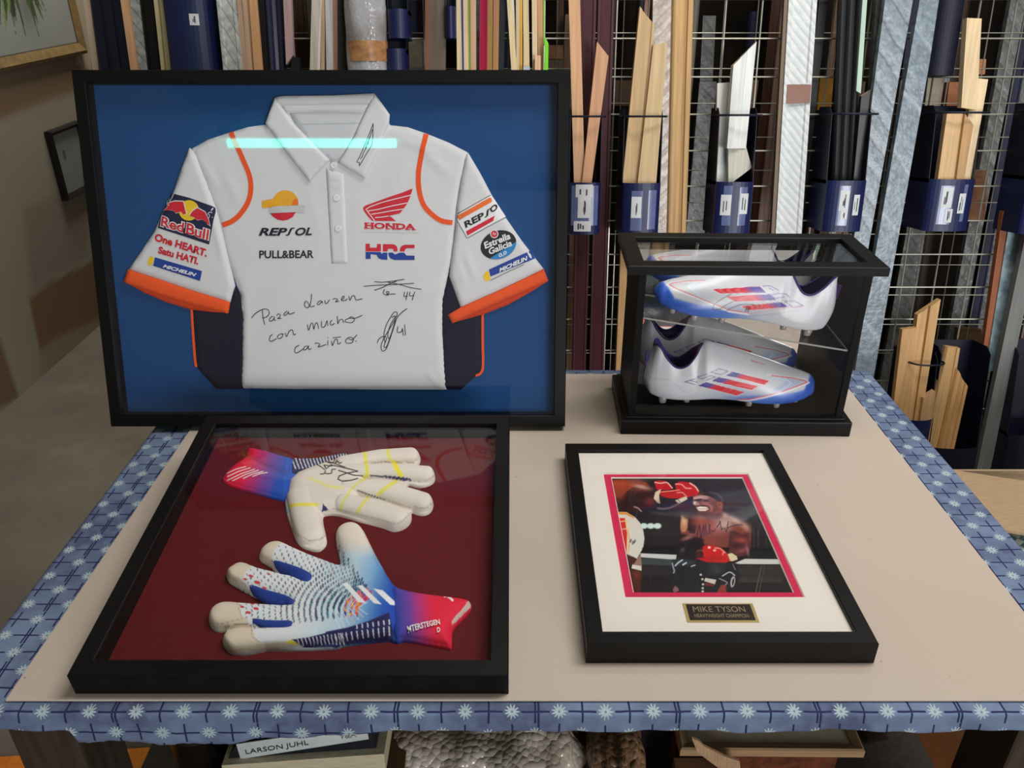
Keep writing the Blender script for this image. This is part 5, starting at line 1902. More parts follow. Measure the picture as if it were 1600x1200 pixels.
# the signature
p.T = P2
SG_ = (40, 22, 58)
for L in ([(390, 1030), (410, 930), (432, 850), (440, 960), (455, 1060), (480, 940), (500, 850), (510, 960), (500, 1020)], [(525, 830), (530, 900), (540, 1000)], [(580, 840), (600, 980), (560, 990)], [(560, 990), (600, 850)], [(612, 930), (640, 960), (680, 920)],
          [(700, 890), (760, 800)], [(745, 790), (760, 860), (775, 930), (800, 900)], [(820, 900), (850, 960), (880, 800), (860, 900), (940, 870), (1000, 850), (1100, 850)]):
    p.line(L, 1.35, SG_, 0.95, False, 0.6)
mb = MB()
mb.add(np.column_stack([A.ravel(), B.ravel(), np.full(A.size, CP)]),
       [(i * nyp + j, (i + 1) * nyp + j, (i + 1) * nyp + j + 1, i * nyp + j + 1) for i in range(nx - 1) for j in range(nyp - 1)], vcol_mat('photo_print', 0.35, 0.4))
mb.c = p.C
mb.build('photograph', t)

# ================================================================== display case with the football boots
YAW = math.radians(-1.2)
MC = Matrix.Translation((0.185, 1.1735, BT)) @ Matrix.Rotation(YAW, 4, 'Z')
ZB = 0.027                                             # height of the plinth
CW, CD = 0.389, 0.172
case = thing('display_case', 'black glazed display case with a mirror back holding two football boots', 'display case', MC)
mb = MB()
mb.box((0, 0, 0), (CW, CD, ZB), M_FRAME, bev=0.0018)
mb.box((0.008, 0.007, ZB), (CW - 0.010, CD - 0.004, ZB + 0.0035), M_FRAME, bev=0.001)
mb.build('plinth', case)
BX0, BX1, BY0, BY1 = 0.0135, 0.3745, 0.012, 0.160
YM = 0.127                                             # face of the mirror
M_CASE = plain((7, 7, 7), 0.5, 0.15, 0, 0.1)
Z0, Z1 = ZB + 0.0035, 0.2875
tk = 0.011
for nm, a_, b2 in (('side_panel', (BX0, BY0, Z0), (BX0 + tk, BY1, Z1)), ('side_panel', (BX1 - tk, BY0, Z0), (BX1, BY1, Z1)), ('back_panel', (BX0 + tk, YM + 0.0031, Z0), (BX1 - tk, BY1, Z1)), ('floor_panel', (BX0 + tk, BY0, Z0 - 0.0005), (BX1 - tk, YM, Z0 + 0.0015))):
    mb = MB()
    mb.box(a_, b2, M_CASE)
    mb.build(nm, case)
m, b = base_mat('mirror', 0.0, 0.5, 1.0)
b.inputs['Base Color'].default_value = (0.86, 0.87, 0.87, 1)
mb = MB()
mb.box((BX0 + tk + 0.0005, YM, Z0 + 0.0016), (BX1 - tk - 0.0005, YM + 0.003, Z1 - 0.001), m)
mb.build('mirror', case)
mb = MB()
mb.box((BX0 + tk, BY0 + 0.002, Z0 + 0.0016), (BX1 - tk, BY0 + 0.0042, Z1 - 0.001), glass_mat('case_glass', refl=0.3))
mb.build('front_glass', case)
# lid: black frame with a glass panel
LX0, LX1, LY0, LY1, LT = -0.0055, 0.3925, 0.0, 0.172, 0.0145
ML = Matrix.Translation((LX0, LY0, Z1 + LT))
lid = bpy.data.objects.new('lid', None)
col.objects.link(lid)
lid.parent = case
lid.matrix_local = ML
mb = MB()
lb = 0.026
mb.ring(LX1 - LX0, LY1 - LY0, [(0, -LT), (0, -0.0015), (0.0015, 0), (lb - 0.001, 0), (lb, -0.001), (lb, -LT)], M_FRAME)
mb.build('lid_frame', lid)
mb = MB()
mb.box((lb - 0.001, lb - 0.001, -0.007), (LX1 - LX0 - lb + 0.001, LY1 - LY0 - lb + 0.001, -0.005), glass_mat('lid_glass', refl=0.7))
mb.build('lid_glass', lid)
# sloping acrylic shelf
iM = MC.inverted()


def inC(p): return iM @ Vector(p)


s0 = inC(onY(1001, 497, 1.185 + BT * 0))
s1 = inC(onY(1329, 547, 1.185))
zl, zr = s0.z, s1.z
xl, xr = BX0 + tk + 0.0006, BX1 - tk - 0.0006
SLOPE = (zr - zl) / (s1.x - s0.x)
zl = zr - SLOPE * (s1.x - xl)
zr2 = zr + SLOPE * (xr - s1.x)
mb = MB()
M_ACR = glass_mat('acrylic', (0.985, 0.99, 0.99), 0.8)
m, b = base_mat('acrylic_edge', 0.25, 0.6)
b.inputs['Base Color'].default_value = (*lin((150, 150, 146)), 1)
M_AED = m
y0_, y1_, th = BY0 + 0.006, YM - 0.0005, 0.0030
vs = [(x, y, z + d) for x, z in ((xl, zl), (xr, zr2)) for y in (y0_, y1_) for d in (-th, 0)]
mb.add(vs, [(0, 4, 6, 2), (1, 3, 7, 5)], M_ACR)
mb.add(vs, [(0, 1, 5, 4), (2, 6, 7, 3), (0, 2, 3, 1), (4, 5, 7, 6)], M_AED)
mb.build('acrylic_shelf', case)


def shelf_z(x): return zl + (zr2 - zl) * (x - xl) / (xr - xl)


# ------------------------------------------------------------------ boots
LB = 0.295
sx_ = [0, .02, .05, .10, .18, .28, .38, .48, .58, .68, .78, .87, .94, .98, 1]
W_ = catmull(sx_, [0.004, .015, .0225, .0285, .0320, .0325, .0320, .0345, .0390, .0430, .0435, .0385, .0285, .0175, 0.002])
ZBt = catmull(sx_, [.020, .013, .010, .008, .007, .008, .010, .010, .008, .006, .006, .008, .012, .016, .022])
ZTp = catmull([0, .02, .05, .10, .16, .22, .27, .31, .38, .48, .58, .68, .78, .87, .94, .98, 1], [.088, .101, .102, .082, .066, .070, .088, .104, .104, .096, .086, .075, .063, .053, .045, .038, .028])
OPN = catmull([0, .015, .03, .08, .18, .25, .29, .32, 1], [0, .2, .55, .66, .66, .55, .25, 0, 0])


def boot_mesh(n=250, k=92):
    """outer shell: (s, t) grid; returns local positions with x along the length, toe at +x, viewer's side at -y"""
    S_ = np.linspace(0, 1, n)
    S_ = np.concatenate([0.5 - 0.5 * np.cos(np.pi * S_)])
    T_ = np.linspace(-1, 1, 2 * k + 1)
    s, t_ = np.meshgrid(S_, T_, indexing='ij')
    a = np.abs(t_)
    w, zb, zt, op = W_(s), ZBt(s), ZTp(s), OPN(s)
    # a 0 .. 0.18: sole from the middle to the edge; then up the side
    kk = np.clip((a - 0.18) / 0.82, 0, 1)
    fs = np.clip(a / 0.18, 0, 1)
    belly = 0.24
    lo = 0.82 + 0.18 * np.sqrt(np.clip(1 - (1 - np.clip(kk / belly, 0, 1)) ** 2, 0, 1))
    hi_c = np.clip(1 - (np.clip(kk - belly, 0, 1) / (1 - belly)) ** 1.9, 0, 1) ** 0.62
    hi_o = 1 - (1 - op) * (np.clip(kk - belly, 0, 1) / (1 - belly)) ** 1.35
    mixo = np.clip(op / 0.35, 0, 1)
    wf = np.where(kk < belly, lo, hi_c * (1 - mixo) + hi_o * mixo)
    y = np.where(a < 0.18, fs * 0.82, wf) * w * np.sign(t_)
    kz = np.where(kk < belly, kk, kk)
    z = zb + (zt - zb) * np.where(a < 0.18, 0, np.clip(kz, 0, 1) ** 1.12)
    x = s * LB - 0.010 * np.exp(-(s / 0.06) ** 2) * np.sin(np.pi * np.clip(kk, 0, 1) * 0.9) * (1 - 0.7 * kk) + 0.006 * np.exp(-(s / 0.05) ** 2) * kk
    y = y - 0.006 * np.sin(np.pi * np.clip(s, 0, 1)) + 0.004 * s
    return s, t_, np.stack([x, y, z], -1)


def boot(name, label, M, paint, flip, mkpaint):
    root = thing(name, label, 'football boot', MC @ M, 'football boots in the display case')
    s, t_, P_ = boot_mesh()
    n, k = s.shape
    # which vertices form the opening: leave the gap between t = -1 and t = 1
    idx = np.arange(n * k).reshape(n, k)
    F = [(idx[i, j], idx[i + 1, j], idx[i + 1, j + 1], idx[i, j + 1]) for i in range(n - 1) for j in range(k - 1)]
    pts = P_.reshape(-1, 3)
    # fold the far side onto the near one so that both sides carry the same print
    yc = -0.006 * np.sin(np.pi * np.clip(s, 0, 1)).ravel() + 0.004 * s.ravel()
    near = pts.copy()
    side = -1.0
    if flip: side = 1.0
    near[:, 1] = yc + side * np.abs(pts[:, 1] - yc)
    Wm = np.array(MC @ M)
    wp = near @ Wm[:3, :3].T + Wm[:3, 3]
    U, V = project(wp)
    p = Paint(U, V, (208, 209, 215))
    mkpaint(p, s.ravel(), np.abs(t_).ravel(), near)
    mb = MB()
    mb.add(pts, F, vcol_mat('boot_upper', 0.32, 0.5, 380, 0.0003))
    mb.c = p.C
    up = mb.build('upper', root, True)
    # lining
    r = s[:, 0] < 0.33
    ii = np.where(r)[0]
    c = P_[ii].copy()
    tt = np.abs(t_[ii])
    ycc = (-0.006 * np.sin(np.pi * s[ii]) + 0.004 * s[ii])
    c[..., 1] = ycc + (c[..., 1] - ycc) * 0.90
    c[..., 2] = np.maximum(c[..., 2], 0.018) - 0.0005
    c[..., 0] = np.maximum(c[..., 0], 0.003 + 0.002)
    n2 = len(ii)
    idx = np.arange(n2 * k).reshape(n2, k)
    mb = MB()
    mb.add(c.reshape(-1, 3), [(idx[i, j], idx[i, j + 1], idx[i + 1, j + 1], idx[i + 1, j]) for i in range(n2 - 1) for j in range(k - 1)], fabric('boot_lining', (44, 36, 104), 0.7))
    mb.build('lining', root, True)
    # navy rim round the opening
    ii = [i for i in range(n) if 0.012 < s[i, 0] < 0.322][::3]
    path = [tuple(P_[i, 0]) for i in ii] + [tuple(P_[i, -1]) for i in reversed(ii)]
    mb = MB()
    mb.tube(path, 0.0017, plain((40, 34, 92), 0.6), 8, True)
    mb.build('collar_rim', root, True)
    # pull tab at the heel
    mb = MB()
    mb.box((-0.0035, -0.0035, 0.060), (0.002, 0.0035, 0.084), plain((58, 30, 96), 0.6))
    mb.build('heel_tab', root)
    # insole
    # studs: moulded blades
    m_st = plain((150, 140, 136), 0.3, 0.6)
    for sx, sy, hh, rr_ in ((.10, -.55, .013, .0075), (.10, .55, .013, .0075), (.24, -.5, .010, .006), (.24, .5, .010, .006), (.60, -.6, .012, .006), (.60, .6, .012, .006), (.76, -.62, .012, .0062), (.76, .62, .012, .0062), (.88, -.45, .011, .0055), (.88, .45, .011, .0055)):
        w = float(W_(np.array(sx)))
        zb = float(ZBt(np.array(sx)))
        yc0 = -0.006 * math.sin(math.pi * sx) + 0.004 * sx
        mb = MB()
        mb.lathe([(rr_ * 0.62, zb - hh), (rr_ * 0.70, zb - hh + 0.001), (rr_, zb + 0.002)], m_st, 12, Matrix.Translation((sx * LB, yc0 + sy * w, 0)) @ Matrix.Diagonal((1.15, 0.75, 1, 1)))
        mb.build('stud', root, True)
    return root


BL_, BL2 = (40, 84, 184), (66, 116, 206)


def boot_common(p, s, a, near, toe_dir):
    zrel = (near[:, 2] - ZBt(s)) / (ZTp(s) - ZBt(s))
    # pale blue under fade and strong blue round the toe
    p.put(np.clip((0.42 - zrel) / 0.3, 0, 1) * np.clip((s - 0.28) / 0.35, 0, 1) * 0.75, (120, 150, 206))
    toe = np.clip((s - 0.70) / 0.3, 0, 1)
    edge = 0.16 + 0.42 * np.clip((s - 0.5) / 0.45, 0, 1) + 0.8 * np.clip((s - 0.90) / 0.1, 0, 1)
    p.put(np.clip((edge - zrel) / 0.08, 0, 1) * np.clip((s - 0.42) / 0.18, 0, 1) * 0.92, BL2)
    p.put(np.clip((edge - 0.07 - zrel) / 0.12, 0, 1) * np.clip((s - 0.62) / 0.2, 0, 1) * 0.85, BL_)
    p.put(((a < 0.205) & (s > 0.35)) * 0.8, (176, 190, 220))
    p.put((a < 0.17) * 0.9, (200, 196, 200))


def paint_low(p, s, a, near):
    boot_common(p, s, a, near, 1)
    T = (990, 500, 7.5)
    R4 = (1130, 500, 7.5)
    p.T = R4
    RL, WL = (220, 96, 104), (232, 232, 240)
    p.poly([(560, 840), (760, 690), (960, 712), (880, 770), (700, 835)], (150, 172, 214), 0.55, 3)
    p.line([(190, 940), (300, 945), (500, 905), (700, 850), (900, 780), (1005, 735), (960, 700), (800, 670), (520, 640)], 2.6, WL, 0.9, False, 0.8)
    p.line([(170, 930), (300, 932), (500, 890), (700, 835), (880, 770), (985, 728), (950, 708), (800, 678), (560, 650)], 1.7, RL, 0.95, False, 0.6)
    p.line([(640, 860), (800, 740), (740, 700), (620, 680)], 2.0, (196, 216, 240), 0.9, False, 0.7)
    p.T = T
    RED, NB = (222, 38, 58), (70, 74, 150)
    for q_ in ([(1085, 648), (1160, 605), (1590, 715), (1530, 762)], [(915, 712), (1000, 668), (1460, 775), (1385, 822)], [(755, 768), (850, 728), (1300, 845), (1210, 885)]):
        a_, b_, c_, d_ = [np.array(x) for x in q_]
        p.poly([tuple(x) for x in (a_ - (6, 0), b_ - (0, 6), c_ + (8, 0), d_ + (0, 6))], (236, 228, 234), 0.9, 0.4)
        p.poly(q_, RED, 1, 0.3)
        for f0, f1, al in ((0, 0.22, 1.0), (0.22, 0.30, 0.6)):
            p.poly([tuple(a_ + (d_ - a_) * f0), tuple(b_ + (c_ - b_) * f0), tuple(b_ + (c_ - b_) * f1), tuple(a_ + (d_ - a_) * f1)], NB, al, 0.3)
        for g in (0.28, 0.55, 0.8):
            u0, u1 = a_ + (b_ - a_) * g, d_ + (c_ - d_) * g
            p.line([tuple(u0 + (u1 - u0) * 0.55), tuple(u1)], 0.5, (240, 140, 140), 0.8, False, 0.4)
    OUT_ = (112, 106, 158)
    for L in ([(905, 612), (1000, 572), (1110, 598), (1020, 640), (905, 612)], [(860, 635), (745, 668), (800, 692), (905, 650), (960, 668), (850, 705)], [(720, 690), (600, 725), (720, 756)], [(655, 708), (740, 728)]):
        p.line(L, 1.5, OUT_, 0.9, False, 0.6)
    for L in ([(620, 660), (700, 630)], [(520, 800), (620, 850)], [(450, 740), (560, 790)]): p.line(L, 1.0, (170, 172, 190), 0.6, False, 0.6)
    p.line([(150, 690), (300, 690), (420, 700)], 0.9, (160, 160, 166), 0.7, False, 0.6)
    p.line([(165, 600), (180, 650), (210, 680)], 1.0, (150, 150, 156), 0.7, True, 0.6)
    p.T = R4
    p.line([(330, 475), (480, 520)], 2.0, (216, 90, 100), 0.7, False, 0.8)


def paint_up(p, s, a, near):
    boot_common(p, s, a, near, -1)
    L1, R2 = (950, 355, 7.273), (1170, 355, 7.273)
    p.T = L1
    RL, WL = (226, 110, 104), (232, 234, 242)
    p.line([(1100, 612), (900, 618), (720, 628), (668, 652), (740, 705), (1020, 812), (1200, 890), (1380, 960), (1600, 990)], 2.8, WL, 0.9, False, 0.8)
    p.line([(1100, 605), (900, 612), (740, 632), (700, 650), (760, 690), (1020, 795), (1200, 872), (1400, 945), (1600, 975)], 1.4, RL, 0.95, False, 0.6)
    p.line([(990, 632), (910, 670), (1060, 792)], 2.2, (206, 226, 246), 0.9, False, 0.7)
    RED, NB = (220, 40, 60), (92, 70, 160)
    for q_ in ([(1185, 706), (1720, 672), (1800, 742), (1275, 754)], [(1350, 790), (1840, 760), (1910, 828), (1440, 846)], [(1510, 900), (1960, 850), (2055, 905), (1610, 945)]):
        a_, b_, c_, d_ = [np.array(x) for x in q_]
        p.poly([tuple(x) for x in (a_ - (8, 2), b_ - (0, 6), c_ + (8, 0), d_ + (0, 6))], (238, 226, 230), 0.9, 0.4)
        p.poly(q_, RED, 1, 0.3)
        for f0, f1, al in ((0.76, 1.0, 1.0), (0.64, 0.76, 0.6)):
            p.poly([tuple(a_ + (b_ - a_) * f0), tuple(d_ + (c_ - d_) * f0), tuple(d_ + (c_ - d_) * f1), tuple(a_ + (b_ - a_) * f1)], NB, al, 0.3)
        for g in (0.28, 0.55, 0.8):
            u0, u1 = a_ + (d_ - a_) * g, b_ + (c_ - b_) * g
            p.line([tuple(u0), tuple(u0 + (u1 - u0) * 0.55)], 0.5, (244, 150, 150), 0.8, False, 0.4)
    p.T = R2
    OUT_ = (128, 118, 168)
    for L in ([(410, 842), (520, 838), (620, 895), (500, 910), (410, 842)], [(250, 770), (330, 752), (420, 760), (470, 800)], [(250, 770), (300, 810), (400, 790)], [(160, 672), (240, 664), (340, 720)], [(230, 690), (280, 718)]):
        p.line(L, 1.6, OUT_, 0.85, False, 0.6)
    for L in ([(440, 690), (640, 800)], [(470, 690), (560, 760)]): p.line(L, 1.0, (176, 196, 206), 0.7, False, 0.8)
    p.line([(0, 985), (200, 950), (420, 920), (600, 910)], 1.2, (226, 150, 150), 0.6, True, 0.7)
    p.line([(0, 1010), (300, 985), (560, 940)], 1.2, (150, 150, 166), 0.5, True, 0.7)
    p.T = L1
    INKB = (70, 44, 40)
    for L in ([(1400, 760), (1320, 800), (1230, 860), (1190, 910), (1210, 938), (1270, 930), (1350, 880), (1450, 830)], [(1330, 965), (1400, 920), (1520, 880), (1640, 880), (1720, 890)], [(1580, 905), (1560, 960)], [(1610, 900), (1590, 960)], [(1560, 935), (1620, 925)]):
        p.line(L, 1.0, INKB, 0.95, True, 0.5)


zst = 0.013 - 0.007                                     # stud tips under the local origin
M1 = Matrix.Translation((0.047, 0.071, Z0 + 0.0015 + 0.0065))
boot('football_boot', 'white football boot with blue toe and red stripes standing on the case floor', M1, None, False, paint_low)
ang = math.atan(SLOPE)
xb = BX1 - tk - 0.031
M2 = Matrix.Translation((xb, 0.064, shelf_z(xb) + 0.0066)) @ Matrix.Rotation(-math.atan(SLOPE), 4, 'Y') @ Matrix.Rotation(math.pi, 4, 'Z')
boot('football_boot', 'signed white football boot with blue toe resting on the sloping clear shelf in the case', M2, None, True, paint_up)

# ================================================================== wire rack of picture-frame mouldings behind the table
RL = math.radians(9.8)
MR = Matrix.Translation((0, 2.184, 0)) @ Matrix(((1, 0, 0), (0, math.sin(RL), -math.cos(RL)), (0, math.cos(RL), math.sin(RL)))).to_4x4()
SR = Sheet(MR)
M_WIRE = plain((176, 174, 160), 0.35, 0.5, 0.6, 0.05)
M_BIN = plain((17, 27, 74), 0.42, 0.5, 0, 0.08, 8)
M_BIN_D = plain((14, 17, 38), 0.5, 0.4, 0, 0.1, 8)
rack = thing('moulding_rack', 'tall leaning wire grid rack standing behind the table', 'rack', MR)
RA0, RA1, RB0, RB1 = -1.12, 2.6, 0.03, 2.66
pa = SR.P(1422, 356, 0)[0] % 0.1
pb = SR.P(1480, 397, 0)[1] % 0.1


def grid(c, a_ph, b_ph, r):
    mb = MB()
    a = RA0 + ((a_ph - RA0) % 0.1)
    while a < RA1:
        mb.tube([(a, RB0, c), (a, RB1, c)], r, M_WIRE, 5)
        a += 0.1
    b_ = RB0 + ((b_ph - RB0) % 0.1)
    while b_ < RB1:
        mb.tube([(RA0, b_, c + 2 * r), (RA1, b_, c + 2 * r)], r, M_WIRE, 5)
        b_ += 0.1
    return mb


grid(0, pa, pb, 0.0026).build('wire_grid', rack)
grid(-0.20, pa + 0.045, pb + 0.034, 0.0018).build('wire_grid', rack)
for a in (RA0 + 0.01, 0.86, RA1 - 0.01):
    mb = MB()
    mb.box((a - 0.012, 0, -0.19), (a + 0.012, RB1, -0.008), plain((30, 30, 34), 0.6))
    mb.build('upright', rack)
mb = MB()
mb.box((RA0, 0.0, -0.62), (RA1, RB1, -0.60), plain((34, 29, 25), 0.9, 0.1, 0, 0.3, 5))  # added dark board, stands in for the deep shade behind the mouldings
mb.build('back_panel', rack)
for b_ in (0.02,):
    mb = MB()
    mb.box((RA0, 0.015, -0.60), (RA1, 0.035, -0.008), plain((40, 34, 30), 0.8))
    mb.build('base_shelf', rack)

PROF = {'flat': [(0, 0), (1, 0)],
        'lip': [(0, 0), (.16, 0), (.2, -.35), (.8, -.2), (.85, -.05), (1, -.05)],
        'cove': [(0, -.5), (.08, -.1), (.16, 0), (.3, -.05), (.42, -.35), (.6, -.5), (.72, -.35), (.76, -.12), (.92, -.08), (1, -.3)],
        'round': [(0, -.8), (.1, -.4), (.28, -.1), (.5, 0), (.72, -.1), (.9, -.4), (1, -.8)],
        'step': [(0, 0), (.28, 0), (.30, -.4), (.62, -.4), (.64, -.75), (1, -.75)],
        'twin': [(0, 0), (.44, 0), (.47, -.6), (.53, -.6), (.56, 0), (1, 0)]}
n_strip = [0]


def strip(px, c, color, prof, label, th=0.018, mat_=None, name='framing_strip', cat='moulding', group='moulding lengths in the wire rack', endc=None):
    """a moulding: TL, TR, BR, BL pixels read on the rack's plane, c in front of the wires"""
    q = [np.array(SR.P(u, v, c)) for u, v in px]
    pr = PROF[prof]
    n = len(pr)
    vs = []
    for top in (True, False):
        A_, B_ = (q[0], q[1]) if top else (q[3], q[2])
        for f, h in pr:
            p_ = A_ + (B_ - A_) * f
            vs.append((p_[0], p_[1], c + h * th * 0.8))
        for e_ in (B_, A_): vs.append((e_[0], e_[1], c - th))
    k = n + 2
    fs = [(i, (i + 1) % k, (i + 1) % k + k, i + k) for i in range(k)]
    mb = MB()
    m_ = mat_ or wood(color, 0.07, 1)
    mb.add(vs, fs, m_)
    ec = wood(endc, 0.05, 1) if endc else m_
    mb.add(vs[:k], [tuple(range(k))], ec)
    mb.add(vs[k:], [tuple(range(k - 1, -1, -1))], ec)
    o = mb.build(name)
    o.matrix_world = MR
    n_strip[0] += 1
    return tag(o, label, cat, group)


def long_(u0, w0, u1, w1, v0=0.0, v1=110.0, up=-130.0, dn=430.0):
    """extend the visible piece (left edge u, width w) along its own line"""
    f = lambda v: ((v - v0) / (v1 - v0))
    a, b_ = f(up), f(dn)
    uu, ud = u0 + (u1 - u0) * a, u0 + (u1 - u0) * b_
    wu, wd = w0 + (w1 - w0) * a, max(2.0, w0 + (w1 - w0) * b_)
    if w1 <= w0 and dn > 400: wd = max(wd, w1 * 0.8)
    return [(uu, up), (uu + wu, up), (ud + wd, dn), (ud, dn)]


def wrapped(name, c, dark, scale=14, ang=0.6, sharp=9, gloss=0.3, lo=0.86, hi=1.08):
    """moulding in crinkled plastic wrap with slanting seams"""
    m, b = base_mat(name, gloss, 0.5)
    x, y, z, v = coords('Object')
    n = noise(v, 60, 4)
    n2 = noise(v, 9, 3)
    s = ((y * scale + x * scale * ang * 2 + n2 * 0.5).fract() - 0.5).abs()
    seam = (1.0 - s * sharp).sat()
    cc = mixc(((n - 0.35) * 3).sat(), tuple(q * lo for q in c), tuple(min(255, q * hi) for q in c))
    set_col(b, mixc(seam * 0.75, cc, dark))
    bump(b, n + s, 0.003, 0.6)
    return m


W_GREY = wrapped('grey_wrap', (138, 150, 160), (78, 88, 98))
W_GREY2 = wrapped('grey_wrap_smooth', (126, 140, 152), (160, 174, 184), 6, 0.5, 14)
W_WHITE = wrapped('white_wrap', (206, 208, 204), (132, 132, 134), 20, 0.8)
W_PALE = wrapped('pale_wrap', (196, 184, 174), (164, 150, 140), 24, -0.5, 6)
W_ORN = wrapped('ornate_white', (222, 226, 226), (186, 194, 196), 40, 0.55, 4.0, 0.5, 0.97, 1.02)
W_MOTT = wrapped('mottled_wrap', (122, 112, 96), (66, 58, 48), 24, 0.4, 5)
W_SILV = wrapped('silver_wrap', (150, 170, 180), (96, 120, 134), 10, 0.4, 5)
MAROON = plain((70, 26, 36), 0.5, 0.4, 0, 0.12, 10, (8, 0.5, 8))
NAVYGL = plain((40, 40, 70), 0.22, 0.6, 0, 0.12, 8)

# ---- left part, above the large frame (left to right)
strip(long_(130, 10, 145, 9), 0.03, (196, 172, 152), 'flat', 'pale pinkish strip at the far left end of the rack')
strip(long_(142, 46, 157, 46), 0.045, None, 'step', 'wide navy blue moulding at the left end of the rack', 0.03, M_BIN_D)
strip(long_(188, 11, 204, 9), 0.045, (214, 166, 126), 'flat', 'peach strip between the wide navy moulding and a grey wrapped one')
strip(long_(203, 14, 216, 14), 0.035, None, 'flat', 'narrow grey marbled wrapped moulding beside the peach strip at the left', 0.018, wrapped('grey_marble', (166, 168, 164), (84, 84, 84), 26))
strip(long_(217, 24, 230, 20), 0.03, (22, 20, 20), 'lip', 'black moulding left of the two cream strips')
strip(long_(240, 6, 252, 5), 0.05, (222, 208, 160), 'flat', 'thin cream strip, the left one of a pair beside the black moulding')
strip(long_(249, 7, 260, 7), 0.05, (226, 212, 164), 'flat', 'thin cream strip, the right one of a pair beside the mottled moulding')
strip(long_(261, 15, 268, 14), 0.04, None, 'round', 'mottled brown-grey wrapped moulding right of the cream pair', 0.02, W_MOTT)
strip(long_(338, 29, 349, 29), 0.06, None, 'lip', 'white wrapped moulding with grey marks right of the navy bin', 0.022, W_WHITE)
strip(long_(370, 7, 379, 8), 0.05, (186, 156, 132), 'flat', 'tan strip touching the white wrapped moulding')
strip(long_(378, 7, 387, 7), 0.05, (198, 164, 136), 'flat', 'second tan strip right of the white wrapped moulding')
strip(long_(386, 4, 394, 4), 0.045, (172, 136, 108), 'flat', 'thin dark tan strip next to the orange-tan one')
strip(long_(389, 12, 397, 13), 0.05, (214, 164, 116), 'flat', 'orange-tan strip left of the black moulding')
strip(long_(402, 10, 411, 8), 0.04, (16, 14, 14), 'flat', 'thin black moulding left of the glossy navy one')
strip(long_(412, 27, 420, 25), 0.045, None, 'cove', 'glossy navy moulding behind plastic beside the short pink strip', 0.024, NAVYGL)
strip([(437, -130), (450, -130), (458, 86), (447, 101)], 0.065, (190, 158, 158), 'flat', 'dusty pink strip with a slanted lower end')
strip([(455, 88), (468, 90), (473, 430), (448, 430)], 0.055, (26, 26, 28), 'flat', 'black offcut below the dusty pink strip')
strip(long_(487, 12, 484, 11), 0.055, (206, 198, 184), 'flat', 'off-white strip, first of the white group left of the charcoal moulding')
strip(long_(499, 4, 495, 5), 0.05, (222, 216, 208), 'flat', 'very thin white strip in the white group')
strip(long_(503, 5, 501, 6), 0.05, (200, 172, 136), 'flat', 'tan strip between two white strips')
strip(long_(508, 11, 510, 10), 0.055, (206, 204, 208), 'flat', 'cool white strip left of the brown one')
strip(long_(519, 8, 520, 7), 0.05, (158, 122, 98), 'flat', 'brown strip touching the charcoal moulding')
strip(long_(527, 18, 527, 19), 0.05, None, 'flat', 'charcoal grey moulding left of the bubble wrapped roll', 0.018, plain((54, 54, 52), 0.8, 0.2, 0, 0.1, 60))
strip(long_(664, 7, 664, 7), 0.06, (122, 84, 62), 'flat', 'thin reddish brown strip edging the taupe plank')
strip(long_(670, 27, 669, 27), 0.058, (104, 92, 82), 'flat', 'wide taupe plank right of the navy bin')
strip(long_(713, 7, 714, 8), 0.06, (216, 196, 158), 'flat', 'cream strip left of the thin blue one')
strip(long_(720, 3, 721.5, 3), 0.058, (52, 66, 120), 'flat', 'thin blue strip between cream strips')
strip(long_(723.5, 7, 725, 7), 0.06, (222, 194, 160), 'flat', 'pinkish cream strip right of the thin blue one')
strip(long_(730.5, 4, 732, 3.5), 0.058, (138, 150, 66), 'flat', 'thin olive green strip among the cream strips')
strip(long_(734.5, 9, 735.5, 8), 0.06, (200, 164, 130), 'flat', 'tan strip left of the crimson moulding')
strip(long_(750, 12, 749, 12), 0.06, (164, 28, 62), 'lip', 'crimson red moulding right of the cream strips')
strip(long_(762, 8, 761, 8), 0.06, (164, 122, 72), 'flat', 'ochre brown strip touching the crimson moulding')
strip(long_(771, 9, 770, 8), 0.06, (170, 124, 84), 'flat', 'warm brown strip, second right of the crimson moulding')
strip(long_(781, 8, 779, 6), 0.05, (24, 30, 34), 'flat', 'very dark strip right of the brown pair')
strip(long_(792, 8, 799, 9), 0.065, (222, 200, 156), 'flat', 'slanting cream strip, leftmost of the cream fan by the lime strip')
strip(long_(800, 3, 806, 3), 0.05, (210, 216, 210), 'flat', 'thin pale grey strip inside the cream fan')
strip(long_(806, 7, 807, 6), 0.06, (208, 184, 144), 'flat', 'straight cream strip beside the yellow one')
strip(long_(813, 3, 813, 3), 0.062, (232, 178, 60), 'flat', 'thin yellow strip in the cream fan')
strip(long_(817, 9, 818.5, 9), 0.065, (220, 196, 150), 'flat', 'cream strip right of the yellow one')
strip(long_(831, 8, 832, 7), 0.06, (224, 200, 164), 'flat', 'cream strip left of the tan and lime ones')
strip(long_(840, 8, 841, 6), 0.05, (196, 150, 106), 'flat', 'tan strip behind the lime offcut')
strip([(847.5, -130), (850.5, -130), (851, 70), (848, 70)], 0.05, (120, 190, 60), 'flat', 'thin green strip above the lime offcut')
strip([(852, 58), (857, 68), (853, 330), (843, 330)], 0.085, (120, 214, 40), 'flat', 'lime green offcut with a pointed top')
strip([(836, 86), (845, 87), (844, 330), (834, 330)], 0.088, (228, 184, 144), 'flat', 'short pale offcut touching the lime one')
strip([(818, 104), (828, 104), (828, 330), (818, 330)], 0.09, (176, 190, 204), 'flat', 'pale blue offcut low in front of the cream fan')
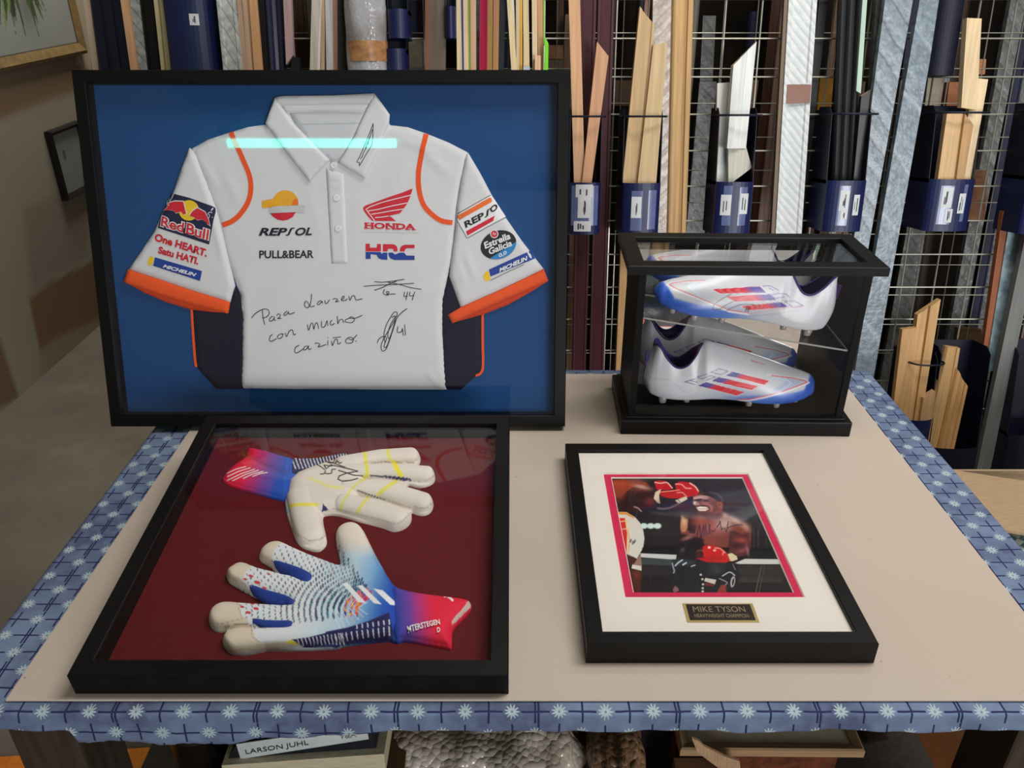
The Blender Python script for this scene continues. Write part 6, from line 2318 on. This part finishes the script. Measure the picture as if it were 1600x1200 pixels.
# ---- middle and right: long ones in front
strip([(885, -130), (903, -130), (914, 290), (897, 290)], 0.10, (212, 168, 128), 'flat', 'long peach strip standing in the first labelled bin', 0.02)
strip([(933, 65), (951, 88), (924, 290), (909, 290)], 0.11, (208, 158, 122), 'flat', 'short mitred peach offcut crossing the long peach strip', 0.02)
strip([(907, -130), (936, -130), (915, 585), (895, 585)], 0.035, None, 'lip', 'maroon plank, the left one of two behind the first labelled bin', 0.02, MAROON)
strip([(938, -130), (964, -130), (943, 585), (921, 585)], 0.03, None, 'lip', 'maroon plank, the right one of two behind the first labelled bin', 0.02, MAROON)
strip([(1000, 10), (1023, 39), (1000, 290), (972, 290)], 0.11, (202, 172, 130), 'lip', 'wide beige mitred offcut, the taller of two in the second bin', 0.024)
strip([(1021, 70), (1043, 66), (1025, 290), (996, 290)], 0.12, (206, 178, 136), 'flat', 'plain beige offcut, the shorter of two in the second bin', 0.02)
strip([(1023, -130), (1052, -130), (1040, 420), (1012, 420)], 0.04, None, 'flat', 'pale wrapped plank left of the tall grooved beige moulding', 0.02, W_PALE)
strip([(1053, -130), (1089, -130), (1071, 420), (1041, 420)], 0.05, (198, 162, 114), 'cove', 'tall grooved beige moulding reaching above the display case', 0.03)
strip([(971, 362), (981, 362), (975, 640), (960, 640)], 0.05, (206, 166, 116), 'flat', 'beige plank seen at the left side of the display case')
strip([(1121, 130), (1146, 128), (1140, 290), (1117, 290)], 0.075, (216, 216, 212), 'lip', 'short white offcut with raw wood end, left in the third bin', 0.018, None, endc=(196, 150, 104))
strip([(1146, 102), (1185, 64), (1168, 232), (1136, 232)], 0.12, (226, 228, 226), 'step', 'tall white stepped offcut with a mitred end in the third bin', 0.026, None, endc=(206, 188, 166))
strip([(1138, 228), (1166, 230), (1175, 262), (1138, 290)], 0.10, (202, 198, 186), 'flat', 'grey-white offcut under the tall stepped one in the third bin')
orn = strip([(1240, -130), (1286, -130), (1249, 420), (1209, 420)], 0.06, None, 'lip', 'tall white ribbed moulding with a band of brown tape', 0.03, W_ORN)
tp = [SR.P(u, v, 0.064) for u, v in ((1229, 162), (1266, 161), (1268, 132), (1231, 132))]
mb = MB()
mb.prism(tp, 0.0605, 0.0625, plain((124, 72, 44), 0.35, 0.5))
mb.build('brown_tape', orn)
strip([(1233, -130), (1241, -130), (1212, 420), (1202, 420)], 0.055, (126, 108, 92), 'flat', 'taupe strip on the left edge of the tall white ribbed moulding')
strip([(1317, -130), (1332, -130), (1313, 290), (1301, 290)], 0.07, None, 'round', 'black moulding, leftmost in the fourth bin', 0.016, plain((30, 31, 34), 0.4, 0.5))
strip([(1332, -130), (1346, -130), (1325, 290), (1312, 290)], 0.075, None, 'round', 'black moulding, middle one in the fourth bin', 0.016, plain((34, 35, 38), 0.4, 0.5))
strip([(1348, -130), (1358, -130), (1336, 290), (1324, 290)], 0.07, None, 'round', 'black moulding, third in the fourth bin', 0.016, plain((38, 38, 40), 0.4, 0.5))
strip([(1346, 150), (1374, 133), (1354, 290), (1333, 290)], 0.09, None, 'flat', 'short black offcut with a raw mitred end in the fourth bin', 0.016, plain((40, 40, 42), 0.4, 0.5), endc=(170, 140, 110))
strip([(1357, -130), (1364, -130), (1345, 146), (1338, 142)], 0.08, (182, 206, 190), 'flat', 'thin pale green strip above the fourth bin')
strip([(1400, -130), (1450, -130), (1333, 520), (1315, 520)], 0.10, None, 'flat', 'long grey wrapped plank with slanting seams beside the fourth bin', 0.02, W_GREY)
strip([(1460, -130), (1493, -130), (1356, 640), (1325, 640)], 0.09, None, 'flat', 'long smooth grey wrapped plank right of the seamed one', 0.02, W_GREY2)
strip([(1377, -130), (1392, -130), (1372, 140), (1360, 140)], 0.05, None, 'flat', 'narrow dull grey wrapped strip left of the seamed grey plank', 0.018, wrapped('dull_wrap', (96, 102, 104), (54, 58, 60), 18))
strip([(1511, 28), (1534, 29), (1526, 172), (1502, 168)], 0.13, (224, 198, 158), 'flat', 'pale wooden offcut, the tallest in the fifth bin', 0.022)
strip([(1524, 122), (1544, 124), (1515, 290), (1492, 290)], 0.11, (226, 202, 164), 'flat', 'pale wooden offcut behind the tallest one in the fifth bin', 0.02)
strip([(1480, 176), (1507, 178), (1492, 290), (1464, 290)], 0.125, (214, 178, 132), 'flat', 'darker pale offcut at the left of the fifth bin', 0.02)
strip([(1508, 178), (1521, 195), (1505, 290), (1493, 290)], 0.135, (190, 150, 106), 'flat', 'small triangular ended offcut in the fifth bin', 0.012)
# lower right
strip([(1567, 330), (1579, 330), (1545, 575), (1532, 575)], 0.05, (156, 92, 60), 'flat', 'thin terracotta strip at the right edge left of the silver wrap')
strip([(1580, 330), (1606, 330), (1556, 580), (1540, 580)], 0.055, None, 'flat', 'silver-blue wrapped moulding at the right edge', 0.02, W_SILV)
strip([(1604, 360), (1628, 360), (1545, 745), (1524, 745)], 0.10, (122, 124, 122), 'flat', 'grey plank at the right edge crossing in front of the dark bins', 0.02)
strip([(1434, 492), (1470, 468), (1437, 670), (1413, 670)], 0.12, (206, 164, 112), 'twin', 'tall wooden offcut with a slanted top in the lower bin right of the table', 0.022)
strip([(1410, 515), (1434, 512), (1420, 655), (1394, 652)], 0.125, (202, 158, 108), 'flat', 'square topped wooden offcut, left in the lower bin right of the table', 0.02)
strip([(1480, 542), (1502, 545), (1470, 745), (1434, 745)], 0.13, (206, 168, 118), 'cove', 'wooden offcut with grooves, left of the lower pair near the daisy cloth edge', 0.024)
strip([(1496, 576), (1514, 606), (1480, 760), (1455, 760)], 0.14, (202, 156, 104), 'cove', 'wooden grooved offcut with a peaked top in the lower right', 0.024)
strip([(1443, 622), (1461, 611), (1448, 720), (1428, 720)], 0.135, (194, 156, 112), 'flat', 'short wooden offcut with a peaked top beside the grooved pair', 0.02)
strip([(1494, 712), (1506, 708), (1500, 790), (1490, 790)], 0.05, (150, 118, 96), 'flat', 'small brown offcut low beside the grey plank at the right')
strip([(1506, 708), (1516, 712), (1510, 790), (1500, 790)], 0.05, (120, 112, 108), 'flat', 'small grey offcut low beside the grey plank at the right')
strip([(1580, 735), (1597, 705), (1600, 800), (1570, 800)], 0.06, (120, 116, 118), 'flat', 'grey slanted board above the cardboard carton at the right')

# ---- bubble wrapped roll with brown tape
q = [SR.P(u, v, 0.07) for u, v in ((545, 110), (607, 110), (605, -130), (545, -130))]
xc, r_ = (q[0][0] + q[1][0]) / 2, (q[1][0] - q[0][0]) / 2
y_lo, y_hi = SR.P(575, 430, 0.07)[1], q[2][1] + 0.05
m, b = base_mat('bubble_roll', 0.2, 0.7)
x, y, z, v = coords('Object')
vo = m.node_tree.nodes.new('ShaderNodeTexVoronoi')
vo.inputs['Scale'].default_value = 95
m.node_tree.links.new(v, vo.inputs['Vector'])
n = noise(v, 12, 3)
set_col(b, mixc(((n - 0.35) * 3).sat(), (142, 134, 130), (182, 182, 186)))
d_ = Ex(vo.outputs['Distance'])
bump(b, 1.0 - d_ * d_, 0.002, 0.6)
roll = thing('bubble_wrap_roll', 'tall roll wrapped in bubble wrap with a band of brown tape', 'wrapped roll', MR)
mb = MB()
nb = 40
vs, fs = [], []
bs = np.linspace(y_lo, y_hi, 60)
for bb in bs:
    for j in range(nb):
        a = 2 * math.pi * j / nb
        rr = r_ * (1 + 0.03 * math.sin(3 * a + bb * 9) + 0.025 * math.sin(7 * a - bb * 21) + 0.02 * math.sin(bb * 47 + 2 * a))
        vs.append((xc + rr * math.cos(a), bb, r_ + 0.02 + rr * math.sin(a) * 0.9))
fs = [(i * nb + j, i * nb + (j + 1) % nb, (i + 1) * nb + (j + 1) % nb, (i + 1) * nb + j) for i in range(59) for j in range(nb)]
fs += [tuple(range(nb - 1, -1, -1)), tuple(range(59 * nb, 60 * nb))]
mb.add(vs, fs, m)
mb.build('wrapping', roll, True)
t0, t1 = SR.P(575, 96, 0.10)[1], SR.P(575, 64, 0.10)[1]
mb = MB()
vs = []
for bb in (t0, (t0 + t1) / 2, t1):
    for j in range(nb):
        a = 2 * math.pi * j / nb
        vs.append((xc + r_ * 1.045 * math.cos(a), bb, r_ + 0.02 + r_ * 1.045 * math.sin(a) * 0.9))
mb.add(vs, [(i * nb + j, i * nb + (j + 1) % nb, (i + 1) * nb + (j + 1) % nb, (i + 1) * nb + j) for i in range(2) for j in range(nb)], plain((178, 128, 84), 0.25, 0.6, 0, 0.2, 40))
mb.build('brown_tape', roll, True)

# ---- bins -----------------------------------------------------------
M_LABEL = plain((214, 216, 220), 0.5, 0.4, 0, 0.03)
M_TAPE = plain((96, 108, 150), 0.2, 0.6, 0, 0.06)
M_MARK = plain((70, 72, 80), 0.7)


def bin_(label, u0, u1, v_ring, v_cup, v_bot, labels=(), depth=0.14, dark=False, ring=True, group='navy bins on the rack'):
    """scoop bin: tall back and sides, low rounded cup in front"""
    cF = depth
    a0, b0 = SR.P(u0, v_bot, cF)
    a1, _ = SR.P(u1, v_bot, cF)
    bc = SR.P((u0 + u1) / 2, v_cup, cF)[1]
    br = SR.P((u0 + u1) / 2, v_ring, cF)[1]
    t = thing('moulding_bin', label, 'bin', MR @ Matrix.Translation((0, 0, 0.009)), group)
    mt = M_BIN_D if dark else M_BIN
    mb = MB()
    n = 14
    bul = 0.022
    loop = [(a0, 0.0)]
    for i in range(n + 1):
        k = math.pi * i / n
        loop.append(((a0 + a1) / 2 - (a1 - a0) / 2 * math.cos(k), cF - bul + bul * math.sin(k)))
    loop.append((a1, 0.0))
    m_ = len(loop)
    e = 0.002
    def lp(b_, inner):
        ca, cc = (a0 + a1) / 2, cF / 2
        return [(ca + (a - ca) * (1 - 2 * e / (a1 - a0) * inner), b_, cc + (c - cc) * (1 - 2 * e / cF * inner)) for a, c in loop]
    # cup: outside, inside, rim, floor
    vs = lp(b0, 0) + lp(bc, 0) + lp(bc, 1) + lp(b0 + e, 1)
    fs = []
    for r in range(3): fs += [(r * m_ + i, r * m_ + (i + 1) % m_, (r + 1) * m_ + (i + 1) % m_, (r + 1) * m_ + i) for i in range(m_)]
    fs += [tuple(range(m_ - 1, -1, -1)), tuple(range(3 * m_, 4 * m_))]
    mb.add(vs, fs, mt)
    cup = mb.build('cup', t)
    mb = MB()
    mb.box((a0, bc - 0.01, 0.0), (a1, br + 0.02, 0.002), M_BIN_D)
    mb.build('back_plate', t)
    for a in (a0, a1 - 0.002):
        mb = MB()
        mb.prism([(bc - 0.01, 0.002), (bc - 0.01, cF - bul - 0.002), (br, cF - bul - 0.02), (br + 0.02, cF * 0.55), (br + 0.02, 0.002)], a, a + 0.002, M_BIN_D, lambda p_, q_, h: (h, p_, q_))
        mb.build('side_plate', t)
    if ring:
        mb = MB()
        pth = [(a0 - 0.004, br, 0.03)] + [((a0 + a1) / 2 - ((a1 - a0) / 2 + 0.006) * math.cos(math.pi * i / 12), br, cF - bul + (bul + 0.012) * math.sin(math.pi * i / 12)) for i in range(13)] + [(a1 + 0.004, br, 0.03)]
        mb.tube(pth, 0.003, M_BIN_D, 6)
        mb.build('retaining_ring', t)
    ctr = (a0 + a1) / 2
    for (lu0, lu1, lv0, lv1, kind) in labels:
        p0, p1 = SR.P(lu0, lv1, cF), SR.P(lu1, lv0, cF)

        def on(a, b_, off):
            x = np.clip((a - ctr) / ((a1 - a0) / 2), -0.98, 0.98)
            return (a, b_, cF - bul + bul * math.sqrt(1 - x * x) + off)
        mb = MB()
        k = 6
        off = 0.0007 if kind == 'tape' else 0.0016
        vs = [on(p0[0] + (p1[0] - p0[0]) * i / k, b_, off) for b_ in (p0[1], p1[1]) for i in range(k + 1)]
        mb.add(vs, [(i, i + 1, i + k + 2, i + k + 1) for i in range(k)], M_TAPE if kind == 'tape' else M_LABEL)
        if kind != 'tape':
            rr = random.Random(int(lu0 * 7))
            for q_ in range(rr.randint(2, 4)):
                fx = rr.uniform(0.2, 0.65)
                h0 = rr.uniform(0.12, 0.3)
                h1 = rr.uniform(0.5, 0.85)
                aa, ab = p0[0] + (p1[0] - p0[0]) * fx, p0[0] + (p1[0] - p0[0]) * (fx + 0.09)
                ba, bb = p0[1] + (p1[1] - p0[1]) * h0, p0[1] + (p1[1] - p0[1]) * h1
                mb.add([on(aa, ba, off + .0005), on(ab, ba, off + .0005), on(ab, bb, off + .0005), on(aa, bb, off + .0005)], [(0, 1, 2, 3)], M_MARK)
        mb.build('label_sleeve' if kind == 'tape' else 'label', cup)
    return t


bin_('navy bin with three stacked white labels, directly right of the large shirt frame', 888, 937, 182, 285, 366, [(892, 935, 290, 352, 'tape'), (899, 926, 288, 308, 'w'), (902, 923, 308, 340, 'w'), (896, 923, 345, 361, 'w')])
bin_('navy bin holding two wide beige offcuts, with one white label', 970, 1029, 182, 286, 368, [(984, 1004, 298, 360, 'tape'), (1010, 1026, 297, 358, 'tape'), (985, 1002, 307, 340, 'w')])
bin_('navy bin holding white offcuts, with two white labels', 1114, 1172, 180, 284, 368, [(1126, 1144, 290, 352, 'tape'), (1150, 1168, 292, 352, 'tape'), (1124, 1142, 304, 336, 'w'), (1153, 1169, 302, 334, 'w')])
bin_('navy bin holding black mouldings, with two white labels', 1285, 1346, 178, 282, 362, [(1303, 1328, 290, 352, 'tape'), (1308, 1326, 297, 329, 'w'), (1310, 1322, 329, 342, 'w'), (1329, 1343, 304, 336, 'w')])
bin_('navy bin holding pale wooden offcuts, with two white labels', 1443, 1513, 176, 280, 361, [(1460, 1490, 290, 350, 'tape'), (1496, 1512, 288, 346, 'tape'), (1467, 1488, 292, 324, 'w'), (1471, 1486, 326, 347, 'w'), (1492, 1508, 302, 333, 'w')])
bin_('navy bin cut by the right edge of the photo', 1592, 1664, 172, 276, 366, [(1610, 1632, 290, 330, 'w')])
bin_('dark bin low behind the right table edge, holding two wooden offcuts', 1396, 1441, 568, 656, 760, (), 0.14, False, True)
bin_('dark bin low at the right, behind the grooved offcuts', 1438, 1512, 560, 700, 800, (), 0.15, True, False)
bin_('dark bin low at the right edge behind the grey plank', 1556, 1640, 560, 680, 790, (), 0.16, True, False)
bin_('dark navy bin at the upper left with a pale tag', 281, 345, -150, -60, 240, [(299, 311, 22, 40, 'w')], 0.10, False, False)
bin_('navy bin right of the bubble wrapped roll', 606, 638, -160, 14, 60, (), 0.10, False, False)
bin_('navy bin below the one right of the bubble wrapped roll', 606, 638, 66, 76, 200, (), 0.09, False, False)
bin_('narrow navy bin left of the cream strips', 696, 713, -160, 10, 60, (), 0.08, False, False)
bin_('dark navy bin hanging above the pale offcuts at the upper right', 1452, 1492, -260, -160, 118, (), 0.10, True, False)

# ---- second layer: mouldings, boxes behind the wires ------------------
rr = random.Random(21)
PAL = [((58, 44, 36), 'dark brown'), ((92, 70, 54), 'brown'), ((130, 100, 80), 'light brown'), ((40, 36, 40), 'blackish'), ((150, 120, 104), 'dusty pink'), ((30, 32, 58), 'navy'), ((118, 112, 104), 'grey'), ((84, 52, 40), 'reddish brown')]
W_BACK = [wrapped('back_wrap', (112, 114, 112), (70, 72, 74), 15), wrapped('back_wrap_dark', (84, 78, 70), (50, 44, 40), 19)]


def rear(a, w_, b0, b1, tilt, c, col_, lab, mat_=None, prof='flat', th=0.02):
    mb = MB()
    pr = PROF[prof]
    vs = []
    for b_, sh in ((b1, tilt), (b0, 0)):
        for f, h in pr: vs.append((a + sh + w_ * f, b_, c + h * th * .8))
        vs += [(a + sh + w_, b_, c - th), (a + sh, b_, c - th)]
    k = len(pr) + 2
    mb.add(vs, [(i, (i + 1) % k, (i + 1) % k + k, i + k) for i in range(k)] + [tuple(range(k)), tuple(range(2 * k - 1, k - 1, -1))], mat_ or wood(col_, 0.2, 1))
    o = mb.build('framing_strip')
    o.matrix_world = MR
    return tag(o, lab, 'moulding', 'mouldings behind the wire grid')


a = -1.05
li = 0
while a < 2.15:
    w_ = rr.uniform(0.018, 0.05)
    cl, nm = rr.choice(PAL)
    top = rr.choice([2.4, 2.5, 2.2, 1.55, 1.35])
    li += 1
    c = (-0.25, -0.285, -0.32, -0.355, -0.39)[li % 5]
    tl = rr.uniform(-0.04, 0.07)
    if rr.random() < 0.16: rear(a, w_ * 1.3, 0.04, top, tl, c, None, 'grey wrapped moulding standing behind the wire grid', W_BACK[0])
    else: rear(a, w_, 0.04, top, tl, c, cl, nm + ' moulding standing behind the wire grid', None, rr.choice(['flat', 'lip', 'round']))
    a += w_ + rr.uniform(0.0, 0.035)
# a few boxes and special ones that show through the mesh
for px, cl, lab, cat in (([(638, 60), (664, 60), (664, 112), (638, 112)], (170, 160, 140), 'beige box behind the wires beside the taupe plank', 'box'),
                         ([(856, 70), (880, 70), (880, 92), (856, 92)], (164, 118, 88), 'brown box behind the wires right of the lime offcut', 'box'),
                         ([(855, 93), (880, 93), (880, 130), (855, 130)], (120, 108, 92), 'taupe box under the brown one right of the lime offcut', 'box'),
                         ([(1283, 122), (1304, 120), (1300, 172), (1278, 172)], (168, 116, 36), 'ochre yellow block behind the fourth bin', 'block'),
                         ([(1452, 122), (1478, 122), (1470, 172), (1446, 172)], (150, 142, 128), 'grey box behind the wires left of the fifth bin', 'box'),
                         ([(1485, 128), (1502, 128), (1496, 170), (1480, 170)], (150, 96, 66), 'terracotta block behind the pale offcuts', 'block'),
                         ([(1530, 92), (1543, 92), (1541, 116), (1530, 116)], (176, 120, 84), 'orange-brown block behind the pale offcuts', 'block'),
                         ([(1510, 268), (1546, 268), (1540, 345), (1508, 345)], (140, 96, 70), 'brown box behind the fifth bin', 'box'),
                         ([(960, 125), (990, 125), (985, 165), (958, 165)], (110, 86, 68), 'brown block between the maroon planks and the second bin', 'block'),
                         ([(1500, 514), (1536, 516), (1534, 560), (1496, 560)], (112, 84, 60), 'brown carton behind the wires above the lower bins', 'box')):
    q = [SR.P(u, v, -0.215) for u, v in px]
    mb = MB()
    mb.prism([q[3], q[2], q[1], q[0]], -0.262, -0.222, plain(cl, 0.7, 0.3, 0, 0.1))
    o = mb.build('storage_box' if cat == 'box' else 'wood_block')
    o.matrix_world = MR
    tag(o, lab, cat)
